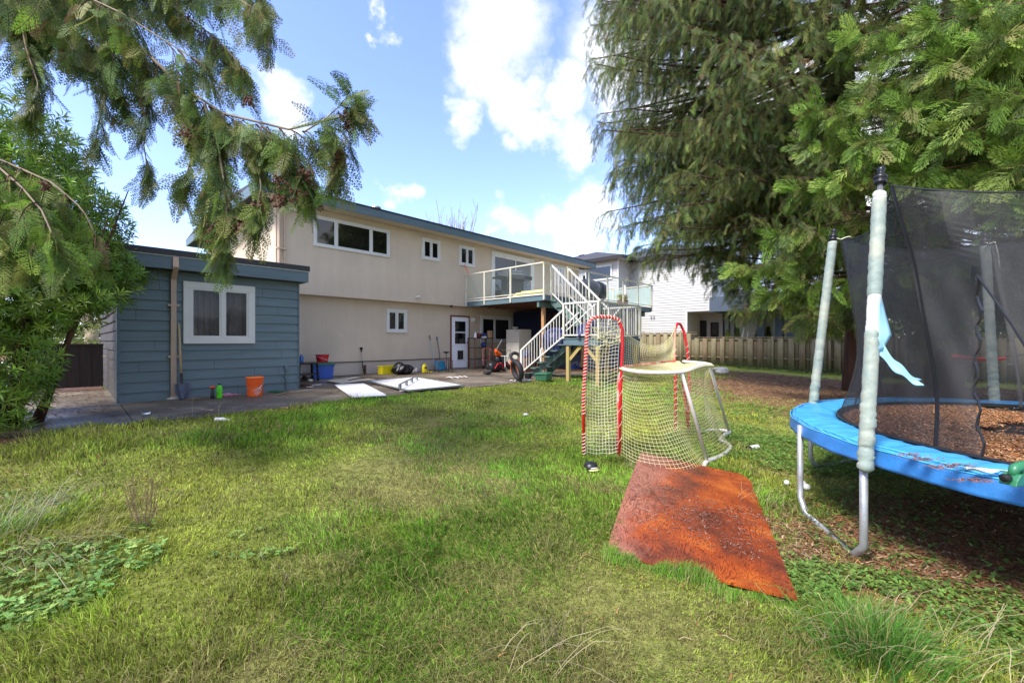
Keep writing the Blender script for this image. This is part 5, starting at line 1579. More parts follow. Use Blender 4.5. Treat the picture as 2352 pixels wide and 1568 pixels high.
for k, (a, (px_, py_), ztop) in enumerate(poles):
    a = D2(a); b2 = tp(a + D2(-22 if k in (0, 1, 2) else 22), TR, 0); a0 = tp(a, TR + .0, 0)
    if k == 0: b2 = Vector((2.80, 4.06, 0))
    if k == 0: a0 = Vector((2.575, 3.06, 0))
    if k == 1: a0 = Vector((3.80, 5.32, 0))
    z0 = float(gz(a0[0], a0[1])); z1 = float(gz(b2[0], b2[1])); d = (b2 - a0).normalized(); L = (b2 - a0).length
    pts = [Vector((a0[0], a0[1], TZ - .02)), Vector((a0[0], a0[1], z0 + .30)), Vector((a0[0], a0[1], z0 + .14))]
    for t in (.25, .5, .75, 1): pts.append(Vector((a0[0], a0[1], z0 + .02)) + d * .12 * math.sin(t * PI / 2) + Vector((0, 0, .12 * (1 - math.sin(t * PI / 2)) * (1 if t < 1 else 0))))
    for t in (0, .33, .66, 1): pts.append(Vector((b2[0], b2[1], z1 + .02)) - d * .12 * math.cos(t * PI / 2) + Vector((0, 0, .12 * (1 - math.cos(t * PI / 2)))))
    pts += [Vector((b2[0], b2[1], z1 + .30)), Vector((b2[0], b2[1], TZ - .02))]
    g = tm(); g.tube(pts, .026, 12); lg = g.build('leg', 'galvanised', tramp, smooth=True)
    g = tm()
    for q_ in ((a0, z0 + .33), (b2, z1 + .33)): g.tube([Vector((q_[0][0], q_[0][1], q_[1])), Vector((q_[0][0], q_[0][1], q_[1] + .006))], .0235, 12)
    g.build('leg_joint', 'black_metal', lg)
    # enclosure pole: steel tube in a wrinkled foam sleeve with black cap
    p0 = tp(a, TR + .03, TZ - .14) if k > 1 else Vector((a0[0] - .0, a0[1] - .02, TZ - .14)); p0 = p0 + (Vector((0, 0, 0)) if k else Vector((-.02, -.015, 0)))
    p1 = Vector((px_, py_, ztop + EYE))
    ax = p1 - p0
    g = tm(); g.tube([p0, p1 - ax * .02], .019, 10); g.build('enclosure_pole', 'grey_metal', tramp, smooth=True)
    def sleeve(t0, t1, r0, name, m, par=tramp, seed=k):
        rr_ = random.Random(seed); N = int(110 * (t1 - t0)) + 6; g = tm()
        q = [p0 + ax * (t0 + (t1 - t0) * j / (N - 1)) for j in range(N)]
        low = [max(0, 1 - (t0 + (t1 - t0) * j / (N - 1)) * 3.4) for j in range(N)]
        q = [v_ + Vector((rr_.uniform(-1, 1), rr_.uniform(-1, 1), 0)) * (.0022 + .006 * low[j]) for j, v_ in enumerate(q)]
        ph = 0; rs = []
        for j in range(N):
            ph += rr_.uniform(.5, 1.9); rs.append(r0 * (1 + rr_.uniform(-.03, .03) + low[j] * (.04 + .09 * math.sin(ph))))
        rs[0] = r0 * .7; rs[-1] = r0 * .93
        g.tube(q, rs, 14); return g.build(name, m, par, smooth=True)
    if k == 0:
        sleeve(.0, .44, .047, 'foam_sleeve', 'foam_sleeve'); sleeve(.32, .60, .043, 'bare_foam', 'foam_white', seed=3); sleeve(.555, .905, .047, 'foam_sleeve', 'foam_sleeve', seed=5)
        sleeve(.90, .93, .044, 'foam_ring', 'foam_white', seed=4)
        # torn flap of sleeve fabric hanging off the pole
        qa = [p0 + ax * t for t in (.56, .50, .43, .38)]
        rt = Vector((.9, -.4, 0)).normalized()
        tip = gp(2118, 884, 1.37)
        tip = at(2117, 3.02, EYE - (882 - HOR) / F * 3.02)
        g = tm()
        A = [qa[0] + rt * .045, qa[1] + rt * .075, qa[2] + rt * .115, qa[3] + rt * .07]
        g.grid(lambda u, v: (A[min(3, int(u * 3))].lerp(A[min(3, int(u * 3) + 1)], (u * 3) % 1)) * v + (p0 + ax * (.56 - .19 * u) + Vector((-.0, -.045, 0))) * (1 - v), 12, 4)
        g.grid(lambda u, v: (qa[3] + rt * .04 + Vector((0, 0, .09))).lerp(tip + Vector((0, 0, .022)), u).lerp((qa[3] + rt * .03 - Vector((0, 0, .04))).lerp(tip - Vector((0, 0, .022)), u), v) + Vector((0, .02 * math.sin(v * 5), .035 * math.sin(PI * u) * -1 + .012 * math.sin(u * 14))), 16, 4)
        g.build('torn_sleeve_flap', 'torn_blue', tramp, smooth=True, solid=.002)
    else:
        sleeve(.0, .955, .050, 'foam_sleeve', 'foam_sleeve', seed=k * 3)
    axn = ax.normalized(); R3 = axn.to_track_quat('Z', 'Y').to_matrix()
    g = tm(); g.lathe([(.022, -.07), (.040, -.068), (.044, -.04), (.036, -.035), (.036, -.028), (.046, -.02), (.046, .0), (.036, .012), (.022, .02), (.018, .035), (.026, .05), (.029, .066), (.022, .084), (.0, .09)], p1 - axn * .02, 16, R3)
    g.build('pole_cap', 'black_metal', tramp, smooth=True)
# net: top edge sags between the poles, waist drawn inwards
angs = [math.atan2(p[1][1] - TC[1], p[1][0] - TC[0]) for p in poles]
tops = [Vector((p[1][0], p[1][1], p[2] + EYE - .09)) for p in poles]
tops = [t_ + (Vector((TC[0], TC[1], t_[2])) - t_).normalized() * .07 for t_ in tops]
def netp(k, u, v):
    """panel k from pole k to pole k+1 (clockwise), u along, v from top to bottom"""
    A = tops[k]; B = tops[(k + 1) % 6]
    sagz = (.13 if k != 5 else .26) * 4 * u * (1 - u)
    a0 = D2(poles[k][0]); a1 = D2(poles[(k + 1) % 6][0])
    while a1 > a0: a1 -= 2 * PI
    aa = a0 + (a1 - a0) * u
    top = A.lerp(B, u) + Vector((0, 0, -sagz)); top = top + (Vector((TC[0], TC[1], top[2])) - top).normalized() * (.10 * 4 * u * (1 - u) + .0)
    bot = Vector((TC[0] + 2.03 * math.cos(aa), TC[1] + 2.03 * math.sin(aa), TZ + .0))
    m = top.lerp(bot, v); inw = (Vector((TC[0], TC[1], m[2])) - m).normalized()
    w = (.10 * math.sin(PI * v) - .03 * math.sin(2 * PI * v)) + .022 * math.sin(9 * u + 5 * v + k) * v + .012 * math.sin(25 * u + 9 * v) + .006 * math.sin(60 * u + 14 * v)
    return m + inw * w


for k in range(6):
    if k == 5: continue
    g = tm(); g.grid(lambda u, v: netp(k, u, v), 36, 36); g.build('net_panel', 'net_mesh', tramp, smooth=True)
# front panel with the doorway cut by an open zip
U0, U1 = .26, .70
vt = .33
def doorx(v):
    """left/right edges of the opening in u at height v"""
    if v < vt: return None
    s_ = (v - vt) / (1 - vt)
    return (.148 - .045 * math.sin(min(1, s_ * 1.15) * PI / 2) + .08 * max(0, s_ - .6), .148 + .19 * s_)
k = 5
# panel 5 runs from pole index 5 to pole index 0
def np5(u, v): return netp(5, 1 - u, v)      # u=0 at the near left pole
g = tm()
for j in range(40):
    v0, v1 = j / 40, (j + 1) / 40
    a0 = doorx(v0); a1 = doorx(v1)
    if a0 is None or a1 is None: segs = [((0, 1), (0, 1))]
    else: segs = [((0, a0[0]), (0, a1[0])), ((a0[1], 1), (a1[1], 1))]
    for (s0, s1) in segs:
        N = 18
        for i in range(N):
            f0 = lambda t, sg: sg[0] + (sg[1] - sg[0]) * t
            g.add([np5(f0(i / N, s0), v0), np5(f0((i + 1) / N, s0), v0), np5(f0((i + 1) / N, s1), v1), np5(f0(i / N, s1), v1)], [(0, 1, 2, 3)])
g.build('net_panel', 'net_mesh', tramp)
g = tm()
for side in (0, 1):
    pts = [np5(doorx(vt + (1 - vt) * j / 24 + 1e-6)[side] + .006 * math.sin(j * 1.5) * (side == 0), min(.999, vt + (1 - vt) * j / 24)) + Vector((0, -.006, 0)) for j in range(25)]
    ribbon = []
    for j, p_ in enumerate(pts):
        w_ = .013 * (1 + .3 * math.sin(j * 1.7)); ribbon.append((p_ + Vector((-w_, -w_ * .3, 0)), p_ + Vector((w_, w_ * .3, 0))))
    for j in range(24): g.add([ribbon[j][0], ribbon[j][1], ribbon[j + 1][1], ribbon[j + 1][0]], [(0, 1, 2, 3)])
g.build('door_zip', 'black_plastic', tramp, solid=.006)
g = tm(); zc = np5(.148, vt - .012)
g.box(zc[0] - .028, zc[1] - .012, zc[2] - .03, zc[0] + .028, zc[1] - .006, zc[2] + .03); g.build('zip_patch', 'black_plastic', tramp)
g = tm(); g.box(zc[0] - .008, zc[1] - .02, zc[2] - .068, zc[0] + .008, zc[1] - .013, zc[2] - .034); g.build('zip_pull', 'steel_dark', tramp)
# seams: dark bands running down from each pole, rim bands
for k in range(6):
    g = tm()
    for sg in (0,):
        pts = [netp(k, .015, j / 30) + Vector((0, 0, 0)) for j in range(31)]
        # seam sits a little off the pole and swings along the net
        if k == 0: pts = [np5(.004, j / 30) + Vector((0, -.004, 0)) for j in range(31)]
        for j in range(30):
            w_ = .017
            a_, b_ = pts[j], pts[j + 1]; t_ = (Vector((a_[1] - TC[1], -(a_[0] - TC[0]), 0))).normalized() * w_
            g.add([a_ - t_, a_ + t_, b_ + t_, b_ - t_], [(0, 1, 2, 3)])
    g.build('net_seam', 'net_mesh_dense' if k else 'black_plastic', tramp)
g = tm()
for k in range(6):
    g.tube([netp(k, j / 24, 0) for j in range(25)], .007, 5, False)
g.build('net_top_cord', 'black_plastic', tramp)
g = tm(); g.tube([tp(2 * PI * k / 120, 2.05, TZ + .012) for k in range(121)], .016, 6, False); g.build('net_bottom_band', 'black_plastic', tramp, smooth=True)
for k in range(6):
    g = tm(); p1 = Vector((poles[k][1][0], poles[k][1][1], poles[k][2] + EYE - .04)); g.tube([p1, tops[k] + Vector((0, 0, .01))], .004, 5)
    if k in (1, 2): g.tube([tops[k], tops[k] + Vector((.07, -.02, .03)), tops[k] + Vector((.10, -.03, -.12 if k == 2 else .035)), tops[k] + Vector((.12, -.03, -.3 if k == 2 else .03))], .005, 5)
    g.build('tie_cord', 'cord_white' if k in (1, 2) else 'black_plastic', tramp)

# litter heaped on the mat and pads
n = 60000
a = rng.random(n) * 2 * PI; r = 2.0 * np.sqrt(rng.random(n)); x = TC[0] + r * np.cos(a); y = TC[1] + r * np.sin(a)
k_ = (fbm(x, y, 1.3, 91) > .42) & ~((y < 2.3 - .25 * (x - 3.5) + .3 * fbm(x, y, 2, 95)) & (rng.random(n) < .93)) | (rng.random(n) < .04)
x, y = x[k_], y[k_]; n = len(x)
cc = np.array([[.34, .13, .045], [.42, .20, .08], [.22, .09, .04], [.50, .30, .16]])[rng.integers(0, 4, n)] * rng.uniform(.5, 1.3, n)[:, None]
P1 = sticks(np.stack([x, y, TZ - .024 + rng.random(n) * .02], 1), np.full(n, .055), np.full(n, .0075), cc, .15)
n = 330
cl = [tuple(gp(x_, y_, TZ + .03)) for x_, y_ in ((2120, 1057), (2165, 1075), (2200, 1070), (2235, 1105), (2090, 1047))]
ci = rng.integers(0, len(cl), n); c_ = np.array(cl)[ci]; pp = c_ + np.stack([rng.normal(0, .055, n), rng.normal(0, .018, n), rng.uniform(.004, .012, n)], 1)
P2 = sticks(pp, np.full(n, .04), np.full(n, .006), np.array([[.20, .085, .05]]) * rng.uniform(.5, 1.5, n)[:, None], .06)
V, Fa, Cc = merge([P1, P2])
tag(np_obj('mat_litter', V, Fa, 'litter_attr', Cc), 'rusty brown fallen needles heaped over the trampoline mat and pad', 'fallen needles', kind='stuff')

# green hand tool and cloth on the pad
c_ = gp(2325, 1112, TZ + .03)
t = empty('cordless_tool', c_, .25, 'green plastic power tool lying on the blue trampoline pad', 'power tool')
def lb(): return MB()
g = lb(); g.slab([(-.04, -.035, 0), (.20, -.035, 0), (.20, -.035, .02), (.03, -.035, .03), (.04, -.035, .06), (.0, -.035, .06), (-.03, -.035, .03)], (0, .07, 0)); g.build('base', 'green_plastic', t, bevel=.004)
g = lb(); g.tube([(.0, 0, .05), (.02, 0, .085), (.08, 0, .095), (.18, 0, .09)], [.018, .024, .026, .024], 12); g.build('body', 'green_plastic', t, smooth=True)
g = lb(); g.lathe([(.026, 0), (.033, .01), (.033, .10), (.028, .12)], (.06, 0, .055), 14, Matrix.Rotation(PI / 2, 3, 'Y')); g.build('motor', 'green_plastic', t, smooth=True)
g = lb(); g.lathe([(.02, 0), (.022, .03), (.008, .035)], (-.035, 0, .04), 12, Matrix.Rotation(-PI / 2, 3, 'Y')); g.build('nozzle', 'black_plastic', t)
t.scale = (1, 1, 1)
c_ = gp(2262, 1083, TZ + .028)
g = MB(); g.grid(lambda u, v: (-.09 + .2 * u, (-.02 + .04 * v) * (1 - .8 * abs(u - .45)) + .01 * math.sin(9 * u), .012 + .008 * math.sin(9 * u + 4 * v)), 14, 6)
tag(g.build('dirty_cloth', 'white_rag', None, smooth=True, loc=c_, rz=-.3, solid=.003), 'crumpled white rag beside the green tool on the blue pad', 'rag')
# red strip behind the trampoline
a_, b_ = at(2188, 7.0, EYE - (812 - HOR) / F * 7.0), at(2310, 7.1, EYE - (818 - HOR) / F * 7.1)
t = empty('red_hammock', (a_ + b_) / 2, 0, 'slack red strap hammock strung behind the trampoline', 'hammock')
g = MB((a_ + b_) / 2); g.grid(lambda u, v: a_.lerp(b_, u) + Vector((0, (v - .5) * .3 * math.sin(PI * u) * .6, -.01 - .05 * v - .04 * math.sin(PI * u))), 20, 3); g.build('cloth', 'red_cloth', t, smooth=True, solid=.01)
g = MB((a_ + b_) / 2); g.tube([a_, a_.lerp(Vector((12.6, 12.5, 1.5)), .6)], .01, 5); g.tube([b_, b_ + Vector((1.2, .1, .1))], .01, 5); g.build('cord', 'black_plastic', t)

# ------------------------------------------------------------------ hockey goal and rebounder
def sp3(pts, n):
    """Catmull-Rom through points"""
    P = [Vector(p) for p in pts]; P = [P[0] * 2 - P[1]] + P + [P[-1] * 2 - P[-2]]; out = []
    for i in range(1, len(P) - 2):
        for j in range(n):
            t = j / n; a, b, c, d = P[i - 1], P[i], P[i + 1], P[i + 2]
            out.append(.5 * ((2 * b) + (c - a) * t + (2 * a - 5 * b + 4 * c - d) * t * t + (3 * b - a - 3 * c + d) * t ** 3))
    out.append(P[-2]); return out


def onpoly(pl, u):
    x = u * (len(pl) - 1); i = min(int(x), len(pl) - 2); return pl[i].lerp(pl[i + 1], x - i)


GO = Vector((2.2, 5.9, .09))
goal = empty('hockey_goal', GO, 0, 'weathered hockey goal with faded red posts, white frame and sagging net', 'hockey goal')
def gb2(): return MB(GO)
gL = Vector((1.41, 5.56, .07)); gR = Vector((2.90, 6.85, .10)); zt = 1.30
gLt = Vector((1.43, 5.56, zt)); gRt = Vector((2.68, 6.62, zt + .02))
g = gb2(); pf = [gL, gL.lerp(gLt, .5), Vector((gLt[0] - .01, gLt[1], zt - .20)), Vector((gLt[0] + .015, gLt[1] + .01, zt - .09)), Vector((gLt[0] + .08, gLt[1] + .06, zt - .015)), Vector((gLt[0] + .2, gLt[1] + .17, zt)), gRt + Vector((-.2, -.17, 0)), gRt + Vector((-.07, -.06, -.02)), gRt + Vector((0, 0, -.1)), gRt.lerp(gR, .5), gR]
g.tube(pf, .024, 12); g.build('red_frame', 'faded_red', goal, smooth=True)
top = sp3([gLt + Vector((.02, .02, -.02)), (1.44, 5.18, zt - .02), (1.62, 4.98, zt - .03), (2.0, 4.94, zt - .02), (2.32, 5.24, zt + .02), (2.62, 5.62, zt + .02), (2.80, 5.86, zt), (2.84, 6.2, zt + .01), gRt + Vector((.02, -.02, 0))], 6)
bot = sp3([gL + Vector((0, 0, .0)), (1.55, 5.0, .08), (1.95, 4.86, .07), (2.30, 5.08, .07), (2.54, 5.45, .07), (2.86, 5.70, .08), (3.15, 6.04, .09), (3.24, 6.28, .10), (3.24, 6.5, .10), (3.46, 6.8, .11), (3.66, 7.05, .12), (3.4, 7.12, .12), gR], 6)
g = gb2(); g.tube(top, .024, 10); g.build('top_bar', 'goal_white', goal, smooth=True)
g = gb2(); g.tube(bot, .030, 10); g.build('base_bar', 'goal_white', goal, smooth=True)
g = gb2(); g.tube([Vector((2.0, 4.94, zt - .02)), Vector((2.28, 5.2, .68)), Vector((2.54, 5.45, .08))], .021, 10); g.build('centre_brace', 'goal_white', goal, smooth=True)
g = gb2(); g.tube([Vector((2.78, 5.88, zt)), Vector((3.22, 6.47, .70)), Vector((3.66, 7.05, .12))], .022, 10); g.build('side_brace', 'goal_white', goal, smooth=True)
gc = Vector((2.2, 6.1, 0))
def goalnet(u, v):
    a = onpoly(top, u); b2 = onpoly(bot, u); m = a.lerp(b2, v); inw = (Vector((gc[0], gc[1], m[2])) - m); inw.z = 0
    s_ = math.sin(PI * v) * (.05 + .10 * abs(math.sin(PI * u * 2.2)) ** 2) + .012 * math.sin(14 * v + 8 * u)
    return m + inw.normalized() * s_ * min(1, u * 9) * min(1, (1 - u) * 9) + Vector((0, 0, -.05 * math.sin(PI * v) * math.sin(PI * u * 4) ** 2))
g = gb2(); g.net(goalnet, 84, 28, .0019); g.build('goal_net', 'cord_moss', goal)
g = gb2(); g.net(lambda u, v: onpoly(top, .04 + .92 * u).lerp(gLt.lerp(gRt, .04 + .92 * u) , v) + Vector((0, 0, .012 - .05 * math.sin(PI * v))), 46, 11, .0028); g.build('top_net', 'cord_moss', goal)
g = gb2()
for k in range(150):
    c_ = onpoly(top, (k + .5) / 150); ax_ = (onpoly(top, min(1, (k + 1.5) / 150)) - c_).normalized(); s_ = ax_.cross(Vector((0, 0, 1))).normalized()
    g.tube([c_ + (s_ * math.cos(t_) + Vector((0, 0, 1)) * math.sin(t_)) * .028 + ax_ * (t_ / 6.28 - .5) * .02 for t_ in (0, 1.57, 3.14, 4.71, 6.28)], .0022, 3, False)
g.build('lacing', 'cord_moss', goal)

RO = Vector((1.2, 5.6, .09))
reb = empty('rebounder_frame', RO, 0, 'tall red tube backstop wrapped in white cord with netting between its two upright loops', 'backstop')
def rb(): return MB(RO)
A1 = Vector((.943, 5.49, .07)); A2 = Vector((1.415, 5.50, .07)); zt2 = 1.965
l1 = [A1, A1.lerp(Vector((.955, 5.49, zt2 - .2)), .5) + Vector((-.01, 0, 0)), Vector((.985, 5.49, zt2 - .22)), Vector((1.0, 5.49, zt2 - .10)), Vector((1.06, 5.492, zt2 - .02)), Vector((1.14, 5.495, zt2)), Vector((1.30, 5.50, zt2 - .005)), Vector((1.40, 5.50, zt2 - .04)), Vector((1.448, 5.50, zt2 - .16)), Vector((1.455, 5.50, zt2 - .35)), Vector((1.43, 5.50, 1.0)), A2]
g = rb(); g.tube(l1, .0205, 12); g.build('loop_frame', 'red_paint', reb, smooth=True)
def helix(pl, u0, u1, turns, r, cord, n=10):
    pts = []; N = turns * n
    for j in range(N + 1):
        u = u0 + (u1 - u0) * j / N; c_ = onpoly(pl, u); ax_ = (onpoly(pl, min(1, u + .01)) - onpoly(pl, max(0, u - .01))).normalized(); s_ = ax_.cross(Vector((0, 1, .2))).normalized(); t_ = ax_.cross(s_)
        a = 2 * PI * j / n; pts.append(c_ + (s_ * math.cos(a) + t_ * math.sin(a)) * r)
    return pts
def resample(pl, n): return polyline(pl, n)[0]
l1r = resample(l1, 80)
g = rb(); g.tube(helix(l1r, .0, .095, 9, .0225, 0), .0045, 5, False); g.tube(helix(l1r, .15, .56, 40, .0225, 0), .0045, 5, False); g.tube(helix(l1r, .72, .97, 5, .023, 0), .0022, 4, False); g.build('cord_wrap', 'cord_white', reb, smooth=True)
B1 = Vector((2.70, 6.9, .10)); B2 = Vector((3.02, 7.16, .11))
l2 = [B1, Vector((2.72, 6.95, 1.0)), Vector((2.74, 7.05, 1.6)), Vector((2.77, 7.1, 1.84)), Vector((2.84, 7.17, 1.945)), Vector((2.92, 7.24, 1.93)), Vector((2.98, 7.24, 1.8)), Vector((3.02, 7.2, 1.5)), Vector((3.05, 7.18, .9)), B2]
g = rb(); g.tube(l2, .021, 12); g.build('loop_frame', 'red_paint', reb, smooth=True)
l2r = resample(l2, 80)
g = rb(); g.tube(helix(l2r, .02, .38, 14, .026, 0), .004, 5, False); g.tube(helix(l2r, .62, .98, 14, .026, 0), .003, 4, False); g.build('cord_wrap', 'cord_white', reb)
def wing(u, v):
    z = 1.93 * (1 - v) + .10 * v; a = Vector((.965 - .02 * v, 5.49, z)); b2 = Vector((1.44 - .02 * v, 5.50, z)); s_ = math.sin(PI * u)
    return a.lerp(b2, u * (1 - .10 * math.sin(PI * v) ) ) + Vector((0, .07 * s_ * math.sin(PI * v) + .01 * math.sin(20 * v + 3 * u), -.045 * s_ * (1 if v > .06 else .3) + .02 * s_ * math.sin(9 * v) + .006 * math.sin(33 * v + 15 * u)))
g = rb(); g.net(wing, 11, 40, .0023); g.build('side_net', 'cord_white', reb)
T0 = Vector((1.45, 5.50, 1.80)); T1 = Vector((2.76, 7.05, 1.90))
def backn(u, v):
    t_ = T0.lerp(T1, u) + Vector((0, 0, -.27 * (4 * u * (1 - u)) ** .85)) + Vector((.10, -.10, 0)) * math.sin(PI * u) * .6
    b2 = Vector((1.45, 5.52, 1.26)).lerp(Vector((2.70, 6.92, 1.30)), u) + Vector((.03, -.03, 0)) * math.sin(PI * u)
    return t_.lerp(b2, v) + Vector((.05, -.06, 0)) * math.sin(PI * v) * math.sin(PI * u)
g = rb(); g.net(backn, 44, 14, .0022); g.tube([backn(j / 40, 0) for j in range(41)], .005, 5, False); g.build('back_net', 'cord_moss', reb)
g = rb()
for k in range(46):
    u = random.random(); v = .03 + .14 * random.random(); a_ = wing(u, v); b_ = wing(min(1, u + rnd(.1, .5)), v + rnd(-.02, .06)); g.tube([a_, (a_ + b_) / 2 + Vector((rnd(-.04, .04), rnd(-.03, .03), rnd(-.07, .0))), b_], .0024, 3, False)
g.build('tangled_cord', 'cord_moss', reb)

# ------------------------------------------------------------------ plywood sheet
BL = Vector((.704, 3.16, .05)); BR_ = Vector((1.777, 2.60, .045)); TRr = Vector((2.79, 4.93, .06)); TLl = Vector((1.69, 5.48, .19))
ply = empty('plywood_sheet', BL, math.atan2(BR_[1] - BL[1], BR_[0] - BL[0]), 'wet orange stained plywood sheet lying in the grass, littered with needles', 'plywood')
R_ = Matrix.Rotation(-math.atan2(BR_[1] - BL[1], BR_[0] - BL[0]), 3, 'Z')
def plyp(u, v):
    p = BL.lerp(BR_, u).lerp(TLl.lerp(TRr, u), v)
    p = p + Vector((0, 0, .035 * math.sin(PI * v) * (1 - u)))
    if u > .88 and v > .93: p = p - (TRr - TLl).normalized() * (.08 * (u - .88) / .12 * (v - .93) / .07)
    return R_ @ (p - BL)
g = MB(); N1, N2 = 16, 30
g.grid(plyp, N1, N2)
o = g.build('board', 'plywood', ply, solid=.016)
n = 6500; u = rng.random(n); v = rng.random(n); k_ = fbm(u * 2, v * 4, 1.2, 7) + .25 * np.exp(-((v - .5) / .3) ** 2) > .66; k_ &= rng.random(n) < .4; u, v = u[k_], v[k_]; n = len(u)
P = np.array([tuple(BL.lerp(BR_, a_).lerp(TLl.lerp(TRr, a_), b_) + Vector((0, 0, .037 * math.sin(PI * b_) * (1 - a_) + .004))) for a_, b_ in zip(u, v)])
V, Fa, Cc = sticks(P, rng.uniform(.02, .05, n), np.full(n, .0042), np.array([[.24, .11, .08], [.34, .18, .13], [.10, .05, .03], [.42, .28, .2]])[rng.integers(0, 4, n)] * rng.uniform(.5, 1.1, n)[:, None], .05)
tag(np_obj('board_litter', V, Fa, 'litter_attr', Cc), 'small pale needles and twigs strewn over the orange plywood', 'fallen needles', kind='stuff')

# ------------------------------------------------------------------ small things in the grass
c_ = gp(1357, 1079)
t = empty('baseball_hat', c_, .3, 'black and tan cap lying in the grass beside the striped goal post', 'cap')
g = MB(); g.lathe([(.085, 0), (.088, .03), (.075, .07), (.045, .09), (.0, .095)], (0, 0, .005), 16); g.build('crown', 'black_plastic', t, smooth=True)
g = MB(); g.grid(lambda u, v: ((-.07 + .14 * u), -.075 - .07 * v * math.sin(PI * u) ** .6, .02 + .012 * math.sin(PI * u)), 10, 3); g.build('brim', 'cord_moss', t, smooth=True, solid=.004)
g = MB(); g.tube([(-.04, -.083, .045), (0, -.088, .05), (.04, -.083, .045)], .006, 5); g.build('logo_strip', 'white_trim', t)
a_, b_ = gp(1716, 1036), gp(1744, 1030)
c_ = (a_ + b_) / 2 + Vector((0, 0, .03)); d_ = (b_ - a_).normalized()
t = empty('drain_pipe_piece', c_, math.atan2(d_[1], d_[0]), 'short piece of white plastic pipe lying in the leaves behind the plywood', 'pipe')
g = MB(); RY = Matrix.Rotation(PI / 2, 3, 'Y'); g.lathe([(.036, 0), (.040, 0), (.040, .2), (.036, .2), (.036, 0)], (-.10, 0, .0), 18, RY); g.build('pipe', 'white_trim', t, smooth=False)
g = MB(); g.lathe([(.037, 0), (.043, 0), (.043, .035), (.037, .035)], (-.125, 0, 0), 18, RY); g.build('rubber_end', 'dark_rubber', t)
for i, (x, y, r_, lab) in enumerate([(1807, 1107, .030, 'scuffed white ball on bare earth left of the trampoline leg'), (1846, 1108, .026, 'small white ball half hidden right behind the bent trampoline leg'), (1853, 1119, .038, 'largest white ball with a dark base, right of the bent trampoline leg')]):
    c_ = gp(x, y + 6); g = MB(); g.ball((0, 0, r_ * .9), r_, 14, 10); tag(g.build('practice_ball', 'foam_white', None, smooth=True, loc=c_), lab, 'ball', 'white balls by the trampoline leg')
c_ = gp(1657, 858)
g = MB(); g.ball((0, 0, .12), (.30, .16, .15), 14, 9, .25); g.ball((-.26, 0, .2), (.16, .06, .05), 8, 5, .2)
tag(g.build('plastic_bag', 'white_rag', None, smooth=True, loc=c_), 'crumpled white plastic bag lying near the foot of the fence', 'bag')
c_ = gp(509, 969); t = empty('plastic_bottle', c_, -.1, 'crushed clear white plastic bottle on the lawn below the blue shed', 'bottle')
g = MB(); g.lathe([(.02, 0), (.032, .01), (.03, .06), (.033, .12), (.026, .16), (.012, .19), (.012, .205)], (-.10, 0, .035), 12, RY); g.build('body', 'white_rag', t, smooth=True)
g = MB(); g.lathe([(.014, 0), (.014, .018)], (.106, 0, .035), 10, RY); g.build('bottle_cap', 'white_trim', t)
c_ = gp(1208, 955); g = MB(); g.ball((0, 0, .03), (.05, .03, .02), 8, 5, .3); tag(g.build('white_scrap', 'white_rag', None, loc=c_), 'tiny white scrap lying alone in the middle of the lawn', 'scrap')
c_ = gp(15, 990); t = empty('garden_hand_tool', c_, .2, 'orange bladed tool with black grip under the laurel at the left edge', 'hand tool')
g = MB(); g.slab([(-.02, -.03, 0), (.13, -.02, 0), (.15, .01, 0), (.12, .03, 0), (-.02, .02, 0)], (0, 0, .012)); g.build('blade', 'orange_plastic', t, bevel=.003)
g = MB(); g.tube([(0, 0, .01), (-.04, .02, .05), (-.09, .03, .06)], .016, 8); g.build('grip', 'black_plastic', t)

# ------------------------------------------------------------------ fence beyond the lawn
FPp = 25.45
fo = W(FPp, 3.0, .2); fence = empty('wooden_fence', fo, RZ, 'weathered board on board wooden fence along the far side of the yard', 'fence')
V = []; Fs = []; Cl = []
def fbox(x0, y0, z0, x1, y1, z1, c):
    i = len(V); V.extend([(x0, y0, z0), (x1, y0, z0), (x1, y1, z0), (x0, y1, z0), (x0, y0, z1), (x1, y0, z1), (x1, y1, z1), (x0, y1, z1)])
    Fs.extend([tuple(i + k for k in f) for f in [(0, 3, 2, 1), (4, 5, 6, 7), (0, 1, 5, 4), (1, 2, 6, 5), (2, 3, 7, 6), (3, 0, 4, 7)]]); Cl.extend([c] * 8)


def fcol(k=1.):
    b0 = random.choice([(.235, .20, .115), (.22, .19, .105), (.25, .21, .12), (.22, .165, .095)]); j = rnd(.85, 1.12) * k; return tuple(v_ * j for v_ in b0)
q_ = -17.0; FT = EYE + .17
while q_ < 12.8:
    v_ = W(FPp, q_); zb = float(gz(v_[0], v_[1])) - .05; ft = FT if q_ < 8.95 else FT + .30
    fbox(-.045, q_ - 3.0, zb - .2, -.022, q_ + .26 - 3.0, ft - .2 - .01, fcol()); fbox(.022, q_ + .24 - 3, zb - .2, .045, q_ + .485 - 3, ft - .2 - .12, fcol(.85)); q_ += .47
np_obj('boards', np.array(V), np.array(Fs), 'fence_wood', np.array(Cl), fence)
V = []; Fs = []; Cl = []
for r_ in ((-20.0, 5.95, FT - .35, FT - .26), (-20, 9.8, .45, .54), (5.96, 9.8, FT - .05, FT + .04)):
    V = []; Fs = []; Cl = []; fbox(-.02, r_[0], r_[2], .02, r_[1], r_[3], fcol()); np_obj('rail', np.array(V), np.array(Fs), 'fence_wood', np.array(Cl), fence)
V = []; Fs = []; Cl = []
for r_ in ((-20.0, 5.95, FT - .2), (5.96, 9.8, FT + .1)):
    V = []; Fs = []; Cl = []; fbox(-.075, r_[0], r_[2], .075, r_[1], r_[2] + .035, fcol(1.05)); np_obj('cap_rail', np.array(V), np.array(Fs), 'fence_wood', np.array(Cl), fence)
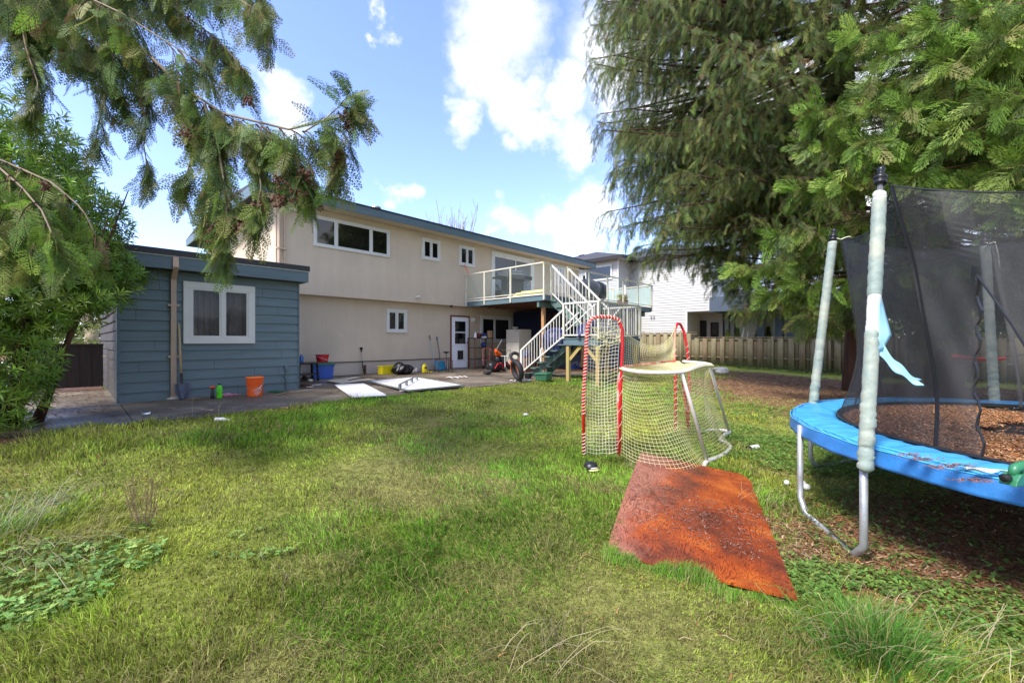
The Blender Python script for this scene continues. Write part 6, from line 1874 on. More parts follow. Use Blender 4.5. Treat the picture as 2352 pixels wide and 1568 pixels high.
for q_ in np.arange(-16.5, 12.5, 2.4):
    V = []; Fs = []; Cl = []; ft = FT if q_ < 8.95 else FT + .30
    fbox(-.1, q_ - 3 - .05, 0 - .2, -.047, q_ - 3 + .05, ft - .2 + (.06 if q_ < 8.95 else .12), fcol()); np_obj('post', np.array(V), np.array(Fs), 'fence_wood', np.array(Cl), fence)

# ------------------------------------------------------------------ neighbour's house
NO = (28.0, 9.0, .25)
nb = empty('white_neighbour_house', W(*NO), RZ, 'two storey white clapboard house with dark hip roof beyond the fence', 'house')
def nbm(): return MB(NO)
EZ = 7.35
def siding(g, side, a, b2, z0, z1, pos, h=.17):
    n = int((z1 - z0) / h)
    lap(g, a, b2, z0, z1, pos, n, side, .020, .008)


Cq0, Cq1 = 8.97, 14.56; pq = 10.54; Ap = 26.2
g = nbm(); siding(g, 'p', pq, Cq1, .2, 3.55, 28.0); siding(g, 'p', Cq0, Cq1, 3.552, EZ, 28.0); siding(g, 'q', Ap + .03, 27.98, .2, EZ, 14.56); siding(g, 'p', 14.57, 24, .2, EZ, Ap)
siding(g, 'q', 28.01, 38, 3.552, EZ, Cq0)
g.box(28.02, pq, .2, 38, 24, EZ - .02); g.box(28.02, Cq0 + .02, 3.56, 38, pq - .01, EZ - .02); g.box(Ap + .02, 14.58, .2, 28.0, 24, EZ - .02)
g.build('wall', 'white_siding', nb)
for bx_ in ((27.95, pq - .06, .2, 28.04, pq + .04, 3.55), (Ap - .05, 14.50, .2, Ap + .04, 14.6, EZ), (27.95, Cq0 - .05, 3.55, 28.05, Cq0 + .05, EZ)): g = nbm(); g.box(*bx_); g.build('corner_trim', 'white_trim', nb)
g = nbm()
def hip(g, p0, p1, q0, q1, z, rise, cut=None):
    m = (q1 - q0) / 2; 
    if (p1 - p0) > (q1 - q0): r0, r1 = (p0 + m, (q0 + q1) / 2), (p1 - m, (q0 + q1) / 2)
    else:
        m = (p1 - p0) / 2; r0, r1 = ((p0 + p1) / 2, q0 + m), ((p0 + p1) / 2, q1 - m)
    vs = [(p0, q0, z), (p1, q0, z), (p1, q1, z), (p0, q1, z), (r0[0], r0[1], z + rise), (r1[0], r1[1], z + rise)]
    if (p1 - p0) > (q1 - q0): f = [(0, 1, 5, 4), (1, 2, 5), (2, 3, 4, 5), (3, 0, 4), (0, 3, 2, 1)]
    else: f = [(0, 1, 4), (1, 2, 5, 4), (2, 3, 5), (3, 0, 4, 5), (0, 3, 2, 1)]
    g.add(vs, f)
hip(g, Ap - .6, 38, 13.9, 24.6, EZ + .12, 1.75); hip(g, 27.4, 38.5, 8.3, 19, EZ + .115, 1.8); g.build('roof', 'roof_dark', nb)
g = nbm()
for (a, b2, c, d) in ((Ap - .62, 13.88, 27.39, 13.93), (Ap - .62, 13.94, Ap - .57, 24.6), (27.38, 8.28, 27.43, 13.87), (27.44, 8.28, 38.5, 8.33)): g.box(a, b2, EZ - .10, c, d, EZ + .13)
g.build('gutter', 'black_strip', nb)
g = nbm(); g.box(Ap - .56, 13.94, EZ - .02, Ap - .0, 24.5, EZ + .0); g.box(Ap, 13.94, EZ - .02, 27.3, 14.55, EZ + .0); g.box(27.44, 8.34, EZ - .021, 27.99, 13.9, EZ - .001); g.build('soffit', 'white_siding', nb)
g = nbm(); g.tube([(31.5, 16.8, EZ + 1.2), (31.5, 16.8, EZ + 2.3)], .04, 6); g.build('vent_pipe', 'black_metal', nb)
g = nbm(); g.box(29.5, 19.6, EZ + 1.0, 29.9, 20.1, EZ + 1.5); g.build('roof_vent', 'black_metal', nb)
# window in the left wing
def pwin(name, q0, q1, z0, z1, p, mull=(), fr='white_trim', pane='pane', w=.12):
    f = nbm(); f.box(p - .06, q0, z0, p + .02, q1, z0 + w); f.box(p - .06, q0, z1 - w, p + .02, q1, z1); f.box(p - .059, q0, z0 + w, p + .02, q0 + w, z1 - w); f.box(p - .059, q1 - w, z0 + w, p + .02, q1, z1 - w)
    for m in mull: f.box(p - .055, m - .05, z0 + w, p + .02, m + .05, z1 - w)
    wi = f.build(name, fr, nb); g = nbm(); g.box(p - .03, q0 + w, z0 + w, p - .02, q1 - w, z1 - w); g.build('pane', pane, wi); return wi
qa, za = plane_p(Ap, 1404, 607); qb, zb = plane_p(Ap, 1369, 644)
pwin('wing_window', qa - .1, qb + .9, zb - .05, za, Ap - .03)
# recessed porch below, with dark framed windows
g = nbm(); g.box(30.5, 4.5, .2, 30.7, pq - .01, 3.55); g.box(28.1, pq - .008, .2, 30.49, pq - .002, 3.55); g.box(28.05, Cq0 - .0, 3.5, 30.5, pq - .07, 3.549); g.build('porch_wall', 'white_siding', nb)
def pp_(p, x0, x1): return plane_p(p, x1, 700)[0], plane_p(p, x0, 700)[0]
q0, q1 = pp_(30.5, 1591, 1623); pwin('porch_window', q0, q1, 1.0, 3.05, 30.47, (q0 + (q1 - q0) / 3, q0 + 2 * (q1 - q0) / 3), 'black_metal')
q0, q1 = pp_(30.5, 1633, 1651); pwin('porch_window', q0, q1, .9, 2.9, 30.47, (), 'black_metal')
q0, q1 = pp_(30.5, 1661, 1692); pwin('glass_door', q0, q1, .5, 3.4, 30.45, ((q0 + q1) / 2,), 'black_metal', 'frost_glass')
# dark slate balcony band and covered terrace further right
g = nbm(); g.box(27.5, 2.0, 3.45, 31.5, Cq0 - .02, 4.35); g.box(29.5, -3.0, 3.2, 33.5, 1.98, 3.75); g.build('balcony_band', 'slate_siding', nb)
for x_ in (1748, 1790, 1817):
    qq = plane_p(29.6, x_, 750)[0]; g = nbm(); g.box(29.45, qq - .2, .2, 29.85, qq + .2, 3.3); g.build('terrace_post', 'slate_siding', nb)
g = nbm(); qs = plane_p(28, 1461, 700); lq, lz = plane_p(28.0, 1499, 722)
g.lathe([(.07, 0), (.07, .04), (.03, .06), (.03, .1)], (27.99, lq, lz + .1), 10, Matrix.Rotation(-PI / 2, 3, 'Y')); fl = g.build('wall_light', 'white_trim', nb)
for s_ in (-1, 1):
    g = nbm(); g.lathe([(.03, 0), (.07, .14), (.06, .17), (0, .175)], (27.86, lq + s_ * .1, lz + .04), 10, Matrix.Rotation(-2.0, 3, 'Y')); g.build('bulb', 'bulb', fl)
# white folded chair beyond the fence
c_ = at(1705, 26.2, 1.0); t = empty('garden_chair', c_, 0, 'white folding garden chair standing beyond the fence', 'chair')
g = MB(c_)
g.beam(c_ + Vector((-.25, 0, -.3)), c_ + Vector((.12, 0, 1.55)), .07, .05); g.beam(c_ + Vector((.15, 0, -.3)), c_ + Vector((.35, 0, 1.2)), .07, .05); g.beam(c_ + Vector((-.55, 0, .75)), c_ + Vector((.1, 0, .8)), .05, .06); g.build('frame', 'white_trim', t)
g = MB(c_); g.box(c_[0] - .55, c_[1] - .02, c_[2] + .3, c_[0] - .1, c_[1] + .3, c_[2] + .36); g.build('seat', 'white_trim', t)

# ------------------------------------------------------------------ left gate and street beyond
GQ = 13.3
gt = empty('dark_wooden_gate', W(-.6, GQ, .5), RZ, 'dark weathered wooden gate panel between the laurel and the shed', 'gate')
q0 = plane_q(GQ, 60, 800)[0]; q1 = plane_q(GQ, 235, 800)[0]; GT = EYE - 7 / F * 9.6
g = MB((-.6, GQ, .5))
for i in range(12):
    a = q0 + (q1 - q0) * i / 12; b2 = q0 + (q1 - q0) * (i + 1) / 12 + .012; g.box(a, GQ - .02 - .004 * (i % 2), .62, b2, GQ + .0, GT - .04)
g.build('boards', 'gate_wood', gt)
g = MB((-.6, GQ, .5)); g.box(q0, GQ - .05, GT - .04, q1 + .02, GQ + .03, GT); g.box(q0, GQ + .001, GT - .2, q1, GQ + .04, GT - .1); g.box(q0, GQ + .001, .7, q1, GQ + .04, .8); g.build('rails', 'gate_wood', gt)
g = MB((-.6, GQ, .5)); g.tube([(q1 + .0, GQ - .03, GT - .28), (q1 + .10, GQ - .05, GT - .30), (q1 + .17, GQ - .02, GT - .24)], .012, 5); g.build('latch_cord', 'cord_moss', gt)
# recycling bin and things in the side passage
v_ = W(.30, 15.2, .52); t = empty('recycling_bin', v_, RZ, 'dark blue recycling bin with lid in the passage behind the gate', 'bin')
g = MB(); g.lathe([(.20, 0), (.24, .45), (.25, .47)], (0, 0, 0), 4, Matrix.Rotation(PI / 4, 3, 'Z')); g.build('body', 'blue_dark', t, bevel=.01)
g = MB(); g.box(-.2, -.2, .472, .2, .2, .52); g.build('lid', 'blue_dark', t, bevel=.01)
c_ = W(.30, 14.3, .55); g = MB(); g.ball((0, 0, .06), (.12, .08, .07), 8, 6, .25); tag(g.build('toy', 'lime_plastic', None, loc=c_), 'bright green toy on the ground in front of the recycling bin', 'toy')
broadleaf('hedge_shrub', at(150, 25, .4), 2.6, 1.5, 1500, YG, 'yellow green shrub across the driveway seen above the gate', 'shrub', None, .13, crownz=.5, trunk=.05)
broadleaf('hedge_shrub', at(222, 24, .4), 1.1, .62, 500, BRIGHT + YG, 'low round green bush beside the pale tree trunk beyond the gate', 'shrub', None, .1, crownz=.6, trunk=.04, shape=(1.2, 1, .6))
B = at(211, 27, .4); t = empty('bare_tree', B, 0, 'pale forked tree trunk across the driveway beyond the gate', 'tree'); g = MB(B)
g.tube([B, B + Vector((0, 0, 1.2)), B + Vector((0, 0, 2.0))], [.42, .36, .3], 10)
for k in range(14):
    a = rnd(0, 6.28); g.tube([B + Vector((0, 0, 1.6)), B + Vector((math.cos(a) * .5, math.sin(a) * .4, 2.8)), B + Vector((math.cos(a) * rnd(.6, 1.8), math.sin(a), rnd(3.6, 5.2)))], [.16, .09, .03], 6)
g.build('trunk', 'bark_pale', t, smooth=True)
c_ = at(196, 30, .45); t = empty('parked_car', c_, 1.1, 'small pale car with red lights parked across the road beyond the gate', 'car')
g = MB(); prof = [(-1.9, .35), (-1.95, .8), (-1.2, .95), (-.8, 1.4), (.7, 1.42), (1.4, .98), (1.95, .85), (1.95, .35)]
g.slab([(x_, -.8, z_) for x_, z_ in prof], (0, 1.6, 0)); g.build('body', 'white_panel', t, bevel=.06)
g = MB(); g.slab([(x_, -.806, z_) for x_, z_ in [(-1.05, .98), (-.74, 1.32), (.62, 1.34), (1.15, .98)]], (0, .004, 0)); g.slab([(x_, .802, z_) for x_, z_ in [(-1.05, .98), (-.74, 1.32), (.62, 1.34), (1.15, .98)]], (0, .004, 0)); g.build('windows', 'pane', t)
for sx_ in (-1.2, 1.2):
    for sy_ in (-.8, .72):
        g = MB(); g.lathe([(.1, 0), (.32, 0), (.32, .1), (.1, .1)], (sx_, sy_ + .09, .32), 16, Matrix.Rotation(PI / 2, 3, 'X')); g.build('wheel', 'dark_rubber', t)
for sy_ in (-.6, .45):
    g = MB(); g.box(-1.97, sy_, .62, -1.93, sy_ + .2, .78); g.build('tail_light', 'red_plastic', t)
c_ = W(-.1, 26, .45)
for k in range(2):
    a = at(-420, 40, 9.6 - k * .7); b2 = at(740, 48, 10.9 - k * .8); o_ = (a + b2) / 2; g = MB(o_)
    g.tube([a.lerp(b2, j / 20) + Vector((0, 0, -.9 * math.sin(PI * j / 20))) for j in range(21)], .022, 4, False)
    tag(g.build('utility_wire', 'black_plastic', None, loc=o_), ('upper' if k == 0 else 'lower') + ' of two thin black overhead wires above the shed roof', 'wire', 'overhead wires')
# far greenery that closes the horizon
parts = []
def farwall(a, b2, n, h, cols):
    for k in range(n):
        u = random.random(); v_ = Vector(a).lerp(Vector(b2), u); hh = h * (.55 + .5 * float(fbm(v_[0], v_[1], .12, 3)))
        parts.append((v_[0] + rnd(-2, 2), v_[1] + rnd(-2, 2), rnd(0, hh), green(cols)))
farwall((-60, 62, 0), (-14, 75, 0), 3600, 6, DARKG + MIDG); farwall((24, 66, 0), (75, 50, 0), 7000, 9, DARKG + YG); farwall((-70, 20, 0), (-60, 62, 0), 2500, 6, DARKG); farwall((45, 12, 0), (75, 50, 0), 4200, 8, DARKG + MIDG)
P = np.array([p[:3] for p in parts]); n = len(P); V, Fa, C2 = scatter(LT, LF, P, frames(rng.normal(0, 1, (n, 3)), norm(rng.normal(0, 1, (n, 3)))), rng.uniform(.7, 1.5, n), np.array([p[3] for p in parts]))
tag(np_obj('distant_woods', V, Fa, 'leaf_attr', C2), 'distant belt of green trees closing the horizon beyond the houses', 'trees', kind='stuff')
# ------------------------------------------------------------------ things against the shed
Z0 = .55
def hp(x, y, z=Z0): return gp(x, y, z)
def tub(): return MB()
RX = Matrix.Rotation(PI / 2, 3, 'X'); RYm = Matrix.Rotation(PI / 2, 3, 'Y')


def leanobj(name, top, bot, label, cat):
    return empty(name, bot, 0, label, cat)


b0 = hp(419, 917); tp_ = W(PQ(b0)[0] - .02, SQ - .10, Z0 + 1.42)
t = empty('shovel', b0, 0, 'long handled shovel with grey blade leaning on the shed beside the downspout', 'shovel')
g = MB(b0); ax_ = (tp_ - b0); g.tube([b0 + ax_ * .30, b0 + ax_ * .7, tp_], [.019, .018, .016], 8); g.build('handle', 'wood_handle', t, smooth=True)
g = MB(b0); g.tube([b0 + ax_ * .19, b0 + ax_ * .34], [.02, .022], 8); g.build('socket', 'black_metal', t)
g = MB(b0)
Bd = Vector((S, C, 0)); nr = Vector((C, -S, 0))
g.grid(lambda u, v: b0 + ax_ * (.21 * (1 - v)) + Bd * ((u - .5) * .23 * (1 - .75 * max(0, v - .55) ** 1.2 * 2.0)) + nr * (.035 * (u - .5) ** 2 * 4 + .02 + .05 * v * v), 8, 8); g.build('blade', 'steel_dark', t, smooth=True, solid=.004)

def bucket(pos, label, group, tire=False, word=True, rz=0.):
    t = empty('orange_bucket', pos, rz, label, 'bucket', group)
    g = tub(); g.lathe([(.128, 0), (.132, .006), (.140, .18), (.1405, .20)], n=32)
    pr = [(.1405, .20)]
    for k in range(5):
        z = .22 + k * .026; pr += [(.142 + k * .0012, z), (.150 + k * .001, z + .002), (.150 + k * .001, z + .006), (.142 + k * .0012, z + .008)]
    pr += [(.148, .36), (.156, .362), (.156, .372), (.146, .372), (.142, .30), (.134, .03), (.0, .025)]
    g.lathe(pr, n=32); g.build('body', 'orange_plastic', t, smooth=False)
    g = tub(); g.lathe([(.150, .352), (.159, .356), (.159, .374), (.150, .376), (.145, .372)], n=32); g.build('rim', 'orange_rim', t, smooth=True)
    g = tub(); a0 = -2.6; pts = []
    for j in range(17):
        u = j / 16; a = -2.5 + u * 2.6; pts.append((.158 * math.cos(a), .158 * math.sin(a), .28 - .17 * math.sin(PI * u)))
    g.tube(pts, .0028, 5); g.build('wire_handle', 'chrome', t, smooth=True)
    g = tub(); c_ = Vector(pts[13]); d_ = (Vector(pts[15]) - Vector(pts[11])).normalized(); g.tube([c_ - d_ * .045, c_ + d_ * .045], .009, 8); g.build('grip', 'white_trim', t)
    # slanted stencil lettering wrapped on the side
    f = bpy.data.curves.new('lettering', 'FONT'); f.body = 'THE\nHOME\nDEPOT' if word else '#1'; f.align_x = 'CENTER'; f.size = .052; f.space_line = .8; f.extrude = .0
    to = bpy.data.objects.new('lettering_tmp', f); COL.objects.link(to)
    dg = bpy.context.evaluated_depsgraph_get(); me = bpy.data.meshes.new_from_object(to.evaluated_get(dg)); bpy.data.objects.remove(to)
    me.name = 'lettering'
    for v in me.vertices:
        x, y = v.co.x, v.co.y + .03; x2 = x * math.cos(.72) - y * math.sin(.72); y2 = x * math.sin(.72) + y * math.cos(.72)
        a = -.62 - rz + x2 / .139; r_ = .1405 + .012 * max(0, (.10 + y2) / .3) + .0015
        v.co = (r_ * math.cos(a), r_ * math.sin(a), .105 + y2)
    lo = bpy.data.objects.new('lettering', me); COL.objects.link(lo); me.materials.clear(); me.materials.append(MATS['white_trim']); lo.parent = t
    return t


bucket(hp(585.5, 908.5), 'orange bucket with white slanted lettering standing in front of the blue shed', 'orange buckets')
b0 = hp(488, 915); t = empty('spray_bottle', b0, 0, 'black bottle with orange top standing against the shed left of the green bottle', 'bottle')
g = tub(); g.lathe([(.03, 0), (.034, .01), (.030, .10), (.018, .16), (.014, .2)], n=14); g.build('body', 'black_plastic', t, smooth=True)
g = tub(); g.lathe([(.012, 0), (.045, .006), (.05, .018), (.04, .034), (.0, .04)], (0, 0, .2), 14); g.build('sprinkler_top', 'orange_plastic', t, smooth=True)
b0 = hp(504, 914); t = empty('green_bottle', b0, .4, 'bright lime green plastic bottle beside the black and orange bottle', 'bottle')
g = tub(); g.lathe([(.045, 0), (.05, .01), (.05, .16), (.047, .21), (.03, .245), (.02, .25)], n=16, sy=.7); g.build('body', 'lime_plastic', t, smooth=True)
g = tub(); g.lathe([(.022, 0), (.022, .03)], (0, 0, .25), 12); g.build('bottle_cap', 'black_plastic', t)
g = tub(); g.tube([(.0, -.045, .09), (.0, -.062, .13), (.0, -.06, .18), (0, -.04, .22)], .008, 8); g.build('handle', 'lime_plastic', t)
def ropepile(name, a, b2, r, n, m, label, th=.008, h=.05):
    c_ = (a + b2) / 2; g = MB(c_); d_ = (b2 - a); L = d_.length; pts = []
    N = n * 14
    for j in range(N + 1):
        u = j / N; an = j / 14 * 2 * PI; rr = r * (1 - .55 * u) * (.8 + .2 * math.sin(j * .9)); pts.append(a.lerp(b2, .25 + .6 * u ** 2.2) + Vector((math.cos(an) * rr * 1.3, math.sin(an) * rr * .8, .01 + h * abs(math.sin(j * .37)) * (1 - u))))
    pts.append(b2 + Vector((0, 0, .01))); g.tube(pts, th, 6); return tag(g.build(name, m, None, smooth=True, loc=c_), label, 'rope')
ropepile('pink_rope', hp(506, 913), hp(552, 904), .09, 7, 'pink_rope', 'pink and white rope coiled on the concrete between green bottle and orange bucket')
ropepile('green_hose', hp(618, 905), hp(660, 898), .10, 5, 'green_rope', 'dark green cord bundle lying against the shed right of the orange bucket', .010)
c_ = hp(620, 912); pts = [hp(568, 915), hp(590, 913.5), hp(615, 911), hp(640, 908), hp(655, 904), hp(666, 897)]
g = MB(c_); g.tube([p + Vector((0, 0, .012)) for p in pts], [.008, .009, .009, .01, .009, .005], 6); g.tube([pts[4] + Vector((0, 0, .01)), pts[4] + Vector((.02, .15, .06))], .006, 5); tag(g.build('fallen_branch', 'twig', None, smooth=True, loc=c_), 'thin curved brown stick lying on the concrete in front of the orange bucket', 'branch')
c_ = hp(455, 916); g = MB(c_); g.tube([hp(424, 920) + Vector((0, 0, .012)), hp(445, 918) + Vector((0, 0, .014)), hp(485, 913) + Vector((0, 0, .02))], [.011, .012, .010], 6); tag(g.build('wooden_stake', 'twig', None, loc=c_), 'brown stake lying on the concrete from the shovel blade to the bottles', 'stake')
b0 = hp(337, 955); t = empty('tin_can', b0, .3, 'crushed silver tin can on the concrete in front of the shed', 'can')
g = tub(); g.lathe([(.031, 0), (.033, .004), (.030, .05), (.033, .09), (.030, .10)], (-.05, 0, .033), 14, RYm); g.build('body', 'chrome', t, smooth=True)
for (x, y, lab) in [(476, 941, 'pale orange paper scrap on the concrete below the green bottle'), (655, 936, 'tiny orange scrap at the lawn edge below the bucket'), (395, 938, 'small pale scrap on the concrete left of the downspout foot')]:
    c_ = hp(x, y); g = MB(); s_ = .5 if 'tiny' in lab or 'small' in lab else 1; g.grid(lambda u, v: ((-.09 + .18 * u) * s_, (-.03 + .06 * v) * s_ * (1 - abs(u - .5)), .006 + .008 * math.sin(5 * u + 2 * v)), 6, 3); tag(g.build('paper_scrap', 'paper', None, loc=c_, solid=.002), lab, 'scrap')
# orange leaf cluster at the corner
# ------------------------------------------------------------------ against the house wall
b0 = hp(702, 874); t = empty('plastic_stand', b0, RZ, 'black plastic side table standing at the shed corner', 'table')
g = tub(); g.box(-.28, -.22, .47, .28, .22, .50); g.build('table_top', 'black_plastic', t, bevel=.01)
for sx_ in (-1, 1):
    for sy_ in (-1, 1):
        g = tub(); g.beam((sx_ * .26, sy_ * .20, 0), (sx_ * .23, sy_ * .18, .47), .05, .05); g.build('leg', 'black_plastic', t)
g = tub(); g.box(-.25, -.2, .16, .25, .2, .19); g.build('shelf', 'black_plastic', t)
tz = b0 + Vector((-.10, -.03, .5)); t2 = empty('blue_water_bottle', tz, 0, 'blue bottle standing on the black side table at the shed corner', 'bottle')
g = tub(); g.lathe([(.05, 0), (.055, .02), (.05, .08), (.055, .14), (.03, .2), (.02, .22)], n=14); g.build('body', 'water_jug', t2, smooth=True)
c_ = hp(697, 872); g = MB(); g.slab([(-.07, 0, 0), (.07, 0, 0), (0, 0, .16)], (0, .12, 0)); tag(g.build('dark_wedge', 'brown_dirt', None, loc=c_), 'dark brown wedge block under the black side table', 'block')
c_ = hp(713, 876); g = MB(); g.ball((0, 0, .03), (.07, .05, .035), 9, 6, .15); tag(g.build('pale_stone', 'cord_white', None, smooth=True, loc=c_), 'pale rounded stone on the concrete beside the black side table', 'stone')
c_ = hp(700, 888); g = MB()
for k in range(26): g.ball((rnd(-.14, .14), rnd(-.08, .08), rnd(.01, .06)), (rnd(.02, .05), rnd(.02, .04), .015), 5, 3, .4, Euler((rnd(-1, 1), rnd(-1, 1), 0)).to_matrix())
tag(g.build('leaf_heap', 'brown_dirt', None, loc=c_), 'heap of dark wet leaves at the foot of the shed corner', 'leaves')

def tote(pos, rz, w, d, h, label, body, lid=None, group=None, name='storage_tote'):
    t = empty(name, pos, rz, label, 'tote', group); g = tub(); k = .86
    g.hexa([(-w / 2 * k, -d / 2 * k, 0), (w / 2 * k, -d / 2 * k, 0), (w / 2 * k, d / 2 * k, 0), (-w / 2 * k, d / 2 * k, 0)], [(-w / 2, -d / 2, h), (w / 2, -d / 2, h), (w / 2, d / 2, h), (-w / 2, d / 2, h)])
    for i in (-1, 0, 1): g.hexa([(i * w * .26 - .035, -d / 2 * k - .012, .02), (i * w * .26 + .035, -d / 2 * k - .012, .02), (i * w * .26 + .035, -d / 2 * k + .02, .02), (i * w * .26 - .035, -d / 2 * k + .02, .02)], [(i * w * .28 - .035, -d / 2 * .97 - .006, h * .72), (i * w * .28 + .035, -d / 2 * .97 - .006, h * .72), (i * w * .28 + .035, -d / 2 * .95, h * .72), (i * w * .28 - .035, -d / 2 * .95, h * .72)])
    g.build('body', body, t, bevel=.012)
    g = tub(); g.box(-w / 2 - .02, -d / 2 - .02, h * .86, w / 2 + .02, d / 2 + .02, h * .90); g.build('rim', body, t, bevel=.004)
    if lid: g = tub(); g.box(-w / 2 - .03, -d / 2 - .03, h * .94, w / 2 + .03, d / 2 + .03, h + .03); g.box(-w / 2 + .04, -d / 2 + .04, h + .031, w / 2 - .04, d / 2 - .04, h + .045); g.build('lid', lid, t, bevel=.008)
    return t
b0 = hp(742, 868); tote(b0, RZ - .35, .58, .42, .42, 'blue plastic tote with a green lid standing by the house wall under the red bucket', 'blue_plastic', 'green_lid', 'blue totes')
c_ = b0 + Vector((-.02, 0, .475)); t = empty('red_bucket', c_, RZ - .3, 'red oval bucket with wire handle standing on the green tote lid', 'bucket')
g = tub(); g.lathe([(.145, 0), (.15, .01), (.18, .19), (.195, .20), (.195, .215), (.175, .21), (.14, .03), (0, .02)], n=24, sy=.72); g.build('body', 'red_plastic', t, smooth=False)
g = tub(); g.tube([(-.16, -.09, .19), (-.05, -.15, .12), (.08, -.15, .07), (.14, -.12, .07)], .003, 5); g.build('wire_handle', 'chrome', t); g = tub(); g.tube([(.06, -.158, .07), (.13, -.135, .07)], .008, 6); g.build('grip', 'white_trim', t)

# boards lying on the patio
def panel(name, pix, z, th, m, label, cat, edge=None, seg=None):
    P = [gp(x, y, z) for x, y in pix]; c_ = sum(P, Vector()) / len(P); t = empty(name, c_, 0, label, cat); g = MB(c_)
    g.slab([p for p in P], (0, 0, -th)); g.build('sheet', m, t, bevel=.003)
    if edge:
        g = MB(c_); n_ = len(P)
        for i in range(n_): g.beam(P[i] + Vector((0, 0, .002)), P[(i + 1) % n_] + Vector((0, 0, .002)), .05, .02)
        g.build('edging', edge, t)
    return t, P
panel('dirty_board', [(783, 879.5), (863, 871), (816, 864.6), (748.5, 873.7)], .575, .015, 'dirty_panel', 'dirty cream board lying on the patio next to the house wall', 'board')
panel('plastic_board', [(809.6, 911), (887, 906), (880, 902), (835, 879.6), (768.5, 882.4), (771, 885)], .585, .02, 'white_panel', 'clean white plastic panel lying at the lawn edge', 'board')
panel('shooting_pad', [(937.5, 896.8), (1065, 884.4), (952.7, 865.7), (846, 875)], .59, .02, 'shooting_board', 'large white hockey shooting pad with grey rim lying on the patio', 'shooting pad', 'grey_rim')
a, b2 = gp(917, 893, .6), gp(958, 871, .6); c_ = (a + b2) / 2; t = empty('stickhandling_rail', c_, 0, 'low grey rail with four feet standing on the white shooting pad', 'rail')
g = MB(c_); d_ = b2 - a; up_v = Vector((0, 0, .095)); g.tube([a + up_v, a.lerp(b2, .3) + up_v * 1.02, a.lerp(b2, .6) + up_v, b2 + up_v], .018, 6); g.build('bar', 'grey_rim', t)
for k in range(4):
    p = a.lerp(b2, .03 + .313 * k); g = MB(c_); g.beam(p, p + up_v, .09, .03, (S, C, 0)); g.build('foot', 'grey_rim', t)
c_ = gp(840, 868, .58); g = MB(c_); g.tube([gp(800, 873, .585), gp(815, 870, .585), gp(826, 868.5, .59), gp(846, 867, .585)], [.008, .016, .02, .01], 6); tag(g.build('dark_stick', 'brown_dirt', None, loc=c_), 'dark wet stick lying on the dirty cream board', 'stick')
for (x, y, w_, lab) in [(712, 889, .16, 'thin white batten nearest the shed corner on the wet concrete'), (728, 884, .22, 'white torn strip on the wet concrete beside the white panel'), (925, 898, .14, 'short white stick at the near edge of the shooting pad')]:
    c_ = hp(x, y); g = MB(); g.beam((-w_ / 2, 0, .008), (w_ / 2, 0, .012), .03, .012); tag(g.build('white_strip', 'white_panel', None, loc=c_, rz=.2), lab, 'scrap')
c_ = hp(965, 880); 
for (x, y, s_, lab) in [(1040, 868, 1., 'crumpled pinkish rag on the patio beyond the right end of the shooting pad'), (1062, 866.5, .8, 'crumpled white rag on the patio below the back door')]:
    c_ = hp(x, y); g = MB(); g.grid(lambda u, v: ((-.2 + .4 * u) * s_, (-.1 + .2 * v) * s_, .01 + .03 * abs(math.sin(7 * u + 3) * math.sin(5 * v + 1))), 10, 6); tag(g.build('rag', 'white_rag', None, smooth=True, loc=c_, solid=.004), lab, 'rag')
panel_c = hp(1095, 861)
# edger leaning on the wall
b0 = hp(836, 864.); a_ = plane_q(Q1 - .05, 830, 803); tp_ = W(a_[0], Q1 - .05, a_[1])
t = empty('string_trimmer', b0, 0, 'black and silver string trimmer shaft leaning on the wall left of the yellow box', 'trimmer')
bb = W(plane_q(Q1 - .16, 833, 850)[0], Q1 - .16, Z0 + .22); g = MB(b0); g.tube([bb, bb.lerp(tp_, .4)], .018, 8); g.build('lower_shaft', 'black_metal', t); g = MB(b0); g.tube([bb.lerp(tp_, .4), bb.lerp(tp_, .88)], .013, 8); g.build('shaft', 'grey_metal', t)
g = MB(b0); g.lathe([(.012, -.06), (.02, 0), (.05, .09), (.05, .11), (.0, .11)], bb.lerp(tp_, .95), 10); g.build('handle', 'black_plastic', t)
g = MB(b0); g.tube([bb, bb + Vector((.03, -.02, -.1)), bb + Vector((.09, -.02, -.14))], .012, 6); g.build('curved_end', 'black_metal', t)
b1 = W(plane_q(Q1 - .16, 838, 850)[0], Q1 - .16, Z0); g = MB(b1); g.tube([b1, b1 + Vector((0, 0, .30))], .045, 12); tag(g.build('drain_stub', 'brown_dirt', None, loc=b1), 'short dark brown drain pipe standing at the wall beside the trimmer', 'pipe')
# yellow box
b0 = hp(891, 858); t = empty('yellow_crate', b0, RZ, 'yellow plastic box standing at the wall left of the garbage bag', 'box')
g = tub(); w_, d_, h_ = .56, .3, .27
for a, b2, c, d in ((-w_ / 2, -d_ / 2, w_ / 2, -d_ / 2 + .012), (-w_ / 2, d_ / 2 - .012, w_ / 2, d_ / 2), (-w_ / 2, -d_ / 2 + .0121, -w_ / 2 + .012, d_ / 2 - .0121), (w_ / 2 - .012, -d_ / 2 + .0121, w_ / 2, d_ / 2 - .0121)): g.box(a, b2, 0, c, d, h_)
g.box(-w_ / 2 + .012, -d_ / 2 + .012, .0, w_ / 2 - .012, d_ / 2 - .012, .012); g.build('body', 'yellow_plastic', t)
g = tub(); g.box(-w_ / 2 - .015, -d_ / 2 - .015, h_ - .03, w_ / 2 + .015, -d_ / 2 - .001, h_); g.box(-w_ / 2 - .015, d_ / 2 + .001, h_ - .03, w_ / 2 + .015, d_ / 2 + .015, h_); g.box(-w_ / 2 - .015, -d_ / 2, h_ - .03, -w_ / 2 - .001, d_ / 2, h_); g.build('rim', 'yellow_plastic', t)
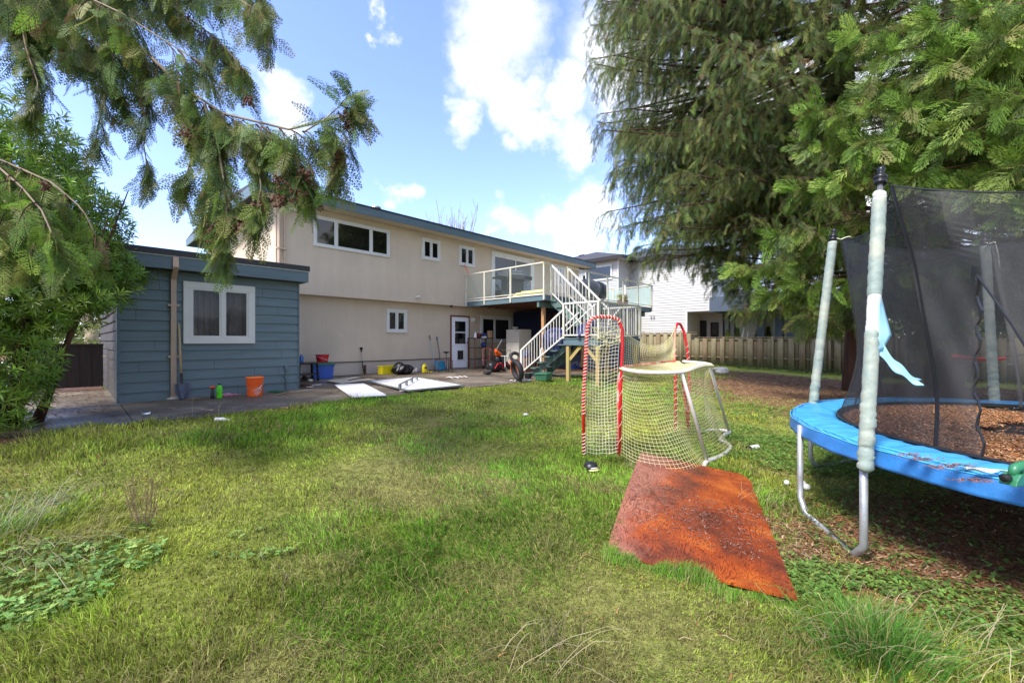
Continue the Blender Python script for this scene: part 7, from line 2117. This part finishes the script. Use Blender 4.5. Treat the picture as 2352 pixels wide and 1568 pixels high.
g = tub(); g.tube([(-.02 + .013 * k, -d_ / 2 - .006, .13 + .02 * math.sin(k * 1.8) - .001 * k) for k in range(12)], .004, 4); g.build('script_mark', 'twig', t)
# garbage bag
b0 = hp(925, 859); g = MB(); 
def bagp(u, v):
    a = 2 * PI * u; t_ = PI * v; r = 1 + .10 * math.sin(5 * a + 3 * v * 4) * math.sin(t_) + .07 * math.sin(11 * a + 9 * v) * math.sin(t_) + .05 * math.sin(23 * a - 14 * v) * math.sin(t_)
    x = .36 * math.sin(t_) * math.cos(a) * r; y = .25 * math.sin(t_) * math.sin(a) * r; z = .17 * math.cos(t_) * r + .15
    z += .10 * math.exp(-((x + .13) / .12) ** 2) * max(0, math.cos(t_))
    return (x, y, max(z, .003))
g.grid(bagp, 64, 30); tag(g.build('garbage_bag', 'bag_black', None, smooth=True, loc=b0, rz=RZ), 'shiny black garbage bag slumped on the patio between the yellow box and the jugs', 'garbage bag')
def jug(pos, w, h, m, label, capm='white_trim', lab_m=None, name='jug'):
    t = empty(name, pos, RZ, label, 'jug'); g = tub(); g.lathe([(w * .5, 0), (w * .52, .01), (w * .52, h * .62), (w * .42, h * .78), (w * .2, h * .9), (w * .17, h * .93)], n=14, sy=.7); g.build('body', m, t, smooth=True)
    g = tub(); g.lathe([(w * .2, 0), (w * .2, h * .07)], (0, 0, h * .93), 10); g.build('jug_cap', capm, t)
    if lab_m: g = tub(); g.box(-w * .25, -w * .38, h * .45, w * .25, -w * .35, h * .66); g.build('label', lab_m, t)
    return t
jug(hp(975, 855.5), .19, .31, 'yellow_plastic', 'yellow jug with a dark red label, rightmost of the containers by the wall', 'yellow_plastic', 'brown_dirt')
jug(hp(966, 854.5), .16, .28, 'grey_plastic', 'smoky grey jug just left of the yellow jug', 'grey_plastic')
jug(hp(957, 854), .11, .16, 'white_rag', 'small clear jar between the garbage bag and the grey jug')
jug(hp(950, 854), .09, .15, 'cord_white', 'small whitish jar right beside the garbage bag')
c_ = hp(985, 856); g = MB(); 
for k in range(16): g.ball((rnd(-.12, .12), rnd(-.05, .05), rnd(.01, .06)), (.03, .03, .02), 5, 3, .4)
tag(g.build('weed_clump', 'moss', None, loc=c_), 'little green weed clump at the foot of the wall right of the yellow jug', 'weed')
# poles and snow shovel
a_ = plane_q(Q1 - .04, 986.7, 770); tp_ = W(a_[0], Q1 - .04, a_[1]); b0 = W(plane_q(Q1 - .3, 999, 850)[0], Q1 - .3, Z0)
t = empty('mop', b0, 0, 'pale blue pole with dark grip leaning on the wall left of the snow shovel', 'mop')
g = MB(b0); g.tube([b0 + Vector((0, 0, .02)), b0.lerp(tp_, .88)], .012, 8); g.build('pole', 'pale_blue_pole', t); g = MB(b0); g.tube([b0.lerp(tp_, .86), tp_], .017, 8); g.build('grip', 'black_metal', t)
a_ = plane_q(Q1 - .05, 1004, 779); tp_ = W(a_[0], Q1 - .05, a_[1]); b0 = W(plane_q(Q1 - .38, 1010, 850)[0], Q1 - .38, Z0)
t = empty('snow_shovel', b0, 0, 'snow shovel with teal blade and bent grey shaft leaning on the wall behind the stool', 'shovel')
kn = tp_.lerp(b0, .5) + Vector((.05, 0, 0)); bl = b0 + Vector((.0, -.03, .3))
g = MB(b0); g.tube([bl, kn.lerp(bl, .5), kn, kn.lerp(tp_, .5), tp_], .014, 8); g.build('shaft', 'steel_dark', t, smooth=True)
g = MB(b0); g.grid(lambda u, v: b0 + Bd * ((u - .5) * .46) + nr * (.10 - .12 * v + .04 * (1 - (2 * u - 1) ** 2)) + Vector((0, 0, .01 + .34 * v)), 10, 6); g.build('blade', 'teal_plastic', t, smooth=True, solid=.008)
g = MB(b0); c2 = tp_ + Vector((0, 0, .0)); g.tube([c2, c2 + Bd * -.05 + Vector((0, 0, .09)), c2 + Bd * .05 + Vector((0, 0, .09)), c2], .014, 8); g.build('grip', 'teal_plastic', t, smooth=True)
# stool frame and plunger-like stand
b0 = hp(1019, 854); t = empty('metal_stool', b0, RZ - .2, 'low brown metal stool frame standing beside the back door', 'stool')
g = tub(); w_ = .27; hh = .44
for a in (-1, 1):
    g.tube([(-w_, a * .15, 0), (-w_, a * .15, hh - .06), (-w_ + .05, a * .15, hh), (w_ - .05, a * .15, hh), (w_, a * .15, hh - .06), (w_, a * .15, 0)], .013, 8)
g.tube([(-w_, -.15, .14), (-w_, .15, .14)], .009, 6); g.tube([(w_, -.15, .14), (w_, .15, .14)], .009, 6); g.build('frame', 'old_plank', t, smooth=True)
g = tub(); g.box(-w_ + .03, -.14, hh - .008, w_ - .03, .14, hh + .012); g.build('seat', 'black_metal', t, bevel=.006)
b0 = hp(1025, 850); t = empty('pole_stand', b0, 0, 'round headed black stand behind the stool next to the door', 'stand')
g = tub(); g.tube([(0, 0, 0), (0, 0, .66)], .014, 8); g.build('pole', 'steel_dark', t); g = tub(); g.lathe([(.02, .62), (.11, .655), (.12, .67), (.10, .69), (.04, .695), (0, .69)], n=18); g.build('head', 'black_plastic', t, smooth=True)

# ------------------------------------------------------------------ clutter below the deck
b0 = W(11.45, 12.55, Z0)
t = empty('utility_shelf', b0, RZ, 'dark metal utility shelf loaded with things beneath the deck beside the door', 'shelf')
g = tub(); w_ = .48
for sx_ in (-1, 1):
    for sy_ in (-.2, .2): g.beam((sx_ * w_, sy_, 0), (sx_ * w_, sy_, 1.22), .035, .035)
g.build('posts', 'old_plank', t)
for z_ in (.35, .80, 1.18): g = tub(); g.box(-w_, -.22, z_, w_, .22, z_ + .025); g.build('board', 'black_metal', t)
sh = b0
def small(name, off, builder, m, label, cat, rz=RZ):
    g = tub(); builder(g); o = g.build(name, m, None, loc=Vector(b0) + off, rz=rz, bevel=.004); return tag(o, label, cat)
def hf(p, q, z=0): return Vector((p * S - q * C, p * C + q * S, z))
small('squeeze_bottle', hf(-.36, -.1, 1.206), lambda g: g.lathe([(.05, 0), (.055, .02), (.045, .14), (.02, .2), (.012, .24)], n=12), 'white_panel', 'white squeeze bottle on the left end of the shelf top', 'bottle')
small('maroon_bundle', hf(-.16, -.08, 1.206), lambda g: g.ball((0, 0, .09), (.13, .1, .1), 10, 7, .25), 'maroon', 'maroon bundle of cloth on the shelf top beside the squeeze bottle', 'cloth')
small('white_box', hf(.08, -.1, 1.206), lambda g: g.box(-.11, -.06, 0, .11, .06, .07), 'white_panel', 'flat white box in the middle of the shelf top', 'box')
small('blue_box', hf(.26, .02, 1.206), lambda g: g.box(-.09, -.08, 0, .09, .08, .20), 'blue_dark', 'dark blue box toward the right end of the shelf top', 'box')
small('cardboard_box', hf(.42, -.12, 1.206), lambda g: g.box(-.08, -.08, 0, .07, .08, .30), 'cardboard', 'open cardboard box on the right end of the shelf top', 'box')
small('kettle', hf(.12, -.05, .826), lambda g: g.ball((0, 0, .10), (.11, .11, .11), 12, 8, .05), 'blue_dark', 'dark blue round pot on the middle board of the shelf', 'pot')
# walker / red tubular frame in front of the shelf
b0 = W(11.10, 12.0, Z0); t = empty('folding_trolley', b0, RZ, 'rusty red tubular folding trolley in front of the shelf', 'trolley')
g = tub()
for sx_ in (-.02, .34): g.tube([(sx_, 0, 0), (sx_, 0, .72), (sx_ + .04, 0, .80)], .011, 6)
g.tube([(-.02, 0, .80), (.4, 0, .80), (.42, -.02, .68)], .011, 6); g.tube([(-.02, 0, .35), (.34, 0, .35)], .009, 6); g.build('frame', 'faded_red', t)
for sx_ in (-.02, .34): g = tub(); g.lathe([(.02, 0), (.07, 0), (.07, .03), (.02, .03)], (sx_, .0, .07), 14, RX); g.build('wheel', 'dark_rubber', t)
# garden blower/mower group
b0 = W(11.2, 11.25, Z0); t = empty('lawn_mower', b0, RZ + .3, 'black and red lawn mower standing under the deck', 'mower')
g = tub(); g.slab([(-.38, -.26, .08), (.38, -.26, .08), (.40, -.26, .2), (.25, -.26, .3), (-.3, -.26, .32), (-.4, -.26, .2)], (0, .52, 0)); g.build('deck', 'black_plastic', t, bevel=.03)
g = tub(); g.lathe([(.17, 0), (.19, .05), (.17, .16), (.08, .2)], (-.05, 0, .31), 16); g.build('engine', 'black_metal', t, bevel=.01); g = tub(); g.box(-.3, -.268, .17, .3, -.2615, .24); g.build('stripe', 'red_plastic', t)
for sx_ in (-.28, .28):
    for sy_ in (-.3, .28): g = tub(); g.lathe([(.03, 0), (.10, 0), (.10, .045), (.03, .045)], (sx_, sy_ + .04, .10), 16, RX); g.build('wheel', 'dark_rubber', t)
g = tub(); g.tube([(.3, -.2, .25), (.62, -.2, .72)], .011, 6); g.tube([(.3, .2, .25), (.62, .2, .72)], .011, 6); g.tube([(.62, -.2, .72), (.62, .2, .72)], .014, 6); g.build('handle', 'black_metal', t)
b0 = W(11.1, 11.2, Z0 + .50); t = empty('leaf_blower', b0, RZ + .2, 'orange leaf blower lying on top of the lawn mower', 'leaf blower')
g = tub(); g.ball((0, 0, .10), (.13, .09, .10), 12, 8, .05); g.ball((.16, 0, .06), (.09, .07, .07), 10, 7, .05); g.build('motor', 'orange_plastic', t, smooth=True)
g = tub(); g.tube([(-.1, -.04, .12), (-.2, -.06, .22), (-.24, -.06, .30)], [.05, .07, .02], 10); g.build('nozzle', 'orange_plastic', t); g = tub(); g.tube([(-.18, -.06, .26), (.12, -.1, .62)], .012, 8); g.build('tube', 'grey_plastic', t)
b0 = hp(1137, 853); t = empty('hockey_bag', b0, RZ, 'dark duffel bag with reddish straps slumped under the deck right of the mower', 'bag')
g = tub(); g.ball((0, 0, .17), (.34, .2, .19), 16, 10, .14); g.build('body', 'black_plastic', t, smooth=True)
g = tub(); g.tube([(-.2, -.2, .12), (-.1, -.24, .3), (.1, -.24, .3), (.2, -.2, .12)], .014, 6); g.build('strap', 'red_cloth', t)
b0 = hp(1121, 860); t = empty('boots', b0, RZ, 'pair of dark muddy boots on the patio in front of the mower', 'boots')
for k in (0, 1):
    g = tub(); g.ball((.0 + .05 * k, .14 * k, .05), (.15, .05, .05), 10, 6, .08); g.tube([(.09 + .05 * k, .14 * k, .05), (.12 + .05 * k, .14 * k, .14)], .045, 10); g.build('boot', 'dark_rubber', t, smooth=True)
b0 = hp(1160, 853); t = empty('scooter', b0, RZ + 1.0, 'black and white kick scooter frame leaning between the bag and the bucket', 'scooter')
g = tub(); g.tube([(0, 0, .1), (0.02, 0, .55)], .016, 8); g.tube([(.02, -.14, .55), (.02, .14, .55)], .014, 8); g.build('stem', 'white_trim', t); g = tub(); g.box(.0, -.05, .07, .5, .05, .09); g.build('footboard', 'black_metal', t)
for x_ in (0, .52): g = tub(); g.lathe([(.02, 0), (.08, 0), (.08, .03), (.02, .03)], (x_, .015, .08), 14, RX); g.build('wheel', 'dark_rubber', t)
bk = hp(1181, 853); bucket(bk, 'orange bucket holding a tire, standing below the deck near the stairs', 'orange buckets', rz=.5)
def torus(g, R1, r, M, c, n=28, m=10):
    vs = [Vector(c) + M @ Vector(((R1 + r * math.cos(b)) * math.cos(a), (R1 + r * math.cos(b)) * math.sin(a), r * 1.25 * math.sin(b))) for a in [2 * PI * i / n for i in range(n)] for b in [2 * PI * j / m for j in range(m)]]
    g.add(vs, [(i * m + j, ((i + 1) % n) * m + j, ((i + 1) % n) * m + (j + 1) % m, i * m + (j + 1) % m) for i in range(n) for j in range(m)])
def tire(pos, R1, r, M, label):
    g = tub(); torus(g, R1, r, M, (0, 0, 0)); 
    for k in range(36):
        a = 2 * PI * k / 36; c_ = M @ Vector(((R1 + r * .97) * math.cos(a), (R1 + r * .97) * math.sin(a), 0)); 
        g.ball(c_, (.012, .012, .012), 5, 3, 0, M)
    return tag(g.build('tire', 'dark_rubber', None, smooth=True, loc=pos), label, 'tire', 'tires near the stairs')
tire(bk + Vector((.03, -.0, .52)), .15, .055, Matrix.Rotation(1.15, 3, 'X') @ Matrix.Rotation(.2, 3, 'Y'), 'small black tire resting upright on the orange bucket under the deck')
tp2 = hp(1188, 875); tire(tp2 + Vector((.0, 0.02, .30)), .245, .06, Matrix.Rotation(.42, 3, 'Z') @ Matrix.Rotation(PI / 2 - .25, 3, 'Y'), 'worn black tire leaning against the stair railing post')
b0 = hp(1213, 868); t = empty('black_pot', b0, 0, 'small black pot on the patio between the tire and the stairs', 'pot')
g = tub(); g.lathe([(.085, 0), (.10, .01), (.10, .12), (.11, .13), (.09, .13), (.085, .02), (0, .015)], n=18); g.build('body', 'black_metal', t, smooth=False); g = tub(); g.tube([(-.1, 0, .1), (-.14, 0, .1), (-.14, .03, .1)], .008, 5); g.build('handle', 'black_metal', t)
tote(hp(1249, 872), RZ + .3, .5, .36, .20, 'low green plastic tub on the ground beneath the stair treads', 'green_lid', None, name='green_tub')
for (x, y, lab) in [(1182, 877, 'white crumpled cloth in the grass at the foot of the leaning tire'), (1205, 876, 'pale blue crumpled cloth in the grass right of the leaning tire')]:
    c_ = hp(x, y, .50); g = MB(); g.grid(lambda u, v: ((-.16 + .32 * u), (-.08 + .16 * v), .02 + .04 * abs(math.sin(8 * u + 3) * math.sin(6 * v + 1))), 12, 8); tag(g.build('rag', 'torn_blue' if 'blue' in lab else 'white_rag', None, smooth=True, loc=c_, solid=.004), lab, 'rag')
# fridge
b0 = W(12.56, 11.45, Z0); t = empty('refrigerator', b0, RZ, 'old cream two door refrigerator standing under the deck', 'refrigerator')
g = tub(); g.box(-.33, -.35, .03, .36, .35, 1.55); g.build('cabinet', 'fridge_white', t, bevel=.012)
g = tub(); g.box(-.385, -.345, 1.05, -.335, .345, 1.545); g.build('freezer_door', 'fridge_white', t, bevel=.012)
g = tub(); g.box(-.385, -.345, .08, -.335, .345, 1.035); g.build('fridge_door', 'fridge_white', t, bevel=.012)
g = tub(); g.box(-.389, -.27, 1.47, -.386, -.2, 1.49); g.build('badge', 'black_metal', t)
g = tub(); g.box(-.40, .29, 1.10, -.386, .33, 1.35); g.box(-.40, .29, .62, -.386, .33, .98); g.build('handle', 'fridge_white', t)
small('bowl', Vector((0, 0, 1.552)) + hf(-.1, .12), lambda g: g.lathe([(.06, 0), (.12, .06), (.14, .10), (.13, .10), (.05, .02), (0, .02)], n=16), 'fridge_white', 'cream bowl standing on top of the refrigerator', 'bowl')
# planks leaning
for k, (dx, dq, w_, lab) in enumerate([(0, 0, .24, 'wide reddish plank, left of the boards leaning behind the refrigerator'), (.30, -.05, .28, 'wide brown plank, middle of the boards leaning under the deck'), (.12, .5, .14, 'narrow dark plank, farthest of the boards leaning under the deck')]):
    a = W(12.75 + dx * .4, 10.6 + dq - dx, Z0); b2 = W(13.6 + dx, 10.35 + dq - dx * 1.3, Z0 + 2.2); c_ = a; g = MB(c_); g.beam(a, b2, w_, .04, (-C, S, 0.2)); tag(g.build('leaning_plank', 'old_plank', None, loc=c_), lab, 'plank', 'planks leaning under the deck')
# blue tarp and blue covered heap
g = MB(W(KP - .3, 6.7, LZ))
def lobe(c, R3, seed):
    def f(u, v):
        a = 2 * PI * u; t_ = v * PI; r = 1 + .07 * math.sin(5 * a + 6 * v + seed) * math.sin(t_) + .04 * math.sin(13 * a + 9 * v) * math.sin(t_) + .025 * math.sin(29 * a + 17 * v) * math.sin(t_)
        l = Vector((R3[0] * r * math.sin(t_) * math.cos(a), R3[1] * r * math.sin(t_) * math.sin(a), R3[2] * r * math.cos(t_)))
        w = c + hf(l[0], l[1], l[2]); w.z = max(w.z, (c.z if seed == 1 else w.z)); return w
    return f
g.grid(lobe(W(L0 + .85, 6.62, LZ + .01), (.85, .40, .50), 1), 60, 24)
g.grid(lobe(W(L0 + .40, 7.75, LZ - .12), (.36, .42, .44), 2), 40, 20)
tag(g.build('tarp_bundle', 'blue_cloth', None, smooth=True, loc=W(KP - .3, 6.7, LZ)), 'crumpled shiny blue purple tarp bundle lying on the landing and top steps', 'tarp')
g = MB(); g.grid(lambda u, v: (13.9 - .02 * math.sin(u * 20), 13.0 - 3.6 * u, 2.9 - (1.7 + .2 * math.sin(u * 7)) * v), 30, 6); o = g.build('hanging_tarp', 'navy_tarp', None, smooth=True); 
me = o.data
c_ = W(13.9, 11.2, 2.0)
for v in me.vertices:
    w = W(v.co.x, v.co.y, v.co.z) - c_; v.co = w
o.location = c_; tag(o, 'dark navy tarp hanging on the side wall under the deck behind the refrigerator', 'tarp')
# small things below the landing
tote(W(12.1, 8.9, .42) if False else gp(1316, 858, .36), RZ, .46, .36, .34, 'open blue tote full of grey odds and ends under the landing', 'blue_plastic', None, 'blue totes')
b0 = gp(1316, 858, .36); g = MB()
for k in range(14): g.ball((rnd(-.17, .17), rnd(-.12, .12), rnd(.34, .46)), (rnd(.04, .09), rnd(.04, .07), rnd(.04, .08)), 7, 5, .2)
tag(g.build('odds_and_ends', 'grey_plastic', None, loc=b0), 'grey and white odds and ends heaped in the blue tote under the landing', 'junk')
b0 = gp(1341, 860, .36); t = empty('black_canister', b0, 0, 'black canister under the landing beside the blue tote', 'canister'); g = tub(); g.lathe([(.12, 0), (.14, .02), (.14, .22), (.10, .26), (.0, .27)], n=16); g.build('body', 'black_plastic', t, smooth=True)
g = tub(); g.lathe([(.03, 0), (.03, .02)], (0, 0, .265), 10); g.build('canister_cap', 'black_plastic', t)
c_ = b0 + Vector((0, 0, .287)); g = MB(); g.box(-.13, -.1, 0, .13, .1, .17); tag(g.build('cardboard_box', 'cardboard', None, loc=c_, rz=.4), 'small cardboard box sitting on the black canister under the landing', 'box')
c_ = gp(1315, 868, .37); g = MB(c_); g.beam(gp(1300, 868, .38), gp(1338, 862, .38), .10, .05); tag(g.build('pale_plank', 'lumber', None, loc=c_), 'pale plank lying on the ground under the landing in front of the blue tote', 'plank')
b0 = W(10.9, 9.6, Z0); t = empty('dark_crate', b0, RZ, 'purplish junk crate in shadow behind the lower stairs', 'crate'); g = tub(); g.box(-.25, -.2, 0, .25, .2, .5); g.build('body', 'old_plank', t, bevel=.01); g = tub(); g.ball((0, 0, .6), (.2, .16, .13), 9, 6, .25); g.build('contents', 'blue_cloth', t)

# ------------------------------------------------------------------ on the deck
ZDk = ZD
gp_ = W(11.75, 11.05, ZDk); t = empty('gas_grill', gp_, RZ - .25, 'black covered gas grill with side shelves on the deck in front of the sliding door', 'grill')
g = tub(); g.box(-.36, -.25, .08, .36, .25, .78); g.build('cabinet', 'skin_grey', t, bevel=.015)
g = tub(); g.slab([(-.40, -.28, .78), (-.40, .28, .78), (-.40, .28, .98), (-.40, .16, 1.12), (-.40, -.06, 1.16), (-.40, -.22, 1.08), (-.40, -.28, .92)], (.80, 0, 0)); g.build('hood', 'barrel_cover', t, bevel=.03)
g = tub(); g.tube([(-.30, -.30, .98), (-.30, -.34, .98), (.30, -.34, .98), (.30, -.30, .98)], .013, 8); g.build('hood_handle', 'chrome', t)
for s_ in (-1, 1): g = tub(); g.box(s_ * .41, -.24, .80, s_ * .76, .24, .86 if s_ < 0 else .95); g.build('side_shelf', 'black_metal', t, bevel=.01)
g = tub(); g.box(-.36, -.285, .70, .36, -.255, .80); g.build('control_panel', 'black_metal', t)
for s_ in (-.3, .3): g = tub(); g.lathe([(.01, 0), (.07, 0), (.07, .04), (.01, .04)], (s_, .2, .07), 12, RX); g.build('wheel', 'dark_rubber', t)
g = tub(); g.tube([(.5, -.25, .86), (.62, -.3, .75), (.5, -.3, .55), (.38, -.27, .5)], .009, 6); g.build('gas_hose', 'black_plastic', t)
bt = plane_q(Q2 - .06, 1067, 607); b1 = W(bt[0] + .42, Q2 - .55, ZDk); top_ = W(bt[0], Q2 - .05, bt[1])
t = empty('push_broom', b1, 0, 'orange and silver pole broom leaning on the wall at the left end of the deck', 'broom')
g = MB(b1); g.tube([b1 + Vector((0, 0, .05)), b1.lerp(top_, .7)], .011, 8); g.build('pole', 'pale_blue_pole', t); g = MB(b1); g.tube([b1.lerp(top_, .69), top_], .015, 8); g.build('grip', 'orange_plastic', t)
g = MB(b1); g.box(b1[0] - .14, b1[1] - .03, b1[2], b1[0] + .14, b1[1] + .03, b1[2] + .06); g.build('brush', 'black_plastic', t)
for k in range(4):
    a = W(KP + .14 + .09 * (k % 2), KQ + .12, ZDk + .02 + .045 * k); b2 = W(KP + .16 + .07 * (k % 2), KQ + 1.75 - .2 * k, ZDk + .025 + .045 * k); g = MB(a); g.beam(a, b2, .16, .04)
    tag(g.build('lumber_board', 'lumber', None, loc=a), ['bottom board', 'second board from the bottom', 'third board from the bottom', 'topmost board'][k] + ' of the pale yellow lumber stack along the deck edge', 'lumber', 'lumber stack on the deck')
# barrel smoker under a grey cover
c_ = W(15.1, 9.9, ZDk); t = empty('barrel_smoker', c_, RZ, 'big grey and black barrel smoker standing on the deck behind the glass railing', 'smoker')
g = tub()
prof = [(.0, -1.0), (.30, -.98), (.36, -.9), (.37, -.2), (.40, -.12), (.45, -.05), (.46, .30), (.43, .45), (.30, .52), (.0, .54)]
g.lathe(prof, (0, 0, .62), 26, RYm); g.build('barrel', 'barrel_cover', t, smooth=True)
g = tub(); g.lathe([(.0, 0), (.36, .01), (.43, .10), (.45, .3), (.42, .5), (.28, .58), (0, .6)], (.62, 0, .60), 26, RYm); g.build('firebox', 'black_metal', t, smooth=True)
g = tub(); g.tube([(-.3, -.1, .98), (-.3, -.1, 1.16)], .05, 10); g.build('chimney', 'black_metal', t)
for x_ in (-.8, .4, 1.05):
    for y_ in (-.2, .2): g = tub(); g.tube([(x_, y_, 0), (x_, y_, .4)], .022, 8); g.build('leg', 'black_metal', t)
c_ = W(17.35, 9.35, ZDk); t = empty('potted_plant', c_, 0, 'dried grassy plant in a pot near the right end of the deck', 'plant')
g = tub(); g.lathe([(.14, 0), (.2, .26), (.22, .28), (.19, .28), (0, .24)], n=16); g.build('pot', 'terracotta', t)
n = 160; a = rng.random(n) * 6.28; P = np.stack([.1 * np.cos(a), .1 * np.sin(a), np.full(n, .25)], 1); V, Fa, Cc = blades(P, rng.uniform(.2, .55, n), np.full(n, .006), np.tile([.28, .25, .14], (n, 1)), .8, np.stack([np.cos(a) * .5, np.sin(a) * .5, np.zeros(n)], 1)); np_obj('dry_leaves', V, Fa, 'grass_attr', Cc, t)
c_ = W(16.75, 9.2, ZDk); t = empty('yellow_flowers', c_, 0, 'yellow flowering plant on the deck beside the black smoker', 'plant')
g = tub(); g.lathe([(.1, 0), (.15, .2), (.16, .22), (0, .2)], n=14); g.build('pot', 'terracotta', t)
n = 150; P = np.stack([rng.normal(0, .1, n), rng.normal(0, .1, n), rng.uniform(.2, .5, n)], 1); V, Fa, C2 = scatter(LT, LF, P, frames(rng.normal(0, 1, (n, 3)), None), rng.uniform(.05, .1, n), np.array([(.45, .42, .12)] * n) * rng.uniform(.5, 1.2, n)[:, None]); np_obj('flowers', V, Fa, 'leaf_attr', C2, t)
a = W(17.9, 9.6, ZDk); t = empty('white_patio_umbrella', a, 0, 'folded grey white cloth hanging on a stand at the right end of the deck', 'umbrella')
g = tub(); g.tube([(0, 0, 0), (0, 0, 1.05)], .02, 8); g.build('pole', 'grey_metal', t); g = tub(); g.lathe([(.03, 1.05), (.06, .9), (.10, .6), (.07, .45), (.03, .44)], n=10, sx=1.3); g.build('cloth', 'white_rag', t)
